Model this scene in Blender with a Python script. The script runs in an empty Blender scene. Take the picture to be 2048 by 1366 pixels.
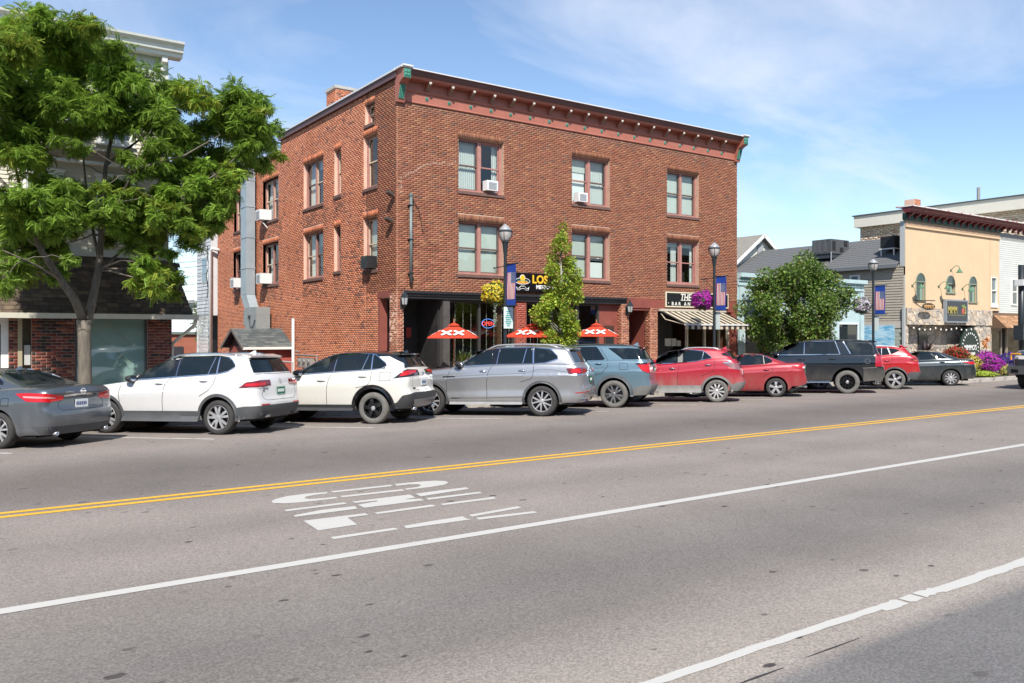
import bpy, bmesh, math, random
import numpy as np
from mathutils import Vector, Matrix
from mathutils.bvhtree import BVHTree

# ------------------------------------------------------------------ camera, sky, sun, exposure
SC = bpy.context.scene
COL = SC.collection
F_PX, U0, V0, CAM_H = 1673.0, 1024.0, 668.0, 2.03      # focal length, centre column, horizon row (2048 px picture), eye height
ANG = math.radians(54.95)                               # street direction against the optical axis
CA, SA = math.cos(ANG), math.sin(ANG)
cam_d = bpy.data.cameras.new('camera')
cam = bpy.data.objects.new('camera', cam_d)
COL.objects.link(cam)
cam.location = (0, 0, CAM_H)
cam.rotation_euler = (math.radians(90), 0, -(math.pi / 2 - ANG))
cam_d.sensor_width = 36.0
cam_d.lens = F_PX / 2048 * 36.0
cam_d.shift_y = (V0 - 683.0) / 2048.0
cam_d.clip_end = 5000
SC.camera = cam

SUN_EL = math.radians(47)
SUN_H = Vector((-0.52, -0.855, 0)).normalized()          # towards the sun, on the ground
sun_dir = Vector((SUN_H.x * math.cos(SUN_EL), SUN_H.y * math.cos(SUN_EL), math.sin(SUN_EL)))
world = bpy.data.worlds.new('World')
SC.world = world
world.use_nodes = True
wn, wl = world.node_tree.nodes, world.node_tree.links
wn.clear()
w_out = wn.new('ShaderNodeOutputWorld')
w_bg = wn.new('ShaderNodeBackground')
w_sky = wn.new('ShaderNodeTexSky')
w_sky.sky_type = 'NISHITA'
w_sky.sun_disc = False
w_sky.sun_elevation = SUN_EL
w_sky.sun_rotation = math.atan2(SUN_H.x, SUN_H.y)
w_sky.altitude = 100
w_sky.air_density = 1.0
w_sky.dust_density = 0.1
w_sky.ozone_density = 2.6
w_bg.inputs['Strength'].default_value = 0.116
# thin cirrus over the whole dome: noise on the direction projected to a cloud plane
w_tc = wn.new('ShaderNodeTexCoord')
w_sep = wn.new('ShaderNodeSeparateXYZ')
w_add = wn.new('ShaderNodeMath'); w_add.operation = 'ADD'; w_add.inputs[1].default_value = 0.18
w_max = wn.new('ShaderNodeMath'); w_max.operation = 'MAXIMUM'; w_max.inputs[1].default_value = 0.02
w_dx = wn.new('ShaderNodeMath'); w_dx.operation = 'DIVIDE'
w_dy = wn.new('ShaderNodeMath'); w_dy.operation = 'DIVIDE'
w_cmb = wn.new('ShaderNodeCombineXYZ')
w_map = wn.new('ShaderNodeMapping')
w_map.inputs['Rotation'].default_value = (0, 0, math.radians(52))
w_map.inputs['Location'].default_value = (2.75, 1.35, 0)
w_map.inputs['Scale'].default_value = (1.0, 2.0, 1)
w_n1 = wn.new('ShaderNodeTexNoise'); w_n1.inputs['Scale'].default_value = 0.8; w_n1.inputs['Detail'].default_value = 9
w_n1.inputs['Roughness'].default_value = 0.58; w_n1.inputs['Distortion'].default_value = 0.6
w_r = wn.new('ShaderNodeValToRGB')
w_r.color_ramp.elements[0].position = 0.47; w_r.color_ramp.elements[0].color = (0, 0, 0, 1)
w_r.color_ramp.elements[1].position = 0.74; w_r.color_ramp.elements[1].color = (1, 1, 1, 1)
w_f = wn.new('ShaderNodeMath'); w_f.operation = 'MULTIPLY'; w_f.inputs[1].default_value = 0.66
w_mix = wn.new('ShaderNodeMixRGB'); w_mix.inputs[2].default_value = (5.6, 5.9, 6.6, 1)
wl.new(w_tc.outputs['Generated'], w_sep.inputs[0])
wl.new(w_sep.outputs['Z'], w_add.inputs[0]); wl.new(w_add.outputs[0], w_max.inputs[0])
wl.new(w_sep.outputs['X'], w_dx.inputs[0]); wl.new(w_max.outputs[0], w_dx.inputs[1])
wl.new(w_sep.outputs['Y'], w_dy.inputs[0]); wl.new(w_max.outputs[0], w_dy.inputs[1])
wl.new(w_dx.outputs[0], w_cmb.inputs[0]); wl.new(w_dy.outputs[0], w_cmb.inputs[1])
wl.new(w_cmb.outputs[0], w_map.inputs[0]); wl.new(w_map.outputs[0], w_n1.inputs['Vector'])
wl.new(w_n1.outputs['Fac'], w_r.inputs[0]); wl.new(w_r.outputs[0], w_f.inputs[0])
wl.new(w_f.outputs[0], w_mix.inputs[0]); wl.new(w_sky.outputs[0], w_mix.inputs[1])
wl.new(w_mix.outputs[0], w_bg.inputs['Color']); wl.new(w_bg.outputs[0], w_out.inputs[0])

sun_l = bpy.data.lights.new('sun', 'SUN')
sun_l.energy = 4.6
sun_l.angle = math.radians(0.53)
sun_l.color = (1.0, 0.945, 0.87)
sun = bpy.data.objects.new('sun', sun_l)
COL.objects.link(sun)
sun.location = sun_dir * 60
sun.rotation_euler = sun_dir.to_track_quat('Z', 'Y').to_euler()
SC.view_settings.view_transform = 'Standard'
SC.view_settings.look = 'None'
SC.view_settings.gamma = 1.0
SC.view_settings.exposure = 0.62
SC.cycles.use_denoising = True
SC.cycles.max_bounces = 6
SC.cycles.caustics_reflective = False
SC.cycles.caustics_refractive = False

# ------------------------------------------------------------------ photograph pixels -> places
def ray(u):
 d = u - U0
 return CA * F_PX + SA * d, SA * F_PX - CA * d
def zg(x, y):
 """height of the ground: level road, parking strip falling to the gutter, pavement behind the kerb"""
 if y < 15.5: return 0.0
 return -0.025 * (min(y, CURB_Y) - 15.5)
CURB_Y = 20.8
PAVE_Z = 0.02
def gnd(u, v, z=None):
 xd, yd = ray(u); zz = 0.0
 for _ in range(8):
  t = (CAM_H - zz) / (v - V0)
  zz = zg(xd * t, yd * t) if z is None else z
 return xd * t, yd * t
def onY(u, v, Y):
 xd, yd = ray(u); t = Y / yd
 return xd * t, CAM_H + (V0 - v) * t
def onX(u, v, X):
 xd, yd = ray(u); t = X / xd
 return yd * t, CAM_H + (V0 - v) * t

# ------------------------------------------------------------------ objects
def tag(o, label=None, cat=None, group=None, kind=None):
 if label: o['label'] = label
 if cat: o['category'] = cat
 if group: o['group'] = group
 if kind: o['kind'] = kind
 return o
ORG = {}
def thing(name, label, cat, loc=(0, 0, 0), group=None, rz=0.0):
 o = bpy.data.objects.new(name, None)
 COL.objects.link(o)
 o.location = loc
 o.rotation_euler = (0, 0, rz)
 o.empty_display_size = 0.2
 ORG[o.name] = Vector(loc)
 return tag(o, label, cat, group)
def copy_tree(o, parent=None):
 c = o.copy(); COL.objects.link(c); c.parent = parent
 if o.name in ORG: ORG[c.name] = ORG[o.name].copy()
 for ch in list(o.children): copy_tree(ch, c)
 return c
def link_mesh(name, me, m, parent=None):
 o = bpy.data.objects.new(name, me)
 COL.objects.link(o)
 if m is not None and len(me.materials) == 0:
  for mm in (m if isinstance(m, (list, tuple)) else [m]): me.materials.append(mm)
 if parent is not None:
  o.parent = parent
  ORG[o.name] = ORG.get(parent.name, Vector())
 return o

class MB:
 """collects faces; build() links them as one mesh object"""
 def __init__(self):
  self.v, self.f, self.mi, self.c = [], [], [], []
  self.cur = 0; self.col = None
 def add(self, vs, fs):
  b = len(self.v)
  self.v.extend([tuple(p) for p in vs])
  for f in fs:
   self.f.append(tuple(i + b for i in f)); self.mi.append(self.cur); self.c.append(self.col)
  return self
 def box(self, x0, x1, y0, y1, z0, z1):
  vs = [(x0,y0,z0),(x1,y0,z0),(x1,y1,z0),(x0,y1,z0),(x0,y0,z1),(x1,y0,z1),(x1,y1,z1),(x0,y1,z1)]
  return self.add(vs, [(0,3,2,1),(4,5,6,7),(0,1,5,4),(1,2,6,5),(2,3,7,6),(3,0,4,7)])
 def cbox(self, c, s, rot=None):
  vs = [Vector((sx*s[0]/2, sy*s[1]/2, sz*s[2]/2)) for sz in (-1,1) for sx, sy in ((-1,-1),(1,-1),(1,1),(-1,1))]
  if rot is not None: vs = [rot @ p for p in vs]
  vs = [p + Vector(c) for p in vs]
  return self.add(vs, [(0,3,2,1),(4,5,6,7),(0,1,5,4),(1,2,6,5),(2,3,7,6),(3,0,4,7)])
 def beam(self, a, b, w, h=None, up=(0,0,1)):
  a, b = Vector(a), Vector(b); h = h or w
  d = (b - a).normalized(); u = Vector(up)
  if abs(d.dot(u)) > .98: u = Vector((1,0,0))
  s = d.cross(u).normalized() * (w/2); t = s.cross(d).normalized() * (h/2)
  vs = [a-s-t, a+s-t, a+s+t, a-s+t, b-s-t, b+s-t, b+s+t, b-s+t]
  return self.add(vs, [(0,3,2,1),(4,5,6,7),(0,1,5,4),(1,2,6,5),(2,3,7,6),(3,0,4,7)])
 def tube(self, pts, rad, n=8, cap=True):
  pts = [Vector(p) for p in pts]
  if not isinstance(rad, (list, tuple)): rad = [rad]*len(pts)
  vs, fs = [], []
  prev = None
  for i, p in enumerate(pts):
   d = (pts[min(i+1, len(pts)-1)] - pts[max(i-1, 0)])
   if d.length < 1e-9: d = Vector((0,0,1))
   d.normalize()
   if prev is None:
    a = Vector((1,0,0)) if abs(d.x) < .8 else Vector((0,1,0))
    s = d.cross(a).normalized()
   else:
    s = (prev - d*prev.dot(d))
    s = s.normalized() if s.length > 1e-6 else d.cross(Vector((0,1,0.1))).normalized()
   prev = s; t = d.cross(s)
   for k in range(n):
    an = 2*math.pi*k/n
    vs.append(p + (s*math.cos(an) + t*math.sin(an))*rad[i])
  for i in range(len(pts)-1):
   for k in range(n):
    k2 = (k+1) % n
    fs.append((i*n+k, i*n+k2, (i+1)*n+k2, (i+1)*n+k))
  if cap:
   fs.append(tuple(range(n-1, -1, -1))); fs.append(tuple((len(pts)-1)*n+k for k in range(n)))
  return self.add(vs, fs)
 def lathe(self, prof, n=16, o=(0,0,0), axis='z', a0=0.0, cap=True):
  """prof: list of (radius, height)"""
  vs, fs = [], []
  for r, h in prof:
   for k in range(n):
    an = a0 + 2*math.pi*k/n
    if axis == 'z': p = (o[0]+r*math.cos(an), o[1]+r*math.sin(an), o[2]+h)
    elif axis == 'y': p = (o[0]+r*math.cos(an), o[1]+h, o[2]-r*math.sin(an))
    else: p = (o[0]+h, o[1]+r*math.cos(an), o[2]+r*math.sin(an))
    vs.append(p)
  for i in range(len(prof)-1):
   for k in range(n):
    k2 = (k+1) % n
    fs.append((i*n+k, i*n+k2, (i+1)*n+k2, (i+1)*n+k))
  if cap and prof[0][0] > 1e-4: fs.append(tuple(range(n-1, -1, -1)))
  if cap and prof[-1][0] > 1e-4: fs.append(tuple((len(prof)-1)*n+k for k in range(n)))
  return self.add(vs, fs)
 def prism(self, poly, fn, d0, d1):
  """poly: 2D outline; fn(a, b, d) -> 3D point; extruded between depths d0 and d1"""
  n = len(poly)
  vs = [fn(a, b, d0) for a, b in poly] + [fn(a, b, d1) for a, b in poly]
  fs = [tuple(range(n-1, -1, -1)), tuple(range(n, 2*n))]
  fs += [(i, (i+1) % n, n+(i+1) % n, n+i) for i in range(n)]
  return self.add(vs, fs)
 def sphere(self, c, r, n=10, m=7, s=(1,1,1)):
  prof = [(max(1e-5, math.sin(math.pi*i/m))*r, -math.cos(math.pi*i/m)*r) for i in range(m+1)]
  b = len(self.v)
  self.lathe(prof, n)
  for i in range(b, len(self.v)):
   p = self.v[i]; self.v[i] = (p[0]*s[0]+c[0], p[1]*s[1]+c[1], p[2]*s[2]+c[2])
  return self
 def build(self, name, m, parent=None, local=False, smooth=False, sharp=None, origin=None, fix=False):
  me = bpy.data.meshes.new(name)
  off = Vector()
  if parent is not None and not local: off = ORG.get(parent.name, Vector())
  elif origin is not None: off = Vector(origin)
  vs = [(p[0]-off.x, p[1]-off.y, p[2]-off.z) for p in self.v] if off.length > 0 else self.v
  me.from_pydata(vs, [], self.f)
  if fix:
   bm = bmesh.new(); bm.from_mesh(me)
   bmesh.ops.recalc_face_normals(bm, faces=bm.faces); bm.to_mesh(me); bm.free()
  if isinstance(m, (list, tuple)): me.polygons.foreach_set('material_index', self.mi)
  if any(c is not None for c in self.c):
   a = me.color_attributes.new('Col', 'FLOAT_COLOR', 'CORNER')
   arr = np.ones((len(me.loops), 4), dtype=np.float32); k = 0
   for p, c in zip(me.polygons, self.c):
    arr[p.loop_start:p.loop_start+p.loop_total, :3] = c if c is not None else (1,1,1)
   a.data.foreach_set('color', arr.ravel())
  if smooth:
   me.polygons.foreach_set('use_smooth', [True]*len(me.polygons))
   if sharp: me.set_sharp_from_angle(angle=math.radians(sharp))
  o = link_mesh(name, me, m, parent)
  if parent is None and origin is not None: o.location = origin
  return o

# ------------------------------------------------------------------ procedural materials
MATS = {}
def lin(r, g, b):
 f = lambda c: (c/255/12.92) if c <= 10 else ((c/255+.055)/1.055)**2.4
 return (f(r), f(g), f(b))
def M(name, col=(.5,.5,.5), rough=.6, metal=0.0, spec=.5, var=0.0, vs=6.0, bump=0.0, bs=60.0, coat=0.0, attr=False,
  world=False, stretch=None, emit=None, trans=0.0, sheen=0.0, sub=None, var2=None, rvar=0.0, alpha=None):
 if name in MATS: return MATS[name]
 m = bpy.data.materials.new(name); m.use_nodes = True
 nt = m.node_tree; N, L = nt.nodes, nt.links
 b = N['Principled BSDF']
 b.inputs['Base Color'].default_value = (*col, 1)
 b.inputs['Roughness'].default_value = rough
 b.inputs['Metallic'].default_value = metal
 b.inputs['Specular IOR Level'].default_value = spec
 if coat: b.inputs['Coat Weight'].default_value = coat; b.inputs['Coat Roughness'].default_value = .04
 if trans: b.inputs['Transmission Weight'].default_value = trans
 if alpha is not None: b.inputs['Alpha'].default_value = alpha
 if emit: b.inputs['Emission Color'].default_value = (*emit[0], 1); b.inputs['Emission Strength'].default_value = emit[1]
 src = None
 if attr:
  at = N.new('ShaderNodeAttribute'); at.attribute_name = 'Col'; src = at.outputs['Color']
 vec = None
 if var or bump or rvar or var2:
  if world:
   g = N.new('ShaderNodeNewGeometry'); vec = g.outputs['Position']
  else:
   g = N.new('ShaderNodeTexCoord'); vec = g.outputs['Object']
  if stretch:
   mp = N.new('ShaderNodeMapping'); mp.inputs['Scale'].default_value = stretch
   L.new(vec, mp.inputs[0]); vec = mp.outputs[0]
 if var or rvar:
  n = N.new('ShaderNodeTexNoise'); n.inputs['Scale'].default_value = vs; n.inputs['Detail'].default_value = 6
  n.inputs['Roughness'].default_value = .62
  L.new(vec, n.inputs['Vector'])
  if var:
   mr = N.new('ShaderNodeMapRange'); mr.inputs[1].default_value = .3; mr.inputs[2].default_value = .7
   mr.inputs[3].default_value = 1-var; mr.inputs[4].default_value = 1+var
   L.new(n.outputs['Fac'], mr.inputs[0])
   mx = N.new('ShaderNodeVectorMath'); mx.operation = 'SCALE'
   if src is not None: L.new(src, mx.inputs[0])
   else: mx.inputs[0].default_value = col
   L.new(mr.outputs[0], mx.inputs['Scale']); src = mx.outputs[0]
  if rvar:
   mr2 = N.new('ShaderNodeMapRange'); mr2.inputs[1].default_value = .3; mr2.inputs[2].default_value = .7
   mr2.inputs[3].default_value = max(0.0, rough-rvar); mr2.inputs[4].default_value = min(1.0, rough+rvar)
   L.new(n.outputs['Fac'], mr2.inputs[0]); L.new(mr2.outputs[0], b.inputs['Roughness'])
 if var2:      # (colour, scale, threshold, softness): patches of stain and of second tones
  n2 = N.new('ShaderNodeTexNoise'); n2.inputs['Scale'].default_value = var2[1]; n2.inputs['Detail'].default_value = 8
  L.new(vec, n2.inputs['Vector'])
  mr = N.new('ShaderNodeMapRange'); mr.inputs[1].default_value = var2[2]; mr.inputs[2].default_value = var2[2]+var2[3]
  L.new(n2.outputs['Fac'], mr.inputs[0])
  mx = N.new('ShaderNodeMixRGB')
  if src is not None: L.new(src, mx.inputs[1])
  else: mx.inputs[1].default_value = (*col, 1)
  mx.inputs[2].default_value = (*var2[0], 1); L.new(mr.outputs[0], mx.inputs[0]); src = mx.outputs[0]
 if src is not None: L.new(src, b.inputs['Base Color'])
 if bump:
  n = N.new('ShaderNodeTexNoise'); n.inputs['Scale'].default_value = bs; n.inputs['Detail'].default_value = 4
  L.new(vec, n.inputs['Vector'])
  bp = N.new('ShaderNodeBump'); bp.inputs['Strength'].default_value = bump; bp.inputs['Distance'].default_value = .02
  L.new(n.outputs['Fac'], bp.inputs['Height']); L.new(bp.outputs[0], b.inputs['Normal'])
 if sub:       # light passing through leaves and cloth
  tr = N.new('ShaderNodeBsdfTranslucent'); ms = N.new('ShaderNodeMixShader'); ms.inputs[0].default_value = sub
  if src is not None: L.new(src, tr.inputs[0])
  else: tr.inputs[0].default_value = (*col, 1)
  out = N['Material Output']
  L.new(b.outputs[0], ms.inputs[1]); L.new(tr.outputs[0], ms.inputs[2]); L.new(ms.outputs[0], out.inputs[0])
 MATS[name] = m
 return m

def text_mb(s, size, fn, depth=.01, shear=0.0, spacing=1.0, bold=0.0, squeeze=1.0, align='CENTER'):
 """flat lettering as geometry; fn(a, b, d) places it"""
 cu = bpy.data.curves.new('lettering', 'FONT')
 cu.body = s; cu.size = size; cu.align_x = align; cu.shear = shear; cu.space_character = spacing; cu.offset = bold
 cu.resolution_u = 3
 o = bpy.data.objects.new('lettering', cu); COL.objects.link(o)
 dg = bpy.context.evaluated_depsgraph_get()
 me = o.evaluated_get(dg).to_mesh()
 mb = MB()
 vs = [(v.co.x*squeeze, v.co.y) for v in me.vertices]
 fs = [tuple(p.vertices) for p in me.polygons]
 n = len(vs)
 mb.add([fn(a, b, depth) for a, b in vs], fs)
 # sides along the outline
 cnt = {}
 for f in fs:
  for i in range(len(f)):
   e = (f[i], f[(i+1) % len(f)])
   cnt[tuple(sorted(e))] = None if tuple(sorted(e)) in cnt else e
 b0 = [fn(a, b, 0.0) for a, b in vs]; t0 = [fn(a, b, depth) for a, b in vs]
 for e in cnt.values():
  if e: mb.add([b0[e[0]], b0[e[1]], t0[e[1]], t0[e[0]]], [(0,1,2,3)])
 o.evaluated_get(dg).to_mesh_clear()
 bpy.data.objects.remove(o); bpy.data.curves.remove(cu)
 return mb
def facing_front(x, z, Y):
 """places 2D outlines on a plane that faces the street (towards -Y)"""
 return lambda a, b, d: (x + a, Y - d, z + b)
# ------------------------------------------------------------------ ground, road, markings, kerb, pavement
def asphalt():
 m = bpy.data.materials.new('asphalt'); m.use_nodes = True
 nt = m.node_tree; N, L = nt.nodes, nt.links
 b = N['Principled BSDF']; b.inputs['Roughness'].default_value = .88; b.inputs['Specular IOR Level'].default_value = .25
 g = N.new('ShaderNodeNewGeometry'); sep = N.new('ShaderNodeSeparateXYZ'); L.new(g.outputs['Position'], sep.inputs[0])
 # wander of the wheel tracks
 mp = N.new('ShaderNodeMapping'); mp.inputs['Scale'].default_value = (.05, .5, 1); L.new(g.outputs['Position'], mp.inputs[0])
 nw = N.new('ShaderNodeTexNoise'); nw.inputs['Scale'].default_value = 1.6; nw.inputs['Detail'].default_value = 3; L.new(mp.outputs[0], nw.inputs['Vector'])
 m1 = N.new('ShaderNodeMath'); m1.operation = 'MULTIPLY_ADD'; m1.inputs[1].default_value = 1.1; L.new(nw.outputs['Fac'], m1.inputs[0])
 ya = N.new('ShaderNodeMath'); ya.operation = 'ADD'; ya.inputs[1].default_value = -.55; L.new(sep.outputs['Y'], ya.inputs[0])
 L.new(ya.outputs[0], m1.inputs[2])
 dv = N.new('ShaderNodeMath'); dv.operation = 'DIVIDE'; dv.inputs[1].default_value = 22.0; L.new(m1.outputs[0], dv.inputs[0])
 rp = N.new('ShaderNodeValToRGB'); cr = rp.color_ramp
 stops = [(0, (0.137,0.132,0.133)), (3.0, (0.146,0.140,0.137)), (3.35, (0.284,0.251,0.220)), (3.9, (0.264,0.233,0.203)), (4.7, (0.166,0.151,0.137)), (5.4, (0.157,0.143,0.132)),
    (6.2, (0.179,0.163,0.147)), (7.2, (0.217,0.193,0.173)), (8.2, (0.236,0.207,0.184)), (9.0, (0.207,0.182,0.165)), (9.9, (0.236,0.207,0.182)), (10.8, (0.210,0.184,0.166)),
    (11.6, (0.159,0.142,0.129)), (12.3, (0.141,0.126,0.115)), (13.2, (0.136,0.121,0.109)), (14.0, (0.153,0.137,0.125)), (14.8, (0.188,0.167,0.149)), (16.0, (0.230,0.198,0.175)), (18.0, (0.219,0.190,0.170)), (22, (0.186,0.168,0.154))]
 cr.elements[0].position = 0; cr.elements[0].color = (*stops[0][1], 1)
 cr.elements[1].position = 1; cr.elements[1].color = (*stops[-1][1], 1)
 for y, c in stops[1:-1]:
  e = cr.elements.new(y/22.0); e.color = (*c, 1)
 L.new(dv.outputs[0], rp.inputs[0])
 col = rp.outputs[0]
 def mul(col, fac_out, lo, hi, a=.3, z=.7):
  mr = N.new('ShaderNodeMapRange'); mr.inputs[1].default_value = a; mr.inputs[2].default_value = z; mr.inputs[3].default_value = lo; mr.inputs[4].default_value = hi
  L.new(fac_out, mr.inputs[0]); vm = N.new('ShaderNodeVectorMath'); vm.operation = 'SCALE'
  L.new(col, vm.inputs[0]); L.new(mr.outputs[0], vm.inputs['Scale']); return vm.outputs[0]
 n1 = N.new('ShaderNodeTexNoise'); n1.inputs['Scale'].default_value = .55; n1.inputs['Detail'].default_value = 6; L.new(g.outputs['Position'], n1.inputs['Vector'])
 col = mul(col, n1.outputs['Fac'], .90, 1.10)
 n2 = N.new('ShaderNodeTexNoise'); n2.inputs['Scale'].default_value = 42; n2.inputs['Detail'].default_value = 4; n2.inputs['Roughness'].default_value = .8; L.new(g.outputs['Position'], n2.inputs['Vector'])
 col = mul(col, n2.outputs['Fac'], .78, 1.22, .3, .7)
 # pale stones of the aggregate
 vo = N.new('ShaderNodeTexVoronoi'); vo.inputs['Scale'].default_value = 75; L.new(g.outputs['Position'], vo.inputs['Vector'])
 sepc = N.new('ShaderNodeSeparateXYZ'); L.new(vo.outputs['Color'], sepc.inputs[0])
 col = mul(col, sepc.outputs['X'], .82, 1.26, .1, 1.0)
 # tar spots and gum: small dark blots, more of them in the near lane
 mp2 = N.new('ShaderNodeMapping'); mp2.inputs['Scale'].default_value = (.9, 1.6, 1); L.new(g.outputs['Position'], mp2.inputs[0])
 v2 = N.new('ShaderNodeTexVoronoi'); v2.inputs['Scale'].default_value = 3.0; v2.inputs['Randomness'].default_value = 1; L.new(mp2.outputs[0], v2.inputs['Vector'])
 s2 = N.new('ShaderNodeSeparateXYZ'); L.new(v2.outputs['Color'], s2.inputs[0])
 rad = N.new('ShaderNodeMapRange'); rad.inputs[1].default_value = .15; rad.inputs[2].default_value = 1; rad.inputs[3].default_value = 0; rad.inputs[4].default_value = .21; L.new(s2.outputs['Y'], rad.inputs[0])
 nd = N.new('ShaderNodeTexNoise'); nd.inputs['Scale'].default_value = 14; L.new(g.outputs['Position'], nd.inputs['Vector'])
 ad = N.new('ShaderNodeMath'); ad.operation = 'MULTIPLY_ADD'; ad.inputs[1].default_value = .22; L.new(nd.outputs['Fac'], ad.inputs[0]); L.new(v2.outputs['Distance'], ad.inputs[2])
 sb = N.new('ShaderNodeMath'); sb.operation = 'SUBTRACT'; L.new(rad.outputs[0], sb.inputs[0]); L.new(ad.outputs[0], sb.inputs[1])
 pz = N.new('ShaderNodeMapRange'); pz.inputs[1].default_value = -.10; pz.inputs[2].default_value = -.05; L.new(sb.outputs[0], pz.inputs[0])
 n5 = N.new('ShaderNodeTexNoise'); n5.inputs['Scale'].default_value = .5; n5.inputs['Detail'].default_value = 2; L.new(g.outputs['Position'], n5.inputs['Vector'])
 g5 = N.new('ShaderNodeMapRange'); g5.inputs[1].default_value = .40; g5.inputs[2].default_value = .58; g5.inputs[3].default_value = 0; g5.inputs[4].default_value = .95; L.new(n5.outputs['Fac'], g5.inputs[0])
 m5 = N.new('ShaderNodeMath'); m5.operation = 'MULTIPLY'; L.new(pz.outputs[0], m5.inputs[0]); L.new(g5.outputs[0], m5.inputs[1])
 mx = N.new('ShaderNodeMixRGB'); mx.inputs[2].default_value = (.045,.04,.038,1); L.new(m5.outputs[0], mx.inputs[0]); L.new(col, mx.inputs[1])
 L.new(mx.outputs[0], b.inputs['Base Color'])
 bp = N.new('ShaderNodeBump'); bp.inputs['Strength'].default_value = .35; bp.inputs['Distance'].default_value = .008
 L.new(n2.outputs['Fac'], bp.inputs['Height']); L.new(bp.outputs[0], b.inputs['Normal'])
 return m
MATS['asphalt'] = asphalt()
concrete = M('pavement_concrete', (.42,.40,.37), .85, var=.14, vs=3, bump=.2, bs=90, world=True)
granite = M('kerb_granite', (.40,.37,.33), .8, var=.22, vs=14, bump=.3, bs=70, world=True, var2=((.18,.16,.14), 3, .52, .2))
earth = M('earth', (.13,.11,.08), .95, var=.3, vs=2, bump=.4, bs=20, world=True)
def road_paint(name, c, wear, seed):
 m = bpy.data.materials.new(name); m.use_nodes = True
 N, L = m.node_tree.nodes, m.node_tree.links
 b = N['Principled BSDF']; b.inputs['Roughness'].default_value = .7; b.inputs['Specular IOR Level'].default_value = .3
 g = N.new('ShaderNodeNewGeometry')
 n = N.new('ShaderNodeTexNoise'); n.inputs['Scale'].default_value = 55; n.inputs['Detail'].default_value = 4; L.new(g.outputs['Position'], n.inputs['Vector'])
 n2 = N.new('ShaderNodeTexNoise'); n2.inputs['Scale'].default_value = 1.7+seed; n2.inputs['Detail'].default_value = 4; L.new(g.outputs['Position'], n2.inputs['Vector'])
 ad = N.new('ShaderNodeMath'); ad.operation = 'MULTIPLY_ADD'; ad.inputs[1].default_value = .6; L.new(n2.outputs['Fac'], ad.inputs[0]); L.new(n.outputs['Fac'], ad.inputs[2])
 mr = N.new('ShaderNodeMapRange'); mr.inputs[1].default_value = .98-wear; mr.inputs[2].default_value = 1.16-wear; mr.inputs[3].default_value = 0; mr.inputs[4].default_value = .75
 L.new(ad.outputs[0], mr.inputs[0])
 mx = N.new('ShaderNodeMixRGB'); mx.inputs[1].default_value = (*c, 1); mx.inputs[2].default_value = (.24,.22,.20,1)
 L.new(mr.outputs[0], mx.inputs[0]); L.new(mx.outputs[0], b.inputs['Base Color'])
 MATS[name] = m; return m
paint_w = road_paint('paint_white', (.47,.46,.43), .05, 0)
paint_y = road_paint('paint_yellow', (.66,.37,.035), .06, 1)
paint_thin = road_paint('paint_white_worn', (.62,.60,.56), .22, 2)

# ground to the horizon
mb = MB(); s = 2500
xs = [-s, -300, -60, 300, 600, s]; ys = [-s, -300, 24, 200, 600, s]
mb.add([(x, y, -.35) for y in ys for x in xs], [(j*6+i, j*6+i+1, (j+1)*6+i+1, (j+1)*6+i) for j in range(5) for i in range(5)])
tag(mb.build('ground', earth), kind='structure')
# road with its fall to the gutter
mb = MB(); ys = [-9, 3.2, 7, 11, 15.5, 18, CURB_Y]; xs = list(range(-80, 301, 20))
mb.add([(x, y, zg(x, y)) for y in ys for x in xs], [(j*len(xs)+i, j*len(xs)+i+1, (j+1)*len(xs)+i+1, (j+1)*len(xs)+i) for j in range(len(ys)-1) for i in range(len(xs)-1)])
tag(mb.build('road', MATS['asphalt']), kind='structure')
def stripe(name, pts_or_rect, m, dz=.004):
 mb = MB()
 for poly in pts_or_rect:
  n = len(poly)
  mb.add([(x, y, zg(x, y)+dz) for x, y in poly], [tuple(range(n))])
 return tag(mb.build(name, m, fix=False), kind='structure')
def rect(x0, x1, y0, y1): return [(x0,y0),(x1,y0),(x1,y1),(x0,y1)]
stripe('centre_line', [rect(-80, 200, 11.0, 11.115), rect(-80, 200, 10.765, 10.88)], paint_y)
rng = random.Random(5)
def ragged(x0, x1, y0, y1, step, j, gaps=()):
 """a painted line whose edges wander a little, with chipped gaps"""
 polys, x = [], x0
 lo, hi = y0, y1
 while x < x1:
  x2 = min(x1, x + step*rng.uniform(.6, 1.4))
  nlo, nhi = y0 + rng.uniform(-j, j), y1 + rng.uniform(-j, j)
  if not any(a < (x+x2)/2 < b for a, b in gaps): polys.append([(x,lo),(x2,nlo),(x2,nhi),(x,hi)])
  lo, hi, x = nlo, nhi, x2
 return polys
stripe('lane_line', ragged(-40, 60, 7.08, 7.225, .6, .005) + [rect(60, 200, 7.08, 7.225)], paint_w)
gx = gnd(1790, 1200)[0]
stripe('lane_line', ragged(-12, gx-.3, 3.475, 3.555, .16, .008) + ragged(gx-.3, gx+.5, 3.44, 3.55, .05, .014, gaps=[(gx-.01, gx+.03), (gx+.21, gx+.25)]) + ragged(gx+.5, 40, 3.42, 3.54, .16, .010) + [rect(40, 200, 3.41, 3.55)], paint_w)
# dark joint between the road and the older strip of asphalt in the foreground, and the sealed crack on it
seam = M('bitumen_seam', (.03,.03,.032), .7, bump=.3, world=True)
polys = []
x = -6.0
while x < 40:
 x2 = x + rng.uniform(.1, .9)
 if rng.random() < .6:
  w = rng.uniform(.003, .012); y = 3.225 + .012*math.sin(x*3)
  polys.append([(x, y-w*.3), ((x+x2)/2, y-w), (x2, y-w*.3), (x2, y+w*.2), ((x+x2)/2, y+w), (x, y+w*.2)])
 x = x2 + rng.uniform(0, .25)
stripe('tar_seam', polys, seam)

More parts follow.
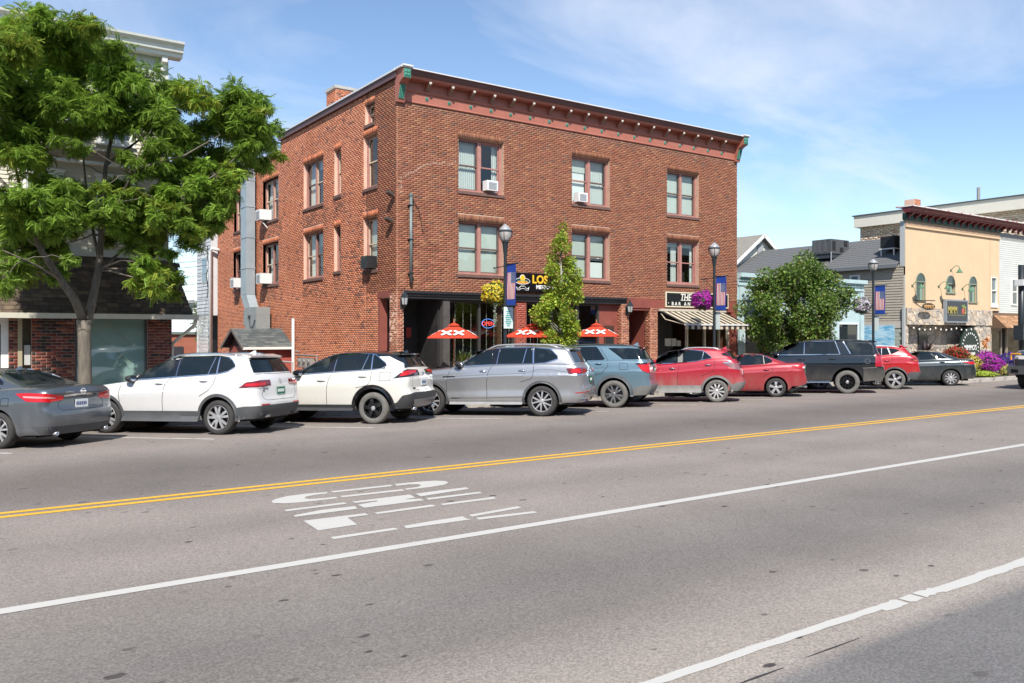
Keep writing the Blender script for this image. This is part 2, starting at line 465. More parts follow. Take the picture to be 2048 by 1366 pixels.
# the word ONLY, painted in stencil strokes to be read by drivers heading right
def zp(px): return [gnd(500 + a*.34180, 900 + b*.34180) for a, b in px]
def arc_o(px): return zp(px)
letters = [
 # O: left bowl, two straight bars, right bowl
 [(125,302),(150,288),(215,272),(330,257),(450,248),(455,256),(390,263),(330,274),(318,283),(345,289),(420,284),(505,276),(512,284),(400,297),(290,309),(200,314),(135,312)],
 [(470,243),(820,205),(838,212),(488,251)], [(525,271),(890,231),(905,239),(542,279)],
 [(845,201),(960,189),(1080,181),(1140,183),(1163,192),(1140,204),(1060,218),(915,235),(905,228),(975,219),(1003,209),(985,202),(930,203),(860,211)],
 # N
 [(200,352),(550,308),(570,316),(212,361)], [(255,384),(420,352),(612,330),(630,345),(265,393)],
 [(597,304),(935,262),(968,280),(905,290),(1000,287),(1018,296),(668,340),(632,322),(750,301),(740,298),(615,312)],
 [(968,258),(1110,238),(1265,220),(1282,229),(1000,273)], [(1030,284),(1340,246),(1360,254),(1045,293)],
 # L
 [(312,416),(672,372),(697,381),(570,398),(628,438),(400,473)], [(730,368),(1065,321),(1090,330),(745,377)], [(1115,317),(1425,276),(1438,286),(1130,325)],
 # Y
 [(470,512),(845,457),(870,466),(490,524)], [(900,446),(1060,418),(1245,390),(1262,402),(1295,408),(915,461)],
 [(1280,382),(1565,331),(1588,340),(1300,392)], [(1320,399),(1660,360),(1680,369),(1340,410)]]
stripe('road_lettering', [zp(l) for l in letters], paint_w)
# stall lines between the angled cars
polys = []
PHI = math.radians(51)
for k in range(-1, 11):
 a = gnd(429, 878.5); x0, y0 = a[0] + 3.42*k, a[1]
 d = Vector((-math.cos(PHI), math.sin(PHI))); nrm = Vector((d.y, -d.x))*.045
 p, q = Vector((x0, y0)), Vector((x0, y0)) + d*((CURB_Y - .1 - y0)/d.y)
 polys.append([tuple(p-nrm), tuple(p+nrm), tuple(q+nrm), tuple(q-nrm)])
stripe('stall_line', polys, paint_thin)

# pavement slab and the planted build-out with its kerb stones
mb = MB()
mb.add([(-80,CURB_Y+.15,PAVE_Z),(35.4,CURB_Y+.15,PAVE_Z),(35.4,24.6,.06),(-80,24.6,.06)], [(0,1,2,3)])
mb.add([(35.4,18.25,.09),(200,18.25,.09),(200,24.6,.09),(35.4,24.6,.09)], [(0,1,2,3)])
tag(mb.build('pavement', concrete), kind='structure')
mb = MB(); mb.box(5.7, 12.5, 24.6, 60, -.3, .05); tag(mb.build('alley', MATS['asphalt']), kind='structure')
kerb = tag(MB().box(-80, 35.2, CURB_Y+.02, CURB_Y+.14, -.3, PAVE_Z-.02).build('kerb', granite), kind='structure')
ORG[kerb.name] = Vector()
stone = None
def kerb_stone(x, y, z, ln, rz=0):
 global stone
 if stone is None:
  mb = MB(); c = .012
  poly = [(-.075,-.3),(.075,-.3),(.075,-c),(.075-c,0),(-.075+c,0),(-.075,-c)]
  mb.prism(poly, lambda a, b, d: (d, a, b), -.5, .5)
  stone = mb.build('kerb_stone', granite, kerb, local=True); o = stone
 else:
  o = stone.copy(); COL.objects.link(o); o.parent = kerb
 o.location = (x, y, z + rng.uniform(-.004, .004)); o.scale = (ln-.012, 1, 1); o.rotation_euler = (0, 0, rz + rng.uniform(-.004, .004))
x = -6.0
while x < 35:
 kerb_stone(x+.9, CURB_Y+.08, PAVE_Z, 1.8); x += 1.8
x = 36.1
while x < 75:
 kerb_stone(x+.75, 18.18, .09, 1.5); x += 1.5
a0 = (36.1, 18.18); a1 = (34.2, CURB_Y)
for k in range(2):
 f = (k+.5)/2; kerb_stone(a0[0]+(a1[0]-a0[0])*f, a0[1]+(a1[1]-a0[1])*f, .06, 1.6, math.atan2(a1[1]-a0[1], a1[0]-a0[0]))
mb = MB()
bed = [(36.3,18.4),(60,18.4),(60,20.6),(35.2,20.6)]
mb.add([(x, y, .10) for x, y in bed], [(0,1,2,3)])
tag(mb.build('planting_bed', M('mulch', (.10,.075,.055), .95, var=.4, vs=18, bump=.8, bs=40, world=True)), kind='structure')

# plain brick row across the street, behind the viewpoint: it shades the low sky and stands in the reflections
rng = random.Random(3)
x = -46.0
while x < 70:
 w = rng.uniform(9, 15); mb = MB(); mb.box(x, x+w-.05, -26, -13.5, 0, rng.uniform(8, 11.5))
 tag(mb.build('street_building', M('opposite_brick', (.16,.085,.06), .9, var=.3, vs=.6, world=True), origin=(x+w/2, -13.5, 0)), kind='structure'); x += w
# ------------------------------------------------------------------ wall tools
def pbox(mb, fn, a0, a1, b0, b1, d0, d1):
 vs = [fn(a, b, d) for d in (d0, d1) for a, b in ((a0,b0),(a1,b0),(a1,b1),(a0,b1))]
 return mb.add(vs, [(0,3,2,1),(4,5,6,7),(0,1,5,4),(1,2,6,5),(2,3,7,6),(3,0,4,7)])
def wall_cells(mb, fn, a0, a1, b0, b1, holes, reveal=.26):
 """wall face with rectangular openings and their reveals"""
 As = sorted({a0, a1} | {min(max(h[k], a0), a1) for h in holes for k in (0, 1)})
 Bs = sorted({b0, b1} | {min(max(h[k], b0), b1) for h in holes for k in (2, 3)})
 for i in range(len(As)-1):
  for j in range(len(Bs)-1):
   ca, cb = (As[i]+As[i+1])/2, (Bs[j]+Bs[j+1])/2
   if any(h[0] < ca < h[1] and h[2] < cb < h[3] for h in holes): continue
   mb.add([fn(As[i],Bs[j],0), fn(As[i+1],Bs[j],0), fn(As[i+1],Bs[j+1],0), fn(As[i],Bs[j+1],0)], [(0,1,2,3)])
 for h in holes:
  q = [(h[0],h[2]),(h[1],h[2]),(h[1],h[3]),(h[0],h[3])]
  for k in range(4):
   (xa, ya), (xb, yb) = q[k], q[(k+1) % 4]
   mb.add([fn(xa,ya,0), fn(xa,ya,-reveal), fn(xb,yb,-reveal), fn(xb,yb,0)], [(0,1,2,3)])
def brick_rects(a0, a1, b0, b1, holes, L=.2085, H=.0677, seed=0, jitter=.004, bond=.5, minlen=.03):
 r = random.Random(seed); out = []
 n = int(round((b1-b0)/H)); H = (b1-b0)/n
 for k in range(n):
  z0, z1 = b0+k*H, b0+(k+1)*H
  segs = [(a0, a1)]
  for h in holes:
   if h[2] < (z0+z1)/2 < h[3]:
    ns = []
    for s in segs:
     if h[1] <= s[0] or h[0] >= s[1]: ns.append(s); continue
     if h[0] > s[0]: ns.append((s[0], h[0]))
     if h[1] < s[1]: ns.append((h[1], s[1]))
    segs = ns
  off = (k % 2)*bond*L + r.uniform(-jitter, jitter)
  for s in segs:
   i0 = math.floor((s[0]-a0-off)/L)
   x = a0 + off + i0*L
   while x < s[1]-1e-6:
    p, q = max(x, s[0]), min(x+L, s[1])
    if q-p > minlen: out.append((p, q, z0, z1))
    x += L
 return out
def brick_mesh(rects, fn, gap, proud, pal, seed, patch=None):
 """all bricks of a wall as five-sided blocks with a colour each"""
 r = np.random.RandomState(seed)
 R = np.array(rects); n = len(R)
 g = gap/2
 a0, a1, b0, b1 = R[:,0]+g, R[:,1]-g, R[:,2]+g, R[:,3]-g
 b0 = b0 + r.uniform(-.001, .001, n); a0 = a0 + r.uniform(-.002, .002, n)
 d = r.uniform(proud[0], proud[1], n)
 tilt = r.uniform(-.0015, .0015, n)
 co = np.zeros((n, 8, 3))
 corners = [(a0,b0),(a1,b0),(a1,b1),(a0,b1)]
 P00, Pa, Pb, Pd = (np.array(fn(*q)) for q in ((0,0,0),(1,0,0),(0,1,0),(0,0,1)))
 ea, eb, ed = Pa-P00, Pb-P00, Pd-P00
 for k, (a, b) in enumerate(corners):
  base = P00 + a[:,None]*ea + b[:,None]*eb
  co[:,k] = base
  co[:,k+4] = base + (d + (tilt if k in (0,3) else -tilt))[:,None]*ed
 faces = np.array([(4,5,6,7),(0,1,5,4),(1,2,6,5),(2,3,7,6),(3,0,4,7)])
 F = (faces[None] + (np.arange(n)*8)[:,None,None]).reshape(-1, 4)
 ci = r.choice(len(pal), n, p=np.array([p[1] for p in pal])/sum(p[1] for p in pal))
 C = np.array([p[0] for p in pal])[ci] * r.uniform(.88, 1.12, (n,1))
 if patch is not None: C = patch(R, C, r)
 me = bpy.data.meshes.new('brickwork')
 me.vertices.add(n*8); me.vertices.foreach_set('co', co.ravel())
 me.loops.add(len(F)*4); me.loops.foreach_set('vertex_index', F.ravel().astype(np.int32))
 me.polygons.add(len(F))
 me.polygons.foreach_set('loop_start', (np.arange(len(F))*4).astype(np.int32))
 me.polygons.foreach_set('loop_total', np.full(len(F), 4, dtype=np.int32))
 me.update(calc_edges=True)
 at = me.color_attributes.new('Col', 'FLOAT_COLOR', 'CORNER')
 arr = np.ones((n, 20, 4), dtype=np.float32); arr[:,:,:3] = C[:,None,:]
 at.data.foreach_set('color', arr.ravel())
 return me
brick_mat = M('brick', attr=True, rough=.85, spec=.25, var=.16, vs=22, bump=.25, bs=120, world=True)
def lay(parent, rects, fn, gap, proud, pal, seed, singles=None, L=.2085, H=.0677, patch=None):
 """300 bricks that show largest as objects of their own (sharing a dozen meshes), the rest as one mesh"""
 off = ORG[parent.name]
 f2 = lambda a, b, d: tuple(Vector(fn(a, b, d)) - off)
 rest = rects
 if singles:
  full = [q for q in rects if abs((q[1]-q[0]) - L) < .003]
  full.sort(key=singles); pick = set(map(id, full[:300]))
  rest = [q for q in rects if id(q) not in pick]
  r = random.Random(seed+9)
  z = [p[1] for p in pal]; variants = []
  hh = full[0][3]-full[0][2]
  for k in range(14):
   c = r.choices(pal, z)[0][0]; s = r.uniform(.82, 1.18)
   me = brick_mesh([(-L/2, L/2, -hh/2, hh/2)], lambda a, b, d: tuple(Vector(fn(a, b, d)) - Vector(fn(0, 0, 0))), gap, proud, [((c[0]*s, c[1]*s, c[2]*s), 1)], k)
   me.materials.append(brick_mat); variants.append(me)
  for q in full[:300]:
   o = bpy.data.objects.new('brick', r.choice(variants)); COL.objects.link(o); o.parent = parent
   o.location = Vector(fn((q[0]+q[1])/2, (q[2]+q[3])/2, r.uniform(-.001, .002))) - off
 if rest:
  o = link_mesh('brickwork', brick_mesh(rest, f2, gap, proud, pal, seed, patch), brick_mat, parent)
  if len(rest) > 60: o['kind'] = 'stuff'
  return o

# glass: clear pane that mirrors by Fresnel
def glass_mat(name, tint, refl=1.0, ior=1.5):
 m = bpy.data.materials.new(name); m.use_nodes = True
 N, L = m.node_tree.nodes, m.node_tree.links
 N.remove(N['Principled BSDF'])
 tr = N.new('ShaderNodeBsdfTransparent'); tr.inputs[0].default_value = (*tint, 1)
 gl = N.new('ShaderNodeBsdfGlossy'); gl.inputs['Roughness'].default_value = .015; gl.inputs[0].default_value = (refl, refl, refl, 1)
 g = N.new('ShaderNodeNewGeometry'); n = N.new('ShaderNodeTexNoise'); n.inputs['Scale'].default_value = 1.3; n.inputs['Detail'].default_value = 1
 L.new(g.outputs['Position'], n.inputs['Vector'])
 bp = N.new('ShaderNodeBump'); bp.inputs['Strength'].default_value = .08; bp.inputs['Distance'].default_value = .05
 L.new(n.outputs['Fac'], bp.inputs['Height']); L.new(bp.outputs[0], gl.inputs['Normal'])
 # Schlick reflectance, the same from both sides of the pane
 dt = N.new('ShaderNodeVectorMath'); dt.operation = 'DOT_PRODUCT'; L.new(g.outputs['Normal'], dt.inputs[0]); L.new(g.outputs['Incoming'], dt.inputs[1])
 ab = N.new('ShaderNodeMath'); ab.operation = 'ABSOLUTE'; L.new(dt.outputs['Value'], ab.inputs[0])
 om = N.new('ShaderNodeMath'); om.operation = 'SUBTRACT'; om.inputs[0].default_value = 1; L.new(ab.outputs[0], om.inputs[1])
 pw = N.new('ShaderNodeMath'); pw.operation = 'POWER'; pw.inputs[1].default_value = 5; L.new(om.outputs[0], pw.inputs[0])
 ml = N.new('ShaderNodeMath'); ml.operation = 'MULTIPLY_ADD'; ml.inputs[1].default_value = .92; ml.inputs[2].default_value = .075; ml.use_clamp = True
 L.new(pw.outputs[0], ml.inputs[0])
 mx = N.new('ShaderNodeMixShader'); L.new(ml.outputs[0], mx.inputs[0]); L.new(tr.outputs[0], mx.inputs[1]); L.new(gl.outputs[0], mx.inputs[2])
 L.new(mx.outputs[0], N['Material Output'].inputs[0]); MATS[name] = m
 return m
pane_glass = glass_mat('window_glass', (.86,.91,.89))
shop_glass = glass_mat('shop_glass', (.70,.76,.74))
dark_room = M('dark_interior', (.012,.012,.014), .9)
blind_mat = M('roller_blind', (.60,.66,.60), .8, var=.05, vs=3, stretch=(1,1,.3), sub=.15)
curtain_mat = M('net_curtain', (.66,.70,.67), .85, var=.12, vs=30, sub=.25)
pink = M('pink_window_paint', (.37,.18,.15), .55, var=.12, vs=5, world=True)
brownsash = M('brown_sash', (.14,.085,.07), .5)
creamsash = M('cream_sash', (.62,.50,.37), .55, var=.1)
sillbrick = M('sill_brick', (.15,.085,.07), .85, var=.25, vs=15, world=True, bump=.3)

def curtain(mb, fn, a0, a1, b0, b1, d, waves=6, amp=.02, scallop=0.0):
 n = waves*4; row = []
 for k in range(n+1):
  a = a0 + (a1-a0)*k/n; dd = d + amp*math.sin(k*math.pi/2)
  low = b0 + scallop*abs(math.sin(k*math.pi/8))
  row.append((fn(a, low, dd), fn(a, b1, dd)))
 for k in range(n):
  mb.add([row[k][0], row[k+1][0], row[k+1][1], row[k][1]], [(0,1,2,3)])
def sash_window(root, fn, a0, a1, b0, b1, styles, depth=.25, casing=.085, mull=.13, frame=pink, sash=brownsash, sash_w=.045, rail=.5, lintel_pal=None, sill=True, seed=0):
 """double-hung windows side by side in one opening: styles holds one list of fittings for each"""
 off = depth - .12
 mb = MB(); e = .003
 pbox(mb, fn, a0+e, a0+casing, b0+e, b1-e, -depth, -off); pbox(mb, fn, a1-casing, a1-e, b0+e, b1-e, -depth, -off)
 pbox(mb, fn, a0+casing, a1-casing, b1-casing*.8, b1-e, -depth, -off-.004); pbox(mb, fn, a0+casing, a1-casing, b0+e, b0+.07, -depth, -off+.03)
 n = len(styles); w = (a1-a0-2*casing-(n-1)*mull)/n
 for k in range(1, n):
  x = a0+casing+k*w+(k-1)*mull
  pbox(mb, fn, x, x+mull, b0+.07, b1-casing*.8, -depth, -off-.002)
 win = mb.build('window', frame, root)
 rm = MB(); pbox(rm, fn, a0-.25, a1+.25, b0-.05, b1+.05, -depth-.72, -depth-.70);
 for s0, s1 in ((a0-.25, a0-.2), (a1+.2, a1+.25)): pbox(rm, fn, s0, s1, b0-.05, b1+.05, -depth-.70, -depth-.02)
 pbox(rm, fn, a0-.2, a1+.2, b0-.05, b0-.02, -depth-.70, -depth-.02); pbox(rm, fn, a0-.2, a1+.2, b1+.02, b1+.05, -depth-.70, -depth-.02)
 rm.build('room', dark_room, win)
 for k, st in enumerate(styles):
  x0 = a0+casing+k*(w+mull); x1 = x0+w; z0, z1 = b0+.07, b1-casing*.8
  zm = z0+(z1-z0)*rail
  for lo, hi, dd in ((z0, zm+.02, -depth+.045), (zm-.02, z1, -depth+.075)):
   sm = MB(); t = sash_w
   pbox(sm, fn, x0+e, x0+t, lo+e, hi-e, dd-.03, dd); pbox(sm, fn, x1-t, x1-e, lo+e, hi-e, dd-.03, dd)
   pbox(sm, fn, x0+t, x1-t, lo+e, lo+t, dd-.03, dd-.001); pbox(sm, fn, x0+t, x1-t, hi-t, hi-e, dd-.03, dd-.001)
   sm.build('sash', st.get('sash', sash), win)
   pm = MB(); pm.add([fn(x0+t,lo+t,dd-.015), fn(x1-t,lo+t,dd-.015), fn(x1-t,hi-t,dd-.015), fn(x0+t,hi-t,dd-.015)], [(0,1,2,3)])
   pm.build('pane', pane_glass, win)
  if 'blind' in st:
   bm = MB(); pbox(bm, fn, x0+.02, x1-.02, z0+(z1-z0)*(1-st['blind']), z1, -depth-.035, -depth-.03)
   bm.build('blind', blind_mat, win)
  if 'blind2' in st:
   bm = MB(); q0, q1 = st['blind2']; pbox(bm, fn, x0+.03, x1-.03, z0+(z1-z0)*q0, z0+(z1-z0)*q1, -depth-.06, -depth-.055)
   bm.build('blind', M('white_blind', (.74,.78,.76), .7), win)
  for (c0, c1, h0, h1, sc) in st.get('curtain', ()):
   cm = MB(); curtain(cm, fn, x0+w*c0, x0+w*c1, z0+(z1-z0)*h0, z0+(z1-z0)*h1, -depth-.06-.03*(h0 > .3), max(2, int((c1-c0)*9)), .016, sc)
   cm.build('curtain', curtain_mat, win, smooth=True)
 if lintel_pal:
  rr = []; x = a0-.02
  nb = int((a1-a0+.04)/.0685); st = (a1-a0+.04)/nb
  for k in range(nb): rr.append((x+k*st, x+(k+1)*st, b1, b1+.215))
  o = link_mesh('lintel', brick_mesh(rr, lambda a, b, d: tuple(Vector(fn(a, b, d)) - ORG[root.name]), .012, (.010,.014), lintel_pal, seed), brick_mat, win)
 if sill:
  sm = MB(); nb = int((a1-a0+.08)/.0685); st = (a1-a0+.08)/nb
  for k in range(nb): pbox(sm, fn, a0-.04+k*st+.003, a0-.04+(k+1)*st-.003, b0-.105, b0-.006, -.1, .045)
  pbox(sm, fn, a0-.04, a1+.04, b0-.10, b0-.012, -.1, .038)
  sm.build('sill', sillbrick, win)
 return win

# ------------------------------------------------------------------ three-storey brick building
XS, YF, XE, YB = 12.45, 24.2, 28.95, 44.4
TOP = 9.56
bb = thing('brick_building', 'three storey red brown brick corner building with a bracketed terracotta cornice', 'building', (XS, YF, 0))
fF = lambda a, b, d: (a, YF-d, b)
fS = lambda a, b, d: (XS-d, -a, b)
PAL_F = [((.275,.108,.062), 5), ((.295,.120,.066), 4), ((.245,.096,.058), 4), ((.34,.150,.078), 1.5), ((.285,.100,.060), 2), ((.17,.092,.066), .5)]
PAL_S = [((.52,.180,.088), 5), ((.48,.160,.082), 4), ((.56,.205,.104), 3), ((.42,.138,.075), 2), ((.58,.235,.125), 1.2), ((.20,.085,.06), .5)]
PAL_P = [((.36,.14,.075), 4), ((.30,.105,.06), 4), ((.42,.19,.11), 3), ((.24,.085,.055), 2)]
PAL_L = [((.215,.088,.050), 4), ((.18,.072,.043), 3), ((.25,.112,.062), 2)]
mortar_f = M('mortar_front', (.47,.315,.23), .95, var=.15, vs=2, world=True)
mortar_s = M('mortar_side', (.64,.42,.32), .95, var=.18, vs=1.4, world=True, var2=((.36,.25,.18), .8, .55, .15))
maroon = M('maroon_paint', (.225,.062,.045), .6, var=.14, vs=3, world=True, bump=.08, bs=30)
terracotta = M('terracotta_paint', (.345,.122,.085), .55, var=.10, vs=2.5, world=True)
purplebrown = M('plum_paint', (.115,.055,.052), .5, var=.12, vs=2, world=True)
green_paint = M('verdigris_paint', (.05,.21,.155), .5, var=.25, vs=25, world=True)
white_metal = M('white_flashing', (.62,.62,.63), .4)
black_trim = M('black_trim', (.022,.022,.023), .45, var=.2, vs=3, world=True)

WX = [(14.76,16.60), (19.70,21.56), (24.67,26.52)]
WZ = [(4.07,5.88), (6.89,8.70)]
holesF = [(x0, x1, z0, z1) for x0, x1 in WX for z0, z1 in WZ]
cutsF = [(h[0]-.02*(h[3] > 0), h[1]+.02, h[2]-.105, h[3]+.215) for h in holesF]
bricksF = [(h[0]-.04, h[1]+.04, h[2]-.105, h[2]) for h in holesF] + [(h[0], h[1], h[2], h[3]) for h in holesF] + [(h[0]-.02, h[1]+.02, h[3], h[3]+.215) for h in holesF]
mb = MB(); wall_cells(mb, fF, XS, XE, 3.42, 10.3, holesF)
wf = mb.build('wall', mortar_f, bb)
rects = brick_rects(XS, XE, 3.42, TOP+.02, bricksF, seed=3)
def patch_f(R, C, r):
 """bricks greyer towards the cornice, repaired brick at the old crack"""
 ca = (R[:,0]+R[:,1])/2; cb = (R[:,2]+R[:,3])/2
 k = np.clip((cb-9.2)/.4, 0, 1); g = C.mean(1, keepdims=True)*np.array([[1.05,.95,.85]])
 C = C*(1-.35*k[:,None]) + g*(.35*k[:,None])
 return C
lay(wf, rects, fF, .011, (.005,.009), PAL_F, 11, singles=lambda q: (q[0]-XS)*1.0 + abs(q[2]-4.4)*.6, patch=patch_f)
# repointed crack running up from the corner to the first top-floor window
mb = MB(); cx, cz = onY(797, 385, YF)[0], onY(797, 385, YF)[1]
pts = [onY(u, v, YF) for u, v in ((797,385),(797,356),(806,352),(816,347),(827,342),(836,335),(849,329),(861,326),(873,328),(884,327),(893,329),(899,328),(906,324),(915,321))]
for (xa, za), (xb, zb) in zip(pts, pts[1:]):
 k = max(1, int(math.hypot(xb-xa, zb-za)/.10))
 for i in range(k):
  x, z = xa+(xb-xa)*i/k, za+(zb-za)*i/k
  z = 3.42 + round((z-3.42)/.0677)*.0677
  pbox(mb, fF, x, x+.10, z-.004, z+.006, .004, .0145); pbox(mb, fF, x+.092, x+.104, z-.004, z+.060, .004, .0142)
mb.build('crack_repointing', M('pale_mortar', (.55,.44,.36), .9), wf)

blind2 = dict(blind=.98)
st3 = [[dict(curtain=[(0,1,0,.48,0),(0,1,.42,1,.12)]), dict(curtain=[(.72,1,.0,1,0)], sash=pink)],
  [dict(blind=.30, blind2=(.0,.72), sash=pink), dict(curtain=[(0,1,0,.5,0),(0,1,.45,1,.10)])],
  [dict(blind=1), dict(blind=1)]]
st2 = [[dict(blind=.99), dict(blind=.97)], [dict(blind=.98), dict(blind=.58, blind2=(.0,.38))],
  [dict(blind=.12, curtain=[(.55,.95,0,1,0)], sash=pink), dict(blind=.12, curtain=[(.82,1,0,1,0)], sash=pink)]]
for k, (x0, x1) in enumerate(WX):
 sash_window(bb, fF, x0, x1, WZ[1][0], WZ[1][1], st3[k], lintel_pal=PAL_L, seed=50+k)
 sash_window(bb, fF, x0, x1, WZ[0][0], WZ[0][1], st2[k], lintel_pal=PAL_L, seed=60+k)

# side wall to the alley
SW = []                                     # (near y, far y, z0, z1, styles)
def sidewin(ul, ur, v_head, v_sill, near=.32):
 yf = onX(ul, 600, XS)[0]; yn, zh = onX(ur, v_head, XS); zs = onX(ur, v_sill, XS)[1]
 return [-yf, -(yn-near), zs, zh]
s1t = sidewin(607.5, 639.7, 315, 406); s1b = sidewin(607.5, 639.7, 467.8, 557)
s0t = sidewin(526, 551.8, 352.6, 435.5); s0b = sidewin(526, 551.8, 489.8, 567.5)
sLt = sidewin(468, 488, 388, 454.5); sLb = sidewin(467, 488.9, 504.5, 576)
s2t = sidewin(669, 679.3, 297.8, 396, .12); s2b = sidewin(668.5, 678.4, 456, 552.8, .12)
s3t = sidewin(727.6, 747, 268.5, 371, .30); s3b = sidewin(727.6, 747, 441.5, 544, .30)
s4 = sidewin(730.5, 746, 198, 240.6, .12)
for h, ref in ((s1t,1),(s0t,1),(sLt,1),(s3t,1),(s1b,0),(s0b,0),(sLb,0),(s3b,0)):
 dz = .5*((WZ[ref][0]+.14)-h[2]);
 h[3] = (WZ[ref][1]+.14); h[2] = WZ[ref][0]+.14
for h, (z0, z1) in ((s2t,(7.15,8.84)), (s2b,(4.35,6.0)), (s4,(9.22,9.92))): h[2], h[3] = z0, z1
sides = [s1t, s0t, sLt, s2t, s3t, s1b, s0b, sLb, s2b, s3b, s4]
STEP_Y = 34.95; TOPS, TOPS2 = 10.28, 9.72
door_side = (-25.54, -24.73, -.3, 3.22)
mb = MB(); wall_cells(mb, fS, -STEP_Y, -YF, -.35, TOPS, sides+[door_side]); wall_cells(mb, fS, -YB, -STEP_Y, -.35, TOPS2, [h for h in sides if h[0] < -STEP_Y])
# keep only one set of reveals for each opening: openings beyond the step belong to the second call
ws = mb.build('wall', mortar_s, bb)
cut = [(h[0]-.04, h[1]+.04, h[2]-.105, h[2]) for h in sides] + [tuple(h) for h in sides] + [(h[0]-.02, h[1]+.02, h[3], h[3]+.215) for h in sides] + [(-25.55,-24.6,-.3,3.42)]
RET = -26.5                                 # dark facing brick of the front returns this far along the side
def patch_s(R, C, r):
 ca = (R[:,0]+R[:,1])/2; cb = (R[:,2]+R[:,3])/2
 n = len(R)
 for h in sides:                         # darker brick patched in below the sills
  m = (ca > h[0]-.1) & (ca < h[1]+.35) & (cb < h[2]-.1) & (cb > h[2]-.75) & (r.rand(n) < .55)
  C[m] *= np.array([[.52,.55,.6]])
 band = np.sin(cb*1.9+np.sin(ca*.7))*.07
 return C*(1+band[:,None])
rS = brick_rects(-YB, RET, -.3, TOPS2, cut, seed=8) + brick_rects(-STEP_Y, RET, TOPS2, TOPS, cut, seed=9) + brick_rects(RET, -25.56, -.3, 3.42, cut, seed=14)
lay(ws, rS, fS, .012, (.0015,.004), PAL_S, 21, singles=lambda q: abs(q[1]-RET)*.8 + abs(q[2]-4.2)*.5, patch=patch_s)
rR = brick_rects(RET, -YF, 3.42, TOPS, cut, seed=10)
lay(ws, rR, fS, .011, (.005,.009), PAL_F, 22, singles=lambda q: abs(q[2]-4.6))
one = dict(sash=creamsash)
for h, st, cas in ((s1t, [dict(sash=brownsash, curtain=[(.0,1,0,1,0)]), dict(sash=creamsash, blind=.2)], .07), (s0t, [dict(sash=creamsash, curtain=[(0,.5,0,1,0)]), dict(sash=creamsash, blind=.3)], .07),
     (sLt, [dict(sash=creamsash, blind=.6), dict(sash=creamsash, blind=.5)], .07), (s2t, [dict(sash=creamsash, blind=1)], .05), (s3t, [dict(sash=creamsash)], .07),
     (s1b, [dict(sash=creamsash, curtain=[(.1,.9,0,1,0)]), dict(sash=brownsash, blind=.3)], .07), (s0b, [dict(sash=creamsash, curtain=[(.2,1,0,1,0)]), dict(sash=brownsash)], .07),
     (sLb, [dict(sash=brownsash), dict(sash=brownsash, blind=.4)], .07), (s2b, [dict(sash=brownsash)], .05), (s3b, [dict(sash=creamsash, blind=.9)], .07), (s4, [dict(sash=creamsash)], .05)):
 sash_window(bb, fS, h[0], h[1], h[2], h[3], st, depth=.24, casing=cas, mull=.09, lintel_pal=PAL_S, seed=int(h[3]*100))
# far walls and flat roof close the block
mb = MB(); mb.box(XE-.2, XE, YF+.01, YB, 0, TOPS2); mb.box(XS+.02, XE-.2, YB-.2, YB, -.3, TOPS2)
mb.build('wall', M('plain_brick_red', (.22,.08,.05), .9, var=.2, vs=8, world=True), bb)
mb = MB(); mb.box(XS+.03, XE-.2, YF+.3, STEP_Y, 9.9, 9.98); mb.box(XS+.03, XE-.2, STEP_Y, YB-.2, 9.4, 9.48); mb.box(XS+.05, XE-.2, STEP_Y-.02, STEP_Y+.2, 9.48, TOPS)
mb.build('roof', M('roof_membrane', (.10,.10,.105), .9, var=.2, vs=1, world=True), bb)
mb = MB()
pbox(mb, fS, -STEP_Y-.05, -YF+.1, TOPS, TOPS+.20, -.25, .10); pbox(mb, fS, -YB, -STEP_Y-.05, TOPS2, TOPS2+.17, -.25, .07)
mb.build('fascia', purplebrown, bb)
mb = MB()
pbox(mb, fS, -STEP_Y-.08, -YF+.1, TOPS+.20, TOPS+.26, -.35, .15); pbox(mb, fS, -YB, -STEP_Y-.08, TOPS2+.17, TOPS2+.22, -.30, .10)
mb.build('flashing', white_metal, bb)
# chimney on the roof edge
cy = onX(679, 190, XS+.9)[0]
ch = MB(); ch.box(XS+.55, XS+1.35, cy-.45, cy+.45, 9.9, 11.55); chm = ch.build('chimney', mortar_s, bb)
for k, (fn2, a0, a1) in enumerate(((lambda a, b, d: (a, cy-.45-d, b), XS+.55, XS+1.35), (lambda a, b, d: (XS+.55-d, -a, b), -cy-.45, -cy+.45))):
 lay(chm, brick_rects(a0, a1, 9.95, 11.50, [], seed=70+k), fn2, .011, (.003,.007), PAL_S, 80+k)
cp = MB(); cp.box(XS+.5, XS+1.4, cy-.5, cy+.5, 11.55, 11.66); cp.build('chimney_cap', concrete, chm)

# ---- bracketed cornice along the street
PR = .46
mb = MB()
prof = [(0,TOP),(.045,TOP),(.055,TOP+.02),(.04,TOP+.06),(.04,TOP+.34),(.075,TOP+.345),(.10,TOP+.41),(.055,TOP+.415),(.055,TOP+.68),(PR-.10,TOP+.69),(PR-.06,TOP+.77),(0,TOP+.77)]
def extr(mb, prof, x0, x1):
 n = len(prof)
 vs = [(x0, YF-d, z) for d, z in prof] + [(x1, YF-d, z) for d, z in prof]
 mb.add(vs, [(i, (i+1) % n, n+(i+1) % n, n+i) for i in range(n)] + [tuple(range(n-1,-1,-1)), tuple(range(n, 2*n))])
extr(mb, prof, XS+.22, XE-.22)
cor = mb.build('cornice', terracotta, bb, fix=True)
mb = MB(); extr(mb, [(0,TOP+.772),(PR-.05,TOP+.772),(PR-.02,TOP+.80),(PR+.02,TOP+.90),(PR+.05,TOP+.93),(0,TOP+.93)], XS+.22, XE-.22)
mb.build('crown_moulding', purplebrown, cor, fix=True)
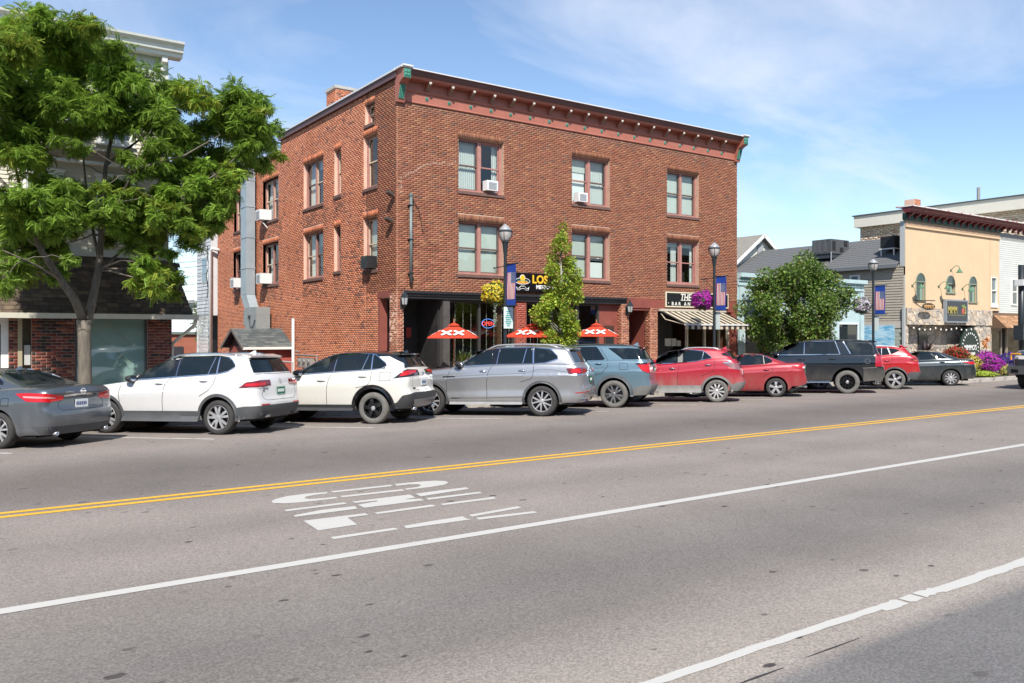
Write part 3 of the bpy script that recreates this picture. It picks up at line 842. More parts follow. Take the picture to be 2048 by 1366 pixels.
mb = MB(); mb.box(XS-.14, XE+.14, YF-PR-.10, YF+.25, TOP+.932, TOP+.965); mb.build('flashing', white_metal, cor)
mods = [857,902,944.7,985.4,1024.5,1063.5,1102,1137.5,1172.5,1206.5,1240,1272,1303,1333.5,1363,1391,1418.5,1446.4]
mod_me = None
bpoly = [(.057,TOP+.43),(.10,TOP+.43),(.17,TOP+.50),(.30,TOP+.60),(.33,TOP+.69),(.057,TOP+.69)]
for u in mods:
 x = onY(u, 230, YF-.2)[0]
 mb = MB(); mb.prism(bpoly, lambda a, b, d: (x+d, YF-a, b), -.055, .055)
 o = mb.build('modillion', terracotta, cor, fix=True)
 mb = MB(); mb.sphere((x, YF-.345, TOP+.645), .05, 8, 5, (1,.5,1)); mb.sphere((x-.03, YF-.345, TOP+.66), .028, 6, 4); mb.sphere((x+.03, YF-.345, TOP+.66), .028, 6, 4)
 mb.build('carved_scroll', M('pale_carving', (.55,.52,.46), .6), cor)
 mb = MB()
 for i in range(5): mb.sphere((x+(.018 if i % 2 else -.018), YF-.135-.034*i, TOP+.465+.031*i), .026, 6, 4)
 mb.build('carved_leaf', green_paint, cor)
 xr = onY(u-3.5, 200, YF-.04)[0]
 mb = MB();
 for i in range(6): mb.sphere((xr+.042*math.cos(i*1.047), YF-.05, TOP+.20+.042*math.sin(i*1.047)), .028, 6, 4, (1,.6,1))
 mb.sphere((xr, YF-.06, TOP+.20), .025, 6, 4)
 mb.build('rosette', green_paint, cor)
for side in (0, 1):
 x0, x1 = (XS-.06, XS+.22) if side == 0 else (XE-.22, XE+.06)
 mb = MB(); mb.prism([(-.02,TOP-.06),(.10,TOP-.06),(.12,TOP+.02),(.26,TOP+.48),(.40,TOP+.56),(.54,TOP+.60),(.54,TOP+.93),(-.02,TOP+.93)], lambda a, b, d: (d, YF-a, b), x0, x1)
 eb = mb.build('end_bracket', terracotta, cor, fix=True)
 mb = MB()
 for i in range(4):
  xx = x0 + .035 + (x1-x0-.07)*(i+.5)/4
  mb.tube([(xx, YF-.135, TOP+.05), (xx, YF-.20, TOP+.26), (xx, YF-.27, TOP+.47)], .024, 6)
 mb.build('fluting', green_paint, cor)
 mb = MB(); cx = (x0+x1)/2
 mb.box(x0+.015, x1-.015, YF-.565, YF-.54, TOP+.62, TOP+.90)
 for i in range(4):
  an = math.pi/4 + i*math.pi/2; mb.sphere((cx+.07*math.cos(an), YF-.57, TOP+.76+.07*math.sin(an)), .055, 8, 5, (1,.5,1))
 mb.build('rosette', green_paint, cor)
 mb = MB(); mb.box(x0-.04, x1+.04, YF-.62, YF+.05, TOP+.967, TOP+1.02); mb.build('flashing', white_metal, cor)

# ---- ground floor: fascia, pillars, shopfronts
mb = MB(); pbox(mb, fF, 12.69, 22.4, 3.19, 3.42, -.25, .03); pbox(mb, fF, 12.69, 22.4, 3.36, 3.44, .03, .12); pbox(mb, fF, 12.69, 22.4, 3.28, 3.36, .03, .07)
mb.build('shop_fascia', black_trim, bb)
mb = MB(); pbox(mb, fF, 22.4, XE, 2.97, 3.42, -.25, .006); mb.build('painted_band', maroon, bb)
mb = MB(); pbox(mb, fF, 22.5, 23.72, 3.06, 3.45, .006, .05); mb.build('door_lintel', maroon, bb)
mb = MB(); pbox(mb, fS, -25.6, -24.70, 3.24, 3.44, -.3, .02); mb.build('door_lintel', maroon, bb)
def brick_pillar(x0, x1, y0, y1, z1, seed):
 mb = MB(); mb.box(x0, x1, y0, y1, -.05, z1); p = mb.build('pillar', mortar_s, bb)
 lay(p, brick_rects(x0, x1, -.05, z1, [], seed=seed), lambda a, b, d: (a, y0-d, b), .014, (.004,.009), PAL_P, seed)
 lay(p, brick_rects(-y1, -y0, -.05, z1, [], seed=seed+1), lambda a, b, d: (x0-d, -a, b), .014, (.004,.009), PAL_P, seed+1)
 return p
brick_pillar(XS+.005, 12.685, YF+.004, 24.73, 3.42, 101)
brick_pillar(22.15, 22.52, YF-.06, 24.5, 3.19, 111)
brick_pillar(23.70, 24.08, YF-.06, 24.5, 3.06, 121)
# corner porch behind the pillar
mb = MB(); mb.box(12.44, 12.72, 25.44, 25.56, 0, 3.22); mb.build('painted_return', maroon, bb)
black_wood = M('black_woodwork', (.028,.027,.027), .5, var=.3, vs=4, world=True)
mb = MB(); mb.box(12.60, 14.2, 25.9, 26.0, 0, 3.4); mb.box(14.10, 14.22, 24.45, 25.9, 0, 3.4); mb.box(12.6, 14.2, 24.3, 26, 3.19, 3.3)
porch = mb.build('porch', black_wood, bb)
mb = MB(); mb.box(12.75, 13.6, 25.86, 25.9, .1, 2.2); mb.box(12.82, 13.53, 25.85, 25.86, 1.0, 2.1); mb.build('door', M('dark_red_door', (.05,.012,.012), .4), porch)
mb = MB(); mb.box(13.15, 13.2, 25.80, 25.85, .9, 1.5); mb.build('door_handle', M('steel', (.6,.6,.6), .25, 1), porch)
for (u0, u1, v0, v1, t_) in ((846.6,856.5,679,713,0), (857.5,866,679,696,0), (871,880.5,697,715,0), (861,871,709,726,1), (812,822,655,675,2)):
 xa, zt_ = onY(u0, v0, 25.84); xb, zb_ = onY(u1, v1, 25.84)
 mb = MB(); mb.box(xa, xb, 25.835, 25.842, zb_, zt_); mb.build('notice', (M('paper', (.68,.68,.64), .8), M('teal_paper', (.08,.35,.42), .7), M('red_paper', (.45,.06,.04), .7))[t_], porch)
# restaurant windows
frame_dark = M('dark_bronze_frame', (.06,.057,.053), .4, .2)
wood_post = M('brown_post', (.12,.055,.03), .6, var=.2, vs=5, world=True)
def shopfront(x0, x1, z0, z1, posts, yb, m=frame_dark, glass=shop_glass, fw=.09):
 mb = MB(); y = yb
 mb.box(x0, x1, y-.05, y+.07, z1-fw, z1); mb.box(x0, x1, y-.05, y+.07, z0, z0+fw)
 xs = [x0] + list(posts) + [x1]
 for x in (x0+fw/2, *posts, x1-fw/2): mb.box(x-fw/2, x+fw/2, y-.055, y+.075, z0+fw, z1-fw)
 f = mb.build('shop_window', m, bb)
 for a, b in zip(xs, xs[1:]):
  g = MB(); g.add([(a,y,z0+fw),(b,y,z0+fw),(b,y,z1-fw),(a,y,z1-fw)], [(0,1,2,3)]); g.build('pane', glass, f)
 return f
w1 = shopfront(14.2, 17.2, .55, 3.19, (15.72, ), 24.42)
mb = MB(); mb.box(14.2, 17.2, 24.36, 24.5, 0, .55); mb.build('stall_riser', black_wood, bb)
mb = MB(); mb.box(14.18, 14.44, YF+.02, YF+.22, 0, 3.19); mb.build('post', M('grey_brown_post', (.07,.065,.06), .6, var=.2, vs=4, world=True), bb)
mb = MB(); pbox(mb, fF, 17.2, 17.62, 0, 3.19, -.3, -.02)
pil = mb.build('pilaster', M('red_paint_worn', (.34,.095,.065), .6, var=.2, vs=6, world=True, var2=((.30,.15,.11), 9, .56, .05)), bb)
lay(pil, brick_rects(17.2, 17.62, 0, 3.19, [], seed=131), lambda a, b, d: (a, YF+.02-d, b), .011, (.002,.004), [((.36,.095,.065), 3), ((.33,.085,.06), 3), ((.33,.13,.095), 1)], 131)
w2 = shopfront(17.65, 20.1, .55, 3.19, (18.9,), 24.42)
mb = MB(); mb.box(17.65, 20.1, 24.36, 24.5, 0, .55); mb.build('stall_riser', black_wood, bb)
w3 = shopfront(20.1, 21.2, .1, 3.19, (), 24.44)
mb = MB(); mb.box(21.2, 22.2, 24.40, 24.5, 0, 3.19)
db = mb.build('door_surround', maroon, bb)
mb = MB(); mb.box(21.45, 21.95, 24.36, 24.40, .1, 2.35); mb.build('door', M('dark_wood_door', (.06,.03,.02), .5, var=.3, vs=5), db)
mb = MB(); mb.box(21.53, 21.87, 24.35, 24.36, 1.2, 2.2); mb.build('door_pane', dark_room, db)
for x in (16.6, 19.4):
 mb = MB(); mb.box(x, x+.15, 24.55, 24.7, 0, 3.1); mb.build('post', wood_post, bb)
# doorway between the brick pillars
mb = MB(); mb.box(22.52, 23.7, 25.5, 25.6, 0, 3.06); mb.box(22.42, 22.52, 24.5, 25.6, 0, 3.06); mb.box(23.70, 23.78, 24.5, 25.6, 0, 3.06)
dw = mb.build('doorway', maroon, bb)
mb = MB(); mb.box(22.7, 23.6, 25.45, 25.5, .1, 2.3); mb.build('door', black_wood, dw)
# bar front under the awning
cream = M('cream_frame', (.55,.50,.41), .5)
mb = MB(); mb.box(24.08, 26.0, 25.2, 25.3, 0, 2.97); mb.build('dark_partition', black_wood, bb)
w4 = shopfront(26.0, 28.6, .6, 2.6, (27.1, 28.0), 24.40, m=cream, fw=.06)
mb = MB(); mb.box(26.0, 28.6, 24.34, 24.5, 0, .6); mb.build('stall_riser', maroon, bb)
mb = MB(); mb.box(26.0, 28.6, 24.34, 24.5, 2.6, 2.97); mb.build('transom_panel', maroon, bb)
mb = MB(); mb.box(28.6, XE, YF+.004, 24.5, 0, 2.97); mb.build('pilaster', maroon, bb)
for (u0, u1, v0, v1) in ((1329.5,1341,677,692), (1342.5,1352,677,692), (1353.6,1361,681,692)):
 xa, zt_ = onY(u0, v0, 25.19); xb, zb_ = onY(u1, v1, 25.19)
 mb = MB(); mb.box(xa, xb, 25.17, 25.198, zb_, zt_); mb.build('notice', MATS['paper'], bb)
# dark shop interior: floor, back wall, ceiling
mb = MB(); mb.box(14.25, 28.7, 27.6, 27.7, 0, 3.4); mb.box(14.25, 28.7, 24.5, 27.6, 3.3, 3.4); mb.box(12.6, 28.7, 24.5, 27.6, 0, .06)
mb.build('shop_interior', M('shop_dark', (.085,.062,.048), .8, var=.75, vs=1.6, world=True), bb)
# strings of bulbs hanging inside the restaurant windows
mb = MB(); r = random.Random(4)
for k in range(18):
 x = 14.5 + k*.32
 if 17.1 < x < 17.75: continue
 mb.beam((x, 24.52, 3.1), (x, 24.52, .7), .006)
 for j in range(13): mb.sphere((x+r.uniform(-.02,.02), 24.51, 3.0-.17*j+r.uniform(-.03,.03)), .013, 5, 3)
tag(mb.build('string_lights', M('bulb_glass', (.8,.75,.65), .3), bb), kind='stuff')
# ------------------------------------------------------------------ white clapboard building on the left with a brick shopfront
LX0, LX1 = -7.0, 5.55
lb = thing('clapboard_building', 'pale clapboard building above a brown shingled mansard and brick shopfront', 'building', (LX1, YF, 0))
clap = M('cream_clapboard', (.56,.52,.43), .6, var=.06, vs=3, world=True, var2=((.42,.39,.32), 1.2, .58, .2))
trim_w = M('white_trim', (.72,.72,.68), .5, var=.06, vs=4, world=True)
trim_g = M('greenish_trim', (.50,.52,.46), .5, var=.08, vs=4, world=True)
YU = 24.75                                   # upper wall stands a little behind the shopfront
mb = MB(); mb.box(LX0, LX1, YU, YU+12, 3.9, 9.6); mb.build('wall', clap, lb)
lw = [(-4.6,-3.5), (-2.2,-1.1), (onY(52, 480, YU)[0], onY(118, 480, YU)[0]), (onY(200, 480, YU)[0], onY(262, 480, YU)[0])]
wins = []
for x0, x1 in lw:
 wins.append((x0, x1, 4.55, 6.15)); wins.append((x0, x1, 7.25, 8.75))
z, n = 4.30, 0
while z < 9.05:
 segs = [(LX0, LX1)]
 for w in wins:
  if w[2]-.12 < z+.05 < w[3]+.12:
   ns = []
   for a, b in segs:
    if w[1]+.1 <= a or w[0]-.1 >= b: ns.append((a, b)); continue
    if w[0]-.1 > a: ns.append((a, w[0]-.1))
    if w[1]+.1 < b: ns.append((w[1]+.1, b))
   segs = ns
 for a, b in segs:
  mb = MB(); mb.prism([(0, z), (.028, z), (.006, z+.112), (0, z+.112)], lambda p, q, d: (d, YU-p, q), a, b)
  mb.build('board', clap, lb, fix=True)
 z += .105
for (x0, x1, z0, z1) in wins:
 mb = MB(); f = lambda a, b, d: (a, YU-d, b)
 for q in ((x0-.1, x0, z0-.1, z1+.12), (x1, x1+.1, z0-.1, z1+.12), (x0, x1, z1, z1+.12), (x0, x1, z0-.1, z0)): pbox(mb, f, *q, 0, .05)
 pbox(mb, f, x0-.14, x1+.14, z1+.12, z1+.18, 0, .08)
 win = mb.build('window', trim_w, lb)
 for lo, hi, dd in ((z0, (z0+z1)/2+.02, .012), ((z0+z1)/2-.02, z1, .024)):
  mb = MB()
  for q in ((x0, x0+.05, lo, hi), (x1-.05, x1, lo, hi), (x0+.05, x1-.05, lo, lo+.05), (x0+.05, x1-.05, hi-.05, hi)): pbox(mb, f, *q, dd-.012, dd+.01)
  mb.build('sash', trim_w, win)
  mb = MB(); pbox(mb, f, x0+.05, x1-.05, lo+.05, hi-.05, .0, dd-.004); mb.build('pane', M('dark_pane', (.02,.028,.032), .03, spec=.8), win)
 mb = MB(); pbox(mb, f, x0-.12, x1+.12, z0-.14, z0-.1, 0, .09); mb.build('sill', trim_w, win)
mb = MB(); pbox(mb, lambda a, b, d: (a, YU-d, b), LX1-.16, LX1+.03, 3.9, 9.1, -.02, .045); pbox(mb, lambda a, b, d: (a, YU-d, b), LX0, LX1-.16, 4.10, 4.30, 0, .05)
mb.build('corner_board', trim_g, lb)
# shingled band between the upper floors
mb = MB(); pbox(mb, lambda a, b, d: (a, YU-d, b), LX0, LX1+.05, 6.55, 6.62, 0, .20); mb.build('band_course', trim_w, lb)
for k in range(3):
 mb = MB(); mb.prism([(.19-.05*k, 6.62+.10*k), (.205-.05*k, 6.62+.10*k), (.145-.05*k, 6.74+.10*k), (.13-.05*k, 6.74+.10*k)], lambda p, q, d: (d, YU-p, q), LX0, LX1+.03)
 mb.build('shingle_course', M('tan_shingle', (.34,.22,.12), .85, var=.25, vs=12, stretch=(1,1,4), world=True), lb, fix=True)
# frieze and cornice
mb = MB(); pbox(mb, lambda a, b, d: (a, YU-d, b), LX0, LX1+.02, 9.05, 9.75, -.1, .06)
for zz in (9.14, 9.40): pbox(mb, lambda a, b, d: (a, YU-d, b), LX0, LX1+.03, zz, zz+.035, .06, .075)
mb.build('frieze', trim_g, lb)
mb = MB(); n = 9
prof = [(0,9.72),(.36,9.72),(.38,9.80),(.46,9.84),(.50,9.96),(.60,10.04),(.62,10.10),(0,10.10)]
vs = [(LX0, YU-d, q) for d, q in prof] + [(LX1+.33, YU-d, q) for d, q in prof]; k = len(prof)
mb.add(vs, [(i, (i+1) % k, k+(i+1) % k, k+i) for i in range(k)] + [tuple(range(k-1,-1,-1)), tuple(range(k, 2*k))]); mb.build('cornice', trim_w, lb, fix=True)
for x in (LX1-.12, LX1-2.6, LX1-5.1):
 mb = MB(); mb.prism([(.06,9.36),(.14,9.36),(.16,9.5),(.30,9.56),(.32,9.72),(.06,9.72)], lambda a, b, d: (x+d, YU-a, b), -.07, .07); mb.build('bracket', trim_w, lb, fix=True)
mb = MB(); mb.box(LX0, LX1+.2, YU-.4, YU+12, 10.10, 10.16); mb.build('roof', M('grey_roof', (.3,.3,.3), .8), lb)
# mansard of dark shingles over the shop: each course of tabs laid separately, the biggest tabs as objects
shing = M('mansard_shingle', attr=True, rough=.9, var=.3, vs=9, world=True, bump=.4, bs=50)
EZ, TZ, EY, TY = 2.52, 4.10, YF-.55, YU-.02
tabs = []; r = random.Random(12); rows_ = 15
for k in range(rows_):
 q0, q1 = k/rows_, (k+1.25)/rows_
 x = LX0 - r.uniform(0, .2)
 while x < LX1+.40-.06*k/rows_:
  w = r.uniform(.22, .32); c = r.choice([(.085,.062,.043), (.105,.076,.050), (.070,.050,.036), (.14,.10,.063)])
  tabs.append((max(x, LX0), min(x+w-.008, LX1+.42-.30*k/rows_), q0, min(1.0, q1), c)); x += w
def tab(mb, t):
 x0, x1, q0, q1, c = t; mb.col = c
 p = lambda q, o: (EY+(TY-EY)*q - o, EZ+(TZ-EZ)*q + o*.4)
 a, b = p(q0, .022), p(q1, .006); lo = p(q0, .004)
 mb.add([(x0,a[0],a[1]),(x1,a[0],a[1]),(x1,b[0],b[1]),(x0,b[0],b[1]),(x0,lo[0],lo[1]),(x1,lo[0],lo[1])], [(0,1,2,3),(4,5,1,0),(5,2,1),(4,0,3)])
mb = MB(); mb.col = (.03,.024,.02)
mb.add([(LX0,EY,EZ),(LX1+.42,EY,EZ),(LX1+.12,TY,TZ),(LX0,TY,TZ),(LX1+.42,YU,EZ),(LX0,YU,EZ),(LX1+.12,YU,TZ)], [(0,1,2,3),(1,4,6,2),(0,5,4,1)])
man = mb.build('mansard', shing, lb)
order = sorted(tabs, key=lambda t: -t[0])
for t in order[:300]:
 mb = MB(); tab(mb, t); mb.build('shingle', shing, man)
mb = MB()
for t in order[300:]: tab(mb, t)
tag(mb.build('shingles', shing, man), kind='stuff')
mb = MB(); mb.box(LX0, LX1+.55, EY-.12, EY+.02, EZ-.10, EZ+.03); gut = mb.build('gutter', M('gutter_metal', (.52,.49,.40), .5, var=.1, vs=3, world=True), lb)
mb = MB(); mb.tube([(LX1+.50, EY-.05, EZ-.08), (LX1+.48, EY+.05, EZ-.25), (LX1+.06, YF+.15, EZ-.75), (LX1+.05, YF+.2, EZ-1.0), (LX1+.05, YF+.2, .1)], .045, 8); mb.build('downpipe', MATS['gutter_metal'], lb, smooth=True)
# shopfront wall of mixed red and black brick, a big window paled for its reflection, a door
sx = lambda u: onY(u, 680, YF)[0]
hole_w = (sx(150), sx(295), .45, EZ-.05); hole_d = (sx(0)-1.2, sx(17), 0, EZ-.05); hole_v = (sx(38), sx(63), 0, EZ-.05)
f = lambda a, b, d: (a, YF-d, b)
mb = MB(); wall_cells(mb, f, LX0, LX1, 0, EZ, [hole_w, hole_d, hole_v], .22); lsw = mb.build('wall', M('mortar_tan', (.33,.255,.20), .95, var=.15, vs=3, world=True), lb)
PAL_X = [((.165,.042,.030), 4), ((.115,.035,.027), 4), ((.050,.036,.034), 2.2), ((.22,.075,.048), 2), ((.29,.145,.09), 1)]
lay(lsw, brick_rects(sx(17), LX1, 0, EZ, [hole_w, hole_v], L=.235, H=.078, seed=31), f, .016, (.008,.014), PAL_X, 32, singles=lambda q: -q[0]*.3+abs(q[2]-1.6), L=.235, H=.078)
mb = MB()
for q in ((hole_w[0], hole_w[0]+.05, .45, EZ-.05), (hole_w[1]-.05, hole_w[1], .45, EZ-.05), (hole_w[0]+.05, hole_w[1]-.05, .45, .50), (hole_w[0]+.05, hole_w[1]-.05, EZ-.10, EZ-.05)): pbox(mb, f, *q, -.12, -.03)
lwn = mb.build('shop_window', frame_dark, lb)
mb = MB(); pbox(mb, f, hole_w[0]+.05, hole_w[1]-.05, .50, EZ-.10, -.075, -.07); mb.build('pane', glass_mat('pale_glass', (.80,.86,.84)), lwn)
mb = MB(); pbox(mb, f, hole_w[0]+.03, hole_w[1]-.03, .47, EZ-.07, -.13, -.12); mb.build('window_covering', M('pale_reflection_film', (.58,.69,.66), .8, var=.10, vs=.9, world=True, var2=((.72,.78,.74), .7, .55, .2)), lwn)  # covering colour paled to carry the sky reflected in the glass
mb = MB()
for k, (a, b) in enumerate((((205,640),(296,716)),((190,668),(262,728)))):
 xa, za = onY(a[0], a[1], YF+.1); xb, zb = onY(b[0], b[1], YF+.1); mb.beam((xa, YF+.112, za), (xb, YF+.112, zb), .035, .008, up=(0,1,0))
mb.build('tape', M('tape', (.62,.62,.52), .5), lwn)
mb = MB(); pbox(mb, f, hole_v[0], hole_v[1], 0, EZ-.05, -.22, -.20)
mb.build('recess_panel', M('olive_panel', (.13,.105,.06), .7, var=.2, vs=5, world=True), lb)
mb = MB(); pbox(mb, f, hole_v[0]-.03, hole_v[0]+.07, 0, EZ-.05, -.18, .02); mb.build('conduit', M('tan_pipe', (.33,.28,.18), .6), lb)
mb = MB(); pbox(mb, f, hole_v[1]-.16, hole_v[1]-.02, 1.25, 1.75, -.12, -.06); mb.build('letter_box', M('grey_box', (.45,.45,.43), .5), lb)
mb = MB()
for q in ((hole_d[1]-.16, hole_d[1], 0, EZ-.05), (hole_d[0], hole_d[0]+.16, 0, EZ-.05), (hole_d[0]+.16, hole_d[1]-.16, EZ-.25, EZ-.05), (hole_d[0]+.16, hole_d[1]-.16, 0, .5)): pbox(mb, f, *q, -.15, -.05)
dr = mb.build('door', trim_w, lb)
mb = MB(); pbox(mb, f, hole_d[0]+.16, hole_d[1]-.16, .5, EZ-.25, -.11, -.10); mb.build('door_pane', MATS['dark_pane'], dr)

# ------------------------------------------------------------------ things in the alley
zb = zg
# vent duct up the side wall with its fan box
duct_m = M('galvanised_duct', (.36,.42,.45), .45, .35, var=.10, vs=2, world=True)
XD = XS - .12
dk_ = thing('vent_duct', 'tall galvanised vent duct climbing the brick side wall above the shed', 'duct', (XS-.3, onX(510, 600, XS)[0], 2.2))
y0, y1 = onX(492, 500, XD)[0], onX(519, 500, XD)[0]
yc, hw = (y0+y1)/2, (y0-y1)/2*.42
zt = 9.55
def duct_seg(pa, pb, w, d):
 mb = MB(); (ya, za), (yb, zb_) = pa, pb
 vs = []
 for y, z in (pa, pb):
  vs += [(XD-.42, y-w, z), (XD-.02, y-w, z), (XD-.02, y+w, z), (XD-.42, y+w, z)]
 mb.add(vs, [(0,1,2,3),(7,6,5,4),(0,4,5,1),(1,5,6,2),(2,6,7,3),(3,7,4,0)]); return mb
zk, zl = onX(505, 590, XD)[1], onX(520, 645, XD)[1]
zz_ = [zk, zk+1.2, zk+2.6, zk+4.0, zk+5.2, zt]
for a, b in zip(zz_, zz_[1:]): duct_seg((yc, a+.006), (yc, b-.006), hw, .5).build('duct_section', duct_m, dk_)
ye = onX(524, 640, XD)[0]
duct_seg((ye, zl-.25), (yc, zk-.006), hw, .5).build('duct_elbow', duct_m, dk_, fix=True)
mb = MB()
for z in zz_[1:-1]: mb.box(XD-.44, XD-.0, yc-hw-.02, yc+hw+.02, z-.02, z+.02)
mb.build('duct_flange', duct_m, dk_)
yb0, yb1 = onX(517, 640, XD)[0], onX(541, 640, XD)[0]
zb0, zb1 = onX(530, 654, XD)[1], onX(530, 615, XD)[1]
mb = MB(); mb.box(XD-.62, XD-.02, yb1, yb0-.05, zb0-.45, zb1); fb = mb.build('fan_box', M('grey_metal', (.30,.33,.33), .5, .3, var=.08, vs=3, world=True), dk_)
mb = MB(); mb.tube([(XD-.63, yb1+.9, zb1-.45), (XD-.66, yb1+.8, zb0+.05), (XD-.66, yb1+.4, zb0-.05), (XD-.64, yb1+.15, zb0+.3)], .018, 6); mb.box(XD-.68, XD-.62, yb1+.85, yb1+1.0, zb1-.5, zb1-.35); mb.build('cable', black_plastic if 'black_plastic' in globals() else black_trim, dk_)
mb = MB(); mb.box(XD-.30, XD+.1, onX(511,640,XD)[0]-.1, onX(500,640,XD)[0], zb0+.1, zb1-.1); mb.build('switch_box', MATS['grey_metal'], dk_)
# little shed with a shingled gable roof against the wall
yr, zr = onX(563.4, 656, XS); ye_, ze = onX(588.6, 692, XS)
xl = 10.35; dyr = yr-ye_
shed = thing('alley_shed', 'small dark red shed with a grey shingled gable roof against the brick wall', 'shed', (11.4, yr, 0))
red_board = M('red_board', (.33,.075,.055), .7, var=.12, vs=3, world=True)
mb = MB(); mb.box(xl+.25, XS-.02, ye_+.25, yr+dyr-.25, -.3, ze+.02); mb.build('wall', red_board, shed)
mb = MB(); mb.add([(xl+.25,ye_+.25,ze),(xl+.25,yr+dyr-.25,ze),(xl+.25,yr,zr-.12)], [(0,2,1)]); mb.build('gable', M('dark_gable', (.09,.035,.028), .8), shed)
mb = MB()
for s_ in (-1, 1):
 yy = yr + s_*dyr
 mb.add([(xl,yy,ze-.03),(XS-.01,yy,ze-.03),(XS-.01,yr,zr-.03),(xl,yr,zr-.03),(xl,yy,ze-.09),(XS-.01,yy,ze-.09),(XS-.01,yr,zr-.09),(xl,yr,zr-.09)], [(0,1,2,3),(7,6,5,4),(0,4,5,1),(3,7,4,0),(1,5,6,2)])
rf = mb.build('roof', M('shed_deck', (.10,.10,.10), .9), shed)
gm = M('grey_shingle', attr=True, rough=.9, var=.25, vs=14, world=True)
r = random.Random(3); nr_ = 10
for k in range(nr_):
 x = xl - r.uniform(0, .2)
 while x < XS-.02:
  w = r.uniform(.20, .34); a, b = max(x, xl), min(x+w-.006, XS-.02); x += w
  if b-a < .03: continue
  mb = MB(); mb.col = r.choice([(.085,.10,.10), (.105,.12,.118), (.070,.083,.085), (.13,.14,.135)])
  q0, q1 = k/nr_, min(1, (k+1.2)/nr_)
  p = lambda q, o: (ye_+(yr-ye_)*q - o*.5, ze+(zr-ze)*q-.03 + o)
  A, B, C = p(q0, .016), p(q1, .005), p(q0, .003)
  mb.add([(a,*A),(b,*A),(b,*B),(a,*B),(a,*C),(b,*C)], [(0,1,2,3),(4,5,1,0)]); mb.build('shingle', gm, rf)
mb = MB(); mb.box(xl-.02, XS-.02, ye_-.03, ye_, ze-.13, ze-.03); mb.build('fascia', trim_w, shed)
mb = MB()
for s_ in (-1, 1): mb.beam((xl-.02, yr+s_*(dyr+.02), ze-.10), (xl-.02, yr, zr-.07), .04, .12)
mb.build('barge_board', M('grey_wood', (.13,.12,.11), .8), shed)
mb = MB(); mb.box(XS-.75, XS-.60, ye_+.21, ye_+.25, .95, 1.2); mb.build('shed_lamp', black_trim, shed)
# white plastic vent pipe and gas meters by the wall
yp = onX(591, 650, XS)[0]
mb = MB(); mb.tube([(XS-.10, yp, -.1), (XS-.10, yp, onX(591, 637, XS)[1])], .065, 12); tag(mb.build('vent_pipe', M('white_pvc', (.74,.74,.74), .4), smooth=True, sharp=50, origin=(XS-.1, yp, -.1)), 'white plastic vent pipe standing upright against the brick side wall', 'pipe')
ym = onX(625, 700, XS)[0]
gmr = thing('gas_meters', 'cluster of grey gas meters and pipes on the brick side wall', 'gas meters', (XS-.2, ym, 0))
mm = M('meter_grey', (.30,.30,.29), .5, .3, var=.15, vs=6)
for k in range(3):
 mb = MB(); y = ym+.55-k*.5; mb.box(XS-.34, XS-.12, y-.16, y+.16, .72, 1.08); mb.lathe([(.09,-.03),(.09,.03)], 14, (XS-.36, y, .97), axis='x'); mb.build('meter', mm, gmr)
mb = MB(); mb.tube([(XS-.22, ym+1.3, 1.20), (XS-.22, ym-1.0, 1.20), (XS-.22, ym-1.0, .1)], .03, 8); mb.tube([(XS-.22, ym+1.3, 1.33), (XS-.05, ym+1.3, 1.33)], .03, 8); mb.build('gas_pipe', mm, gmr)
mb = MB(); mb.tube([(XS-1.0, ym+.9, .05), (XS-1.0, ym+.9, .95), (XS-1.0, ym-.5, .95), (XS-1.0, ym-.5, .05)], .04, 8); tag(mb.build('bollard_rail', M('galv_rail', (.5,.48,.45), .5, .3), origin=(XS-1.0, ym+.2, 0)), 'bent pipe guard rail in front of the gas meters', 'rail')
# white rear porch of the brick building: boards above, lattice below
wp = thing('rear_porch', 'white clapboard rear porch with lattice below behind the brick building', 'porch', (12.4, 44.6, 0))
xw0, xw1, yw = 12.15, 12.95, 44.45
white_board = M('white_board', (.54,.56,.57), .6, var=.06, vs=3, world=True)
def wpf(a, b, d): return (xw0-d, -a, b)
mb = MB(); mb.box(xw0, 13.6, yw, 47.2, 3.0, 9.0); mb.build('wall', white_board, wp)
z = 3.05
while z < 8.95:
 mb = MB(); mb.prism([(0,z),(.03,z),(.006,z+.20),(0,z+.20)], lambda p, q, d: (xw0-p, d, q), yw, 47.2); mb.build('board', white_board, wp, fix=True); z += .19
for (v0, v1) in ((400, 455), (505, 562)):
 za, zb_ = onX(436, v1, xw0)[1], onX(436, v0, xw0)[1]
 mb = MB(); mb.box(xw0-.04, xw0-.01, 45.1, 46.2, za, zb_); w_ = mb.build('window', trim_w, wp)
 mb = MB(); mb.box(xw0-.05, xw0-.042, 45.2, 46.1, za+.1, zb_-.1); mb.build('pane', M('blue_pane', (.10,.17,.24), .05, spec=.8), w_)
mb = MB()
n = 22
for k in range(n):
 for sg in (1, -1):
  ya = yw + (47.2-yw)*(k-6)/(n-8); yb_ = ya + sg*2.6*.55; za, zb_ = .2, 3.0
  # clip to the panel
  t0, t1 = 0.0, 1.0; dy = yb_-ya
  for bound, s_ in ((yw, 1), (47.2, -1)):
   den = dy*s_; num = (bound-ya)*s_
   if abs(den) < 1e-9: continue
   t = num/den
   if den > 0: t0 = max(t0, t)
   else: t1 = min(t1, t)
  if t0 < t1: mb.beam((xw0-.01*sg, ya+dy*t0, za+(zb_-za)*t0), (xw0-.01*sg, ya+dy*t1, za+(zb_-za)*t1), .05, .012, up=(1,0,0))
tag(mb.build('lattice', white_board, wp), kind='stuff')
mb = MB(); mb.box(xw0-.03, xw0+.05, yw-.02, yw+.08, 0, 9.0); mb.box(xw0-.03, xw0+.05, 47.1, 47.2, 0, 3.0); mb.build('post', white_board, wp)
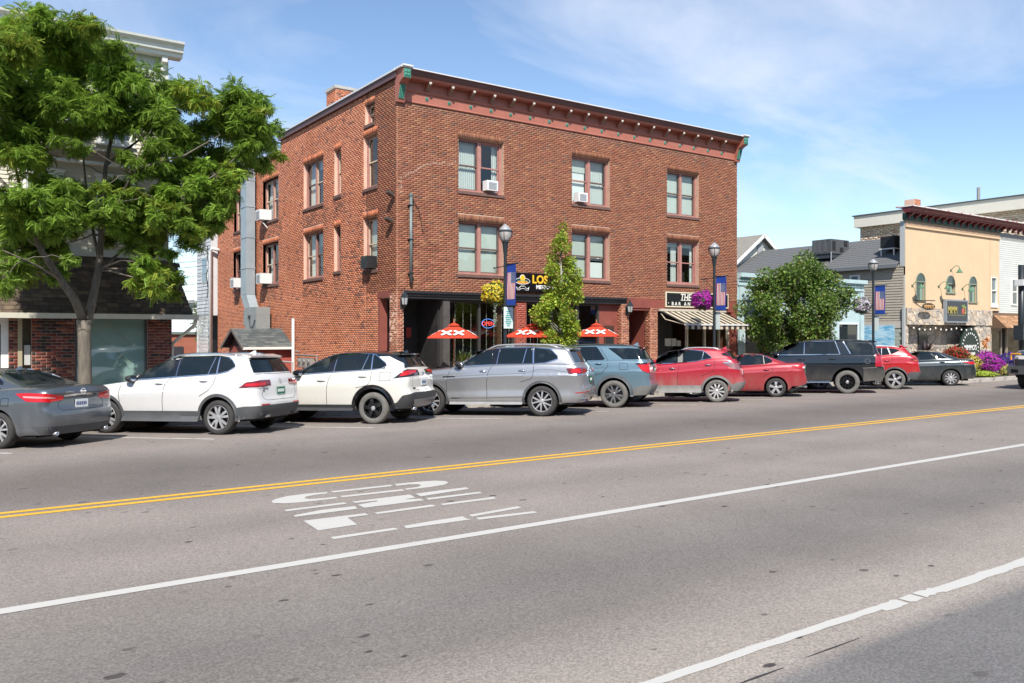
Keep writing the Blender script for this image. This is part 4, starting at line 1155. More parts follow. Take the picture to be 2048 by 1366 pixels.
mb = MB(); mb.box(xw0+.6, xw0+.65, yw, 47.2, 0, 3.0); mb.build('backing', M('dark_gap', (.02,.02,.02), .9), wp)
mb = MB(); mb.tube([(xw0+.35, yw-.35, 6.35), (xw0-.02, yw-.22, 6.45), (xw0-.10, yw-.15, 6.30), (xw0-.10, yw-.15, 0)], .09, 8); mb.build('downpipe', M('pipe_grey_white', (.55,.57,.57), .5), wp, smooth=True)
# ------------------------------------------------------------------ buildings to the right of the brick one
# ---- low blue shop
bs = thing('blue_shop', 'low pale blue shopfront with a dentil cornice behind the round tree', 'shop', (33.5, YF, 0))
BX0, BX1 = 29.0, 38.5
pale_blue = M('pale_blue_paint', (.40,.52,.53), .6, var=.08, vs=2, world=True)
mb = MB(); mb.box(BX0, BX1, YF+.02, 34, 2.6, 4.2); mb.build('wall', pale_blue, bs)
mb = MB(); f = lambda a, b, d: (a, YF-d, b)
pbox(mb, f, BX0, BX1+.05, 4.52, 4.70, -.1, .20); pbox(mb, f, BX0, BX1+.03, 4.46, 4.52, -.1, .12); pbox(mb, f, BX0, BX1, 4.20, 4.46, -.1, .02); pbox(mb, f, BX0, BX1, 4.16, 4.22, .02, .06)
co = mb.build('cornice', pale_blue, bs)
mb = MB(); x = BX0+.03
while x < BX1-.05: pbox(mb, f, x, x+.055, 4.345, 4.45, .02, .085); x += .115
tag(mb.build('dentils', pale_blue, co), kind='stuff')
mb = MB(); pbox(mb, f, BX0, BX1, 3.50, 3.53, -.01, .02); mb.build('moulding', M('blue_shadow_gap', (.12,.18,.20), .7), bs)  # dark strip, the shadow line put into its colour
for x0 in (BX0+.05, BX0+2.4, BX0+4.7, BX0+7.0, BX1-.35):
 mb = MB(); pbox(mb, f, x0, x0+.3, 0, 4.1, -.05, .07); mb.build('pilaster', pale_blue, bs)
for x0, x1 in ((29.4,31.35), (31.75,33.65), (34.05,35.95), (36.35,38.1)):
 mb = MB()
 for q in ((x0, x0+.08, .4, 2.6), (x1-.08, x1, .4, 2.6), (x0+.08, x1-.08, .4, .5), (x0+.08, x1-.08, 2.5, 2.6)): pbox(mb, f, *q, -.1, .01)
 w_ = mb.build('shop_window', M('blue_white_trim', (.60,.68,.70), .5), bs)
 mb = MB(); pbox(mb, f, x0+.08, x1-.08, .5, 2.5, -.06, -.05); mb.build('pane', MATS['dark_pane'], w_)
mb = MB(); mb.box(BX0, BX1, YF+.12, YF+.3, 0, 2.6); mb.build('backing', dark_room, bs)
mb = MB(); pbox(mb, f, BX0, BX1, 0, .4, -.1, -.0); mb.build('stall_riser', pale_blue, bs)
mb = MB(); mb.box(BX0, BX1, YF+.1, 34, 4.55, 4.60); mb.build('roof', MATS['roof_membrane'], bs)
mb = MB(); pbox(mb, f, BX0+.1, BX0+.55, 2.95, 3.45, .02, .05); mb.build('sign_panel', M('cream_panel', (.62,.62,.52), .6), bs)

# ---- yellow restaurant with false front, grey roofed rear and block side wall
yx0, yx1 = 42.3, 52.55
yb = thing('yellow_building', 'yellow stucco restaurant front with arched windows, stone base and maroon cornice', 'restaurant', (yx0, YF, 0))
stucco = M('yellow_stucco', (.62,.455,.285), .85, var=.05, vs=1.5, world=True, bump=.15, bs=60)
oy = lambda u, v: onY(u, v, YF)
aw = []
for (u0, u1, vt, vb) in ((1832,1849.5,547,600.6), (1892.6,1908.5,552,585.5), (1938,1952.8,553.8,604.6)):
 x0, zt = oy(u0, vt); x1, zb_ = oy(u1, vb); aw.append((x0, x1, zb_, oy((u0+u1)/2, vt)[1]))
hol = [(a[0], a[1], a[2], a[3]-(a[1]-a[0])/2) for a in aw]
rw = (oy(1982,554)[0], oy(1994,554)[0], oy(1988,608.5)[1], oy(1988,554)[1])
mb = MB(); wall_cells(mb, f, yx0, yx1, 3.40, 7.75, hol + [rw], .12)
wy = mb.build('wall', stucco, yb)
# arched heads: cut as fans that sit over the square openings
for (x0, x1, z0, zt), h in zip(aw, hol):
 cx, rr, zs = (x0+x1)/2, (x1-x0)/2, h[3]
 mb = MB(); n = 14
 outer = [f(cx+(rr+.07)*math.cos(math.pi*k/n), zs+(rr+.07)*math.sin(math.pi*k/n), .012) for k in range(n+1)]
 glass_pts = [f(cx+rr*math.cos(math.pi*k/n), zs+rr*math.sin(math.pi*k/n), .006) for k in range(n+1)]
 mb.add(glass_pts, [tuple(range(n+1))])
 fr = MB()
 tr = M('olive_trim', (.24,.26,.19), .6)
 P = [f(x0-.02, z0, .01)] + [f(cx-(rr+.02)*math.cos(math.pi*k/n), zs+(rr+.02)*math.sin(math.pi*k/n), .01) for k in range(n+1)] + [f(x1+.02, z0, .01)]
 fr.tube(P, .035, 6); fr.beam(f(x0-.08, z0-.03, .03), f(x1+.08, z0-.03, .03), .08, .07); fr.beam(f(x0, zs, -.02), f(x1, zs, -.02), .06, .06)
 w_ = fr.build('window', tr, yb)
 mb.build('fanlight', M('green_dark_pane', (.03,.05,.045), .04, spec=.8), w_)
 mb = MB(); pbox(mb, f, x0, x1, z0, zs, -.10, -.09); mb.build('pane', MATS['green_dark_pane'], w_)
 mb = MB(); curtain(mb, f, x0+(x1-x0)*.62, x1-.05, z0+.02, zs-.02, -.085, 3, .01); mb.build('curtain', M('green_curtain', (.25,.36,.28), .8), w_)
mb = MB(); x0, x1, z0, z1 = rw
for q in ((x0, x0+.07, z0, z1), (x1-.07, x1, z0, z1), (x0+.07, x1-.07, z0, z0+.07), (x0+.07, x1-.07, z1-.07, z1), (x0+.07, x1-.07, (z0+z1)/2-.03, (z0+z1)/2+.03)): pbox(mb, f, *q, -.1, .02)
pbox(mb, f, x0-.05, x1+.05, z0-.2, z0, -.02, .06)
w_ = mb.build('window', trim_w, yb); mb = MB(); pbox(mb, f, x0+.07, x1-.07, z0+.07, z1-.07, -.09, -.08); mb.build('pane', M('grey_pane', (.16,.20,.20), .05, spec=.8), w_)
gx_ = oy(1980, 500)[0]
mb = MB(); pbox(mb, f, gx_-.02, gx_+.02, 3.4, 7.75, -.0, .004); mb.build('stucco_joint', M('stucco_joint', (.42,.27,.14), .9), yb)
mb = MB(); pbox(mb, f, yx0, yx1, 7.75, 8.05, -.1, .03); mb.build('frieze_band', M('tan_band', (.36,.25,.165), .7), yb)
mb = MB(); pbox(mb, f, yx0, yx1, 7.68, 7.76, .0, .09); mb.build('moulding', stucco, yb)
mb = MB(); pbox(mb, f, yx0-.1, yx1, 8.05, 8.40, -.1, .10); mb.build('frieze', M('dark_green_paint', (.035,.085,.062), .6, var=.2, vs=3, world=True), yb)
mar = M('cornice_maroon', (.13,.022,.028), .5, var=.2, vs=3, world=True)
mb = MB(); prof = [(.1,8.40),(.42,8.40),(.46,8.50),(.55,8.56),(.60,8.68),(0,8.68)]
k = len(prof); XR_ = 66.0
vs = [(yx0-.35, YF-d, q) for d, q in prof] + [(XR_, YF-d, q) for d, q in prof]
mb.add(vs, [(i, (i+1) % k, k+(i+1) % k, k+i) for i in range(k)] + [tuple(range(k-1,-1,-1)), tuple(range(k, 2*k))]); cy_ = mb.build('cornice', mar, yb, fix=True)
mb = MB(); pbox(mb, f, yx0-.4, XR_, 8.68, 8.735, -.3, .66); mb.build('flashing', M('worn_flashing', (.68,.64,.62), .5, var2=((.45,.18,.18), 2.5, .55, .05), world=True), cy_)
x = yx0+.1
while x < XR_-.2:
 mb = MB(); mb.prism([(.1,8.12),(.17,8.12),(.2,8.24),(.40,8.32),(.42,8.40),(.1,8.40)], lambda a, b, d: (x+d, YF-a, b), -.06, .06); mb.build('bracket', mar, cy_, fix=True); x += .68
# stone ground floor: irregular stones, each its own piece
stone_m = M('fieldstone', attr=True, rough=.9, var=.22, vs=7, bump=.5, bs=18, world=True)
joint_m = M('stone_joint', (.24,.215,.185), .95)
def stones(parent, x0, x1, z0, z1, holes, seed, Y):
 """Voronoi-like stones: jittered grid points, cells cut by half planes"""
 r = random.Random(seed); pts = []; sx_, sz_ = .36, .24
 nx, nz = int((x1-x0)/sx_)+2, int((z1-z0)/sz_)+2
 for i in range(-1, nx+1):
  for j in range(-1, nz+1): pts.append((x0+(i+.5+r.uniform(-.42,.42))*sx_, z0+(j+.5+(i % 2)*.4+r.uniform(-.42,.42))*sz_))
 n_made = 0
 for p in pts:
  poly = [(x0,z0),(x1,z0),(x1,z1),(x0,z1)]
  for q in pts:
   if q is p or abs(q[0]-p[0]) > 1.1 or abs(q[1]-p[1]) > .9: continue
   mx, mz = (p[0]+q[0])/2, (p[1]+q[1])/2; nx_, nz_ = q[0]-p[0], q[1]-p[1]
   new = []
   for a, b in zip(poly, poly[1:]+poly[:1]):
    da = (a[0]-mx)*nx_+(a[1]-mz)*nz_; db = (b[0]-mx)*nx_+(b[1]-mz)*nz_
    if da <= 0: new.append(a)
    if (da < 0) != (db < 0) and abs(da-db) > 1e-12:
     t = da/(da-db); new.append((a[0]+(b[0]-a[0])*t, a[1]+(b[1]-a[1])*t))
   poly = new
   if len(poly) < 3: break
  if len(poly) < 3: continue
  cx = sum(a[0] for a in poly)/len(poly); cz = sum(a[1] for a in poly)/len(poly)
  if any(h[0] < cx < h[1] and h[2] < cz < h[3] for h in holes): continue
  sh = lambda s: [(cx+(a[0]-cx)*s, cz+(a[1]-cz)*s) for a in poly]
  A, B = sh(.93), sh(.80); d = r.uniform(.02, .05)
  mb = MB(); mb.col = r.choice([(.44,.38,.30), (.50,.44,.36), (.38,.335,.28), (.54,.44,.33), (.34,.30,.26), (.48,.38,.28)])
  n = len(A)
  vs = [(a, Y, b) for a, b in A] + [(a, Y-d*.7, b) for a, b in A] + [(a, Y-d, b) for a, b in B]
  mb.add(vs, [(i, (i+1) % n, n+(i+1) % n, n+i) for i in range(n)] + [(n+i, n+(i+1) % n, 2*n+(i+1) % n, 2*n+i) for i in range(n)] + [tuple(range(2*n, 3*n))])
  mb.build('stone', stone_m, parent); n_made += 1
sxr = oy(1980, 640)[0]
mb = MB(); mb.box(yx0, sxr, YF-.10, YF+.15, 2.52, 3.42); sb = mb.build('stone_band', joint_m, yb)
stones(sb, yx0, sxr, 2.52, 3.42, [], 5, YF-.10)
rec = (oy(1833,680)[0], oy(1968,680)[0])      # porch recessed behind the band
mb = MB(); mb.box(yx0, rec[0]-.9, YF-.02, YF+.2, 0, 2.52); p1 = mb.build('stone_pier', joint_m, yb); stones(p1, yx0, rec[0]-.9, 0, 2.52, [], 6, YF-.02)
mb = MB(); mb.box(rec[1]-1.2, sxr, YF-.02, YF+.2, 0, 2.52); p2 = mb.build('stone_pier', joint_m, yb); stones(p2, rec[1]-1.2, sxr, 0, 2.52, [], 7, YF-.02)
YR = YF+.75
mb = MB(); mb.box(yx0+.3, sxr-.1, YR, YR+.15, 0, 2.6); p3 = mb.build('stone_wall', joint_m, yb)
dwx = (oy(1862,660)[0], oy(1880,660)[0])
stones(p3, rec[0]-.9, rec[1]-1.2, 0, 2.52, [(dwx[0]-.1, dwx[1]+.1, 0, 2.3)], 8, YR)
mb = MB(); mb.box(dwx[0], dwx[1], YR-.06, YR-.005, .9, 2.2); mb.build('window', M('dark_window', (.012,.018,.018), .05, spec=.7), yb)
mb = MB(); mb.box(yx0+.3, sxr, YF-.05, YR, 2.54, 2.6); mb.build('porch_ceiling', M('porch_dark', (.06,.05,.045), .9), yb)
# arched black sign with white lettering, set in the stone
ax0, ax1 = oy(1915,690)[0], oy(1955,690)[0]; acx, arr = (ax0+ax1)/2, (ax1-ax0)/2; azs = oy(1935, 690)[1]; atop = oy(1935,655)[1]
mb = MB(); n = 20
prof = [(acx-arr, .1), (acx+arr, .1)] + [(acx+arr*math.cos(math.pi*k/n), azs-.2+(atop-azs+.2)*math.sin(math.pi*k/n)) for k in range(n+1)]
mb.prism(prof, lambda a, b, d: (a, YF-.12-d, b), -.05, .03); asg = mb.build('arched_board', M('sign_dark_green', (.010,.025,.020), .35), yb, fix=True)
mb = text_mb("MIMMO'S", .42, facing_front(acx, oy(1935,700)[1], YF-.155), .012, bold=.004, squeeze=.82); mb.build('lettering', M('sign_white', (.75,.75,.72), .5), asg)
mb = text_mb("524-0244", .26, facing_front(acx, oy(1935,711)[1], YF-.155), .012, bold=.010, squeeze=1.05); mb.build('lettering', MATS['sign_white'], asg)
mb = MB(); R1 = arr*.80
for k in range(17):
 an = math.radians(200-220*k/16); a_, b_ = acx+R1*math.cos(an), azs-.25+(atop-azs)*.92*math.sin(an)
 mb.cbox((a_, YF-.155, b_), (.07, .012, .10), Matrix.Rotation(-(an-math.pi/2), 3, 'Y'))
mb.build('sign_border', MATS['sign_white'], asg)
# door beside the stone and the shingled canopy
bw = thing('white_building', 'white clapboard building with a brown shingled canopy at the end of the row', 'building', (yx1, YF, 0))
mb = MB(); mb.box(yx1, 66, YF+.03, YF+10, 3.2, 8.05); mb.build('wall', M('grey_white_clapboard', (.56,.58,.55), .6, var=.05, vs=3, world=True), bw)
z = 3.3
while z < 7.7:
 mb = MB(); mb.prism([(0,z),(.03,z),(.006,z+.135),(0,z+.135)], lambda p, q, d: (d, YF+.03-p, q), yx1+.02, 62); mb.build('board', MATS['grey_white_clapboard'], bw, fix=True); z += .125
mb = MB(); mb.box(yx1, 66, YF, YF+.2, 7.7, 8.1); mb.build('frieze', M('grey_band', (.26,.27,.26), .6), bw)
x0, x1 = oy(2022,580)[0], oy(2034,580)[0]; z0, z1 = oy(2028,611)[1], oy(2028,557)[1]
mb = MB()
for q in ((x0, x0+.1, z0, z1), (x1-.1, x1, z0, z1), (x0+.1, x1-.1, z0, z0+.1), (x0+.1, x1-.1, z1-.1, z1), (x0+.1, x1-.1, (z0+z1)/2-.04, (z0+z1)/2+.04)): pbox(mb, f, *q, -.03, .05)
w_ = mb.build('window', trim_w, bw); mb = MB(); pbox(mb, f, x0+.1, x1-.1, z0+.1, z1-.1, -.02, .02); mb.build('pane', MATS['grey_pane'], w_)
shk = M('cedar_shingle', attr=True, rough=.85, var=.2, vs=12, world=True)
cx0 = sxr+.05; r = random.Random(6)
mb = MB(); mb.col = (.12,.07,.04); mb.add([(cx0,YF-.9,2.38),(64,YF-.9,2.38),(64,YF,3.3),(cx0,YF,3.3),(cx0,YF,2.38),(64,YF,2.38)], [(0,1,2,3),(0,3,4),(0,4,5,1)])
cn = mb.build('canopy', shk, bw); nr_ = 9; cnt = 0
for k in range(nr_):
 x = cx0
 while x < 62:
  w = r.uniform(.16, .30); q0, q1 = k/nr_, min(1, (k+1.2)/nr_)
  p = lambda q, o: (YF-.9+.9*q-o, 2.38+.92*q+o)
  A, B, C = p(q0, .018), p(q1, .006), p(q0, .003)
  if cnt < 290:
   mb = MB(); mb.col = r.choice([(.33,.185,.095), (.40,.23,.12), (.27,.145,.075), (.45,.28,.16)])
   mb.add([(x,*A),(x+w-.01,*A),(x+w-.01,*B),(x,*B),(x,*C),(x+w-.01,*C)], [(0,1,2,3),(4,5,1,0)]); mb.build('shingle', shk, cn); cnt += 1
  x += w
mb = MB(); mb.box(sxr+.05, 64, YF+.5, YF+.6, 0, 3.2); mb.build('shop_back', M('shop_brown', (.06,.045,.035), .8), bw)
for x0, x1 in ((sxr+.15, sxr+1.5), (sxr+2.1, sxr+4.6), (sxr+4.9, sxr+7)):
 mb = MB()
 for q in ((x0, x0+.1, .1, 2.4), (x1-.1, x1, .1, 2.4), (x0+.1, x1-.1, .1, .35), (x0+.1, x1-.1, 2.25, 2.4)): pbox(mb, f, *q, -.12, -.02)
 w_ = mb.build('shop_window', M('taupe_frame', (.30,.25,.19), .6), bw); mb = MB(); pbox(mb, f, x0+.1, x1-.1, .35, 2.25, -.08, -.07); mb.build('pane', shop_glass, w_)
# side of the restaurant: siding above, painted blocks below, grey roof behind the false front
sdg = M('taupe_siding', (.36,.32,.255), .65, var=.06, vs=3, world=True)
mb = MB(); mb.box(yx0+.03, yx0+.3, YF+.25, 36, 0, 5.8); mb.build('wall', sdg, yb)
z = 2.75
while z < 5.7:
 mb = MB(); mb.prism([(0,z),(.035,z),(.006,z+.15),(0,z+.15)], lambda p, q, d: (yx0+.03-p, d, q), YF+.1, 36); mb.build('board', sdg, yb, fix=True); z += .142
mb = MB(); mb.box(yx0-.03, yx0+.02, YF+.1, 36, 2.35, 2.72); mb.build('band', M('pale_ledge', (.48,.44,.38), .7), yb)
blk = M('green_block', (.33,.36,.31), .85, var=.08, vs=4, world=True)
for j in range(11):
 for i in range(12):
  y0 = YF+.1+i*.42+(j % 2)*.21
  mb = MB(); mb.box(yx0-.04, yx0+.028, y0+.006, y0+.414, .1+j*.20+.005, .1+(j+1)*.20-.005); mb.build('block', blk, yb)
y0, y1 = onX(1790, 670, yx0)[0], onX(1724, 670, yx0)[0]; z0, z1 = onX(1757, 693, yx0)[1], onX(1757, 651, yx0)[1]
def mural():
 m = bpy.data.materials.new('mural_sky'); m.use_nodes = True; N, L = m.node_tree.nodes, m.node_tree.links; b = N['Principled BSDF']; b.inputs['Roughness'].default_value = .8
 g = N.new('ShaderNodeNewGeometry'); mp = N.new('ShaderNodeMapping'); mp.inputs['Scale'].default_value = (1,1.2,5); L.new(g.outputs['Position'], mp.inputs[0])
 n = N.new('ShaderNodeTexNoise'); n.inputs['Scale'].default_value = 1.6; n.inputs['Detail'].default_value = 5; L.new(mp.outputs[0], n.inputs['Vector'])
 r = N.new('ShaderNodeValToRGB'); e = r.color_ramp.elements; e[0].position = .36; e[0].color = (.10,.36,.56,1); e[1].position = .62; e[1].color = (.45,.66,.76,1)
 L.new(n.outputs['Fac'], r.inputs[0]); L.new(r.outputs[0], b.inputs['Base Color']); return m
mb = MB(); mb.box(yx0-.062, yx0-.045, y0, y1, z0, z1); mb.build('mural', mural(), yb)
mb = MB(); mb.box(yx0-.12, yx0-.02, YF-.03, YF+.1, 0, 3.5); mb.build('corner_pipe', M('grey_pipe', (.40,.42,.42), .5), yb)
mb = MB()
for zq in [2.8+.142*k for k in range(38)]:
 if 5.75 < zq < 7.9: pass
mb.box(yx0-.02, yx0+.02, YF+.02, YF+.28, 5.6, 8.0); mb.build('return_board', M('grey_siding', (.40,.42,.41), .6), yb)
groof = M('grey_roof_shingle', (.115,.118,.120), .9, var=.18, vs=7, stretch=(1,3,1), world=True, bump=.3, bs=25)
RXr, RZr = 46.0, 7.62
mb = MB()
mb.add([(yx0-.25,YF+.3,5.72),(RXr,YF+.3,RZr),(RXr,40,RZr),(yx0-.25,40,5.72),(50,YF+.3,5.72),(50,40,5.72)], [(0,1,2,3),(1,4,5,2)])
mb.add([(yx0-.25,YF+.3,5.60),(yx0-.25,40,5.60),(yx0-.25,40,5.72),(yx0-.25,YF+.3,5.72)], [(0,1,2,3)])
rf = mb.build('roof', groof, yb)
r = random.Random(77); L_ = math.hypot(RXr-yx0+.25, RZr-5.72)
for k in range(14):                          # courses of shingles proud of the roof
 q0, q1 = k/14, min(1, (k+1.1)/14)
 p = lambda q, o: (yx0-.25+(RXr-yx0+.25)*q - o*.4, 5.72+(RZr-5.72)*q + o)
 A, B, C = p(q0, .02), p(q1, .006), p(q0, .003)
 mb = MB(); mb.add([(A[0],YF+.3,A[1]),(A[0],40,A[1]),(B[0],40,B[1]),(B[0],YF+.3,B[1]),(C[0],YF+.3,C[1]),(C[0],40,C[1])], [(0,3,2,1),(4,0,1,5)]); mb.build('shingle_course', groof, rf)
mb = MB(); mb.box(yx0-.30, yx0-.24, YF+.3, 36, 5.55, 5.74); mb.build('fascia', M('blue_grey_fascia', (.14,.155,.165), .6), yb)
mb = MB(); zc = oy(1825,400)[1]; xc = onY(1825, 405, YF+1.2)[0]; zc = onY(1825, 400, YF+1.2)[1]; mb.box(xc-.30, xc+.30, YF+.9, YF+1.5, 6.5, zc); ch = mb.build('chimney', mortar_s, yb)
lay(ch, brick_rects(xc-.30, xc+.30, zc-.75, zc, [], seed=41), lambda a, b, d: (a, YF+.9-d, b), .012, (.003,.006), PAL_S, 41)
mb = MB(); mb.box(yx0-.045, yx0+.0, onX(1727,590,yx0)[0]+.2, onX(1700,590,yx0)[0], 4.75, 5.30); w_ = mb.build('window', trim_w, yb); mb = MB(); mb.box(yx0-.055, yx0-.046, onX(1727,590,yx0)[0]+.32, onX(1700,590,yx0)[0]-.12, 4.82, 5.22); mb.build('pane', MATS['grey_pane'], w_)
# gabled rear house
gh_ = thing('gabled_house', 'gabled house with pale siding rising behind the blue shop', 'house', (45.7, 36, 0))
GY = 36.0; px, pz = onY(1528.6, 468.5, GY); lx, lz = onY(1472, 524, GY); slope = (pz-lz)/(px-lx)
hw = 4.4
mb = MB(); mb.add([(px-hw+.5,GY+.4,2),(px+hw-.5,GY+.4,2),(px+hw-.5,GY+.4,pz-slope*(hw-.5)),(px,GY+.4,pz-.1),(px-hw+.5,GY+.4,pz-slope*(hw-.5)),(px-hw+.5,GY+10,2),(px-hw+.5,GY+10,pz-slope*(hw-.5))], [(0,1,2,3,4),(0,4,6,5)]); mb.build('wall', M('cream_siding', (.64,.62,.54), .65), gh_)
z = 5.0
while z < pz-.25:
 w = min(hw-.5, (pz-z-.12)/slope-.05)
 if w > .05:
  mb = MB(); mb.prism([(0,z),(.03,z),(.006,z+.13),(0,z+.13)], lambda p, q, d: (d, GY+.4-p, q), px-w, px+w); mb.build('board', MATS['cream_siding'], gh_, fix=True)
 z += .125
mb = MB()
for s_ in (-1, 1):
 a = Vector((px, 0, pz)); b_ = Vector((px+s_*hw, 0, pz-slope*hw))
 mb.add([(a.x,GY,a.z),(b_.x,GY,b_.z),(b_.x,GY+10,b_.z),(a.x,GY+10,a.z),(a.x,GY,a.z-.12),(b_.x,GY,b_.z-.12),(b_.x,GY+10,b_.z-.12),(a.x,GY+10,a.z-.12)], [(0,1,2,3),(7,6,5,4),(1,5,6,2)] )
mb.build('roof', M('tan_grey_shingle', (.22,.205,.175), .9, var=.2, vs=8, world=True), gh_)
for s_ in (-1, 1):
 mb = MB(); mb.beam((px, GY-.02, pz-.09), (px+s_*hw, GY-.02, pz-slope*hw-.09), .05, .20, up=(0,0,1)); mb.build('barge_board', trim_w, gh_)
mb = MB(); mb.box(px-.28, px+.28, GY+.30, GY+.39, pz-1.35, pz-.65); mb.build('gable_vent', M('vent_grey', (.30,.32,.33), .6), gh_)
# big pale building far behind
fb_ = thing('far_building', 'large pale brick building with a plain cream parapet far behind the restaurant', 'building', (60, 30, 0))
mb = MB(); mb.box(60, 90, 20, 38, 0, 10.35); w_ = mb.build('wall', M('pinkish_rubble', (.42,.33,.235), .9, var=.2, vs=3, world=True, var2=((.30,.17,.12), 1.6, .55, .08)), fb_)
PAL_D = [((.52,.43,.32), 5), ((.46,.35,.25), 3), ((.36,.22,.16), 1.5), ((.56,.48,.37), 2)]
lay(w_, brick_rects(-38, -20, 7.6, 10.35, [], L=.42, H=.14, seed=44), lambda a, b, d: (60-d, -a, b), .03, (.01,.02), PAL_D, 44)
mb = MB(); mb.box(59.6, 90, 19.6, 38.3, 10.35, 11.22); mb.build('parapet', M('cream_parapet', (.60,.57,.49), .7, var=.05, vs=2, world=True), fb_)
mb = MB(); mb.box(59.5, 90, 19.5, 38.4, 11.22, 11.30); mb.build('coping', M('dark_coping', (.06,.07,.07), .6), fb_)
mb = MB(); mb.tube([(62, onX(1957,390,62)[0], 11), (62, onX(1957,390,62)[0], onX(1957,375,62)[1])], .12, 8); mb.build('vent_pipe', MATS['meter_grey'], fb_)
mb = MB(); yy = onX(1790, 465, 60)[0]
for k in range(2):
 n = 10; c_ = yy - 2.6*k
 mb.add([(59.97, c_+.55*math.cos(math.pi*i/n), 9.1+.45*math.sin(math.pi*i/n)) for i in range(n+1)]+[(59.97, c_-.55, 7.5), (59.97, c_+.55, 7.5)], [tuple(range(n+3))])
mb.build('window', M('dull_pane', (.10,.085,.065), .4), fb_)
# roof plant
hv = thing('rooftop_unit', 'large grey rooftop air handling unit on the grey shingled roof', 'air conditioner', (43.9, 29.7, 6.3))
hg = M('unit_grey', (.075,.08,.083), .55, var=.06, vs=3)
mb = MB(); mb.box(43.0, 44.8, 29.1, 30.35, 6.72, 7.56); u_ = mb.build('housing', hg, hv)
mb = MB()
for y in (29.35, 29.75, 30.05): mb.box(42.985, 43.0, y, y+.24, 6.8, 7.5)
mb.build('side_panel', M('unit_grey_light', (.095,.10,.103), .5), hv)
mb = MB(); mb.box(43.15, 43.45, 29.08, 29.1, 6.9, 7.45); mb.box(43.9, 44.2, 29.07, 29.1, 6.85, 7.1); mb.box(44.3, 44.6, 29.07, 29.1, 7.2, 7.5); mb.build('grille', black_trim, hv)
mb = MB(); mb.box(43.3, 43.37, 29.085, 29.095, 7.2, 7.45); mb.box(43.02, 43.0, 29.3, 29.5, 7.42, 7.5); mb.build('label_plate', MATS['paper'], hv)
mb = MB(); mb.box(43.05, 44.75, 29.15, 30.3, 6.45, 6.72); mb.build('curb', M('dark_curb', (.03,.04,.05), .7), hv)
mb = MB(); mb.box(44.8, 45.05, 29.3, 29.6, 7.1, 7.45); mb.tube([(44.9,29.45,7.1),(44.92,29.45,6.6),(44.85,29.5,6.55)], .04, 6); mb.build('control_box', MATS['meter_grey'], hv)
mb = MB(); mb.tube([(43.0, 29.08, 6.8), (43.0, 29.08, 5.9)], .035, 6); mb.build('drain_pipe', M('galv', (.45,.46,.47), .4, .5), hv)
cd = thing('condenser', 'black slatted condenser on a white stand beside the yellow false front', 'air conditioner', (43.8, 25.8, 6.4))
mb = MB(); mb.box(43.3, 44.2, 25.4, 26.2, 6.75, 7.42); mb.build('housing', black_trim, cd)
for k in range(8):
 mb = MB(); z = 6.80+k*.075; mb.box(43.27, 44.22, 25.37, 25.395, z, z+.035); mb.box(43.27, 43.295, 25.40, 26.2, z, z+.035); mb.build('slat', M('slat_black', (.03,.032,.035), .5), cd)
mb = MB()
for x, y in ((43.33,25.43),(44.17,25.43),(43.33,26.17),(44.17,26.17)): mb.beam((x,y,6.2),(x,y,6.75), .06)
mb.box(43.25, 44.25, 25.35, 26.25, 6.69, 6.745); mb.build('stand', trim_w, cd)

# ------------------------------------------------------------------ distance seen through the alley
fh = thing('distant_brick_shed', 'low red brick building with a white roof seen down the alley', 'building', (13, 70, 0))
mb = MB(); mb.box(8, 22.5, 72, 84, -1, 2.0); w_ = mb.build('wall', M('far_brick', (.30,.10,.06), .9, var=.15, vs=2, world=True), fh)
mb = MB(); mb.box(7.8, 22.7, 71.8, 84, 2.0, 2.2); mb.build('eave', M('far_green_trim', (.12,.16,.13), .7), fh)
mb = MB(); mb.add([(7.8,71.8,2.2),(22.7,71.8,2.2),(22.7,84,3.4),(7.8,84,3.4)], [(0,1,2,3)]); mb.build('roof', M('far_white_roof', (.62,.63,.63), .7), fh)
for x in (10.5, 13.5, 16.5, 19.5):
 mb = MB(); mb.box(x, x+.9, 71.9, 71.99, -.2, 1.0); mb.build('window', M('far_dark', (.03,.03,.035), .5), fh)
fw = thing('distant_white_house', 'pale house with rows of small windows far down the alley', 'house', (23, 115, 0))
mb = MB(); mb.box(14, 29, 112, 124, -2, 6.0); mb.build('wall', M('far_white', (.60,.62,.64), .7), fw)
mb = MB(); mb.box(13.5, 29.5, 111.5, 124.5, 6.0, 6.3); mb.build('roof', M('far_roof', (.25,.26,.28), .8), fw)
mb = MB(); mb.box(14, 29, 111.9, 111.99, .6, 1.9); mb.build('blue_band', M('far_blue', (.13,.25,.40), .6), fw)
for k in range(9):
 for z in (2.3, 4.3):
  mb = MB(); mb.box(14.6+k*1.6, 15.4+k*1.6, 111.9, 111.98, z, z+1.2); mb.build('window', M('far_glass', (.06,.08,.10), .2), fw)
# overhead wires between the white porch and a pole down the alley
wires = thing('overhead_wires', 'bundle of black overhead wires strung across the alley to the white porch', 'wires', (12.1, 45, 5))
r = random.Random(8)
for k in range(9):
 a = Vector((12.1, 44.9+r.uniform(-.3,.3), 6.4-k*.42+r.uniform(-.1,.1))); b_ = Vector((5.0+r.uniform(-.6,.3), 40+r.uniform(-3,6), 6.0-k*.30+r.uniform(-.5,.5)))
 mb = MB(); sag = r.uniform(.15, .5)
 mb.tube([a.lerp(b_, t/8) - Vector((0,0,sag*4*(t/8)*(1-t/8))) for t in range(9)], .012, 4); mb.build('wire', black_trim, wires)
mb = MB(); mb.tube([(12.05,44.8,6.6),(12.0,44.7,6.0),(12.1,44.75,5.6),(11.95,44.7,5.1),(12.08,44.8,4.4),(12.0,44.7,3.9)], .025, 5); mb.build('service_cable', black_trim, wires)
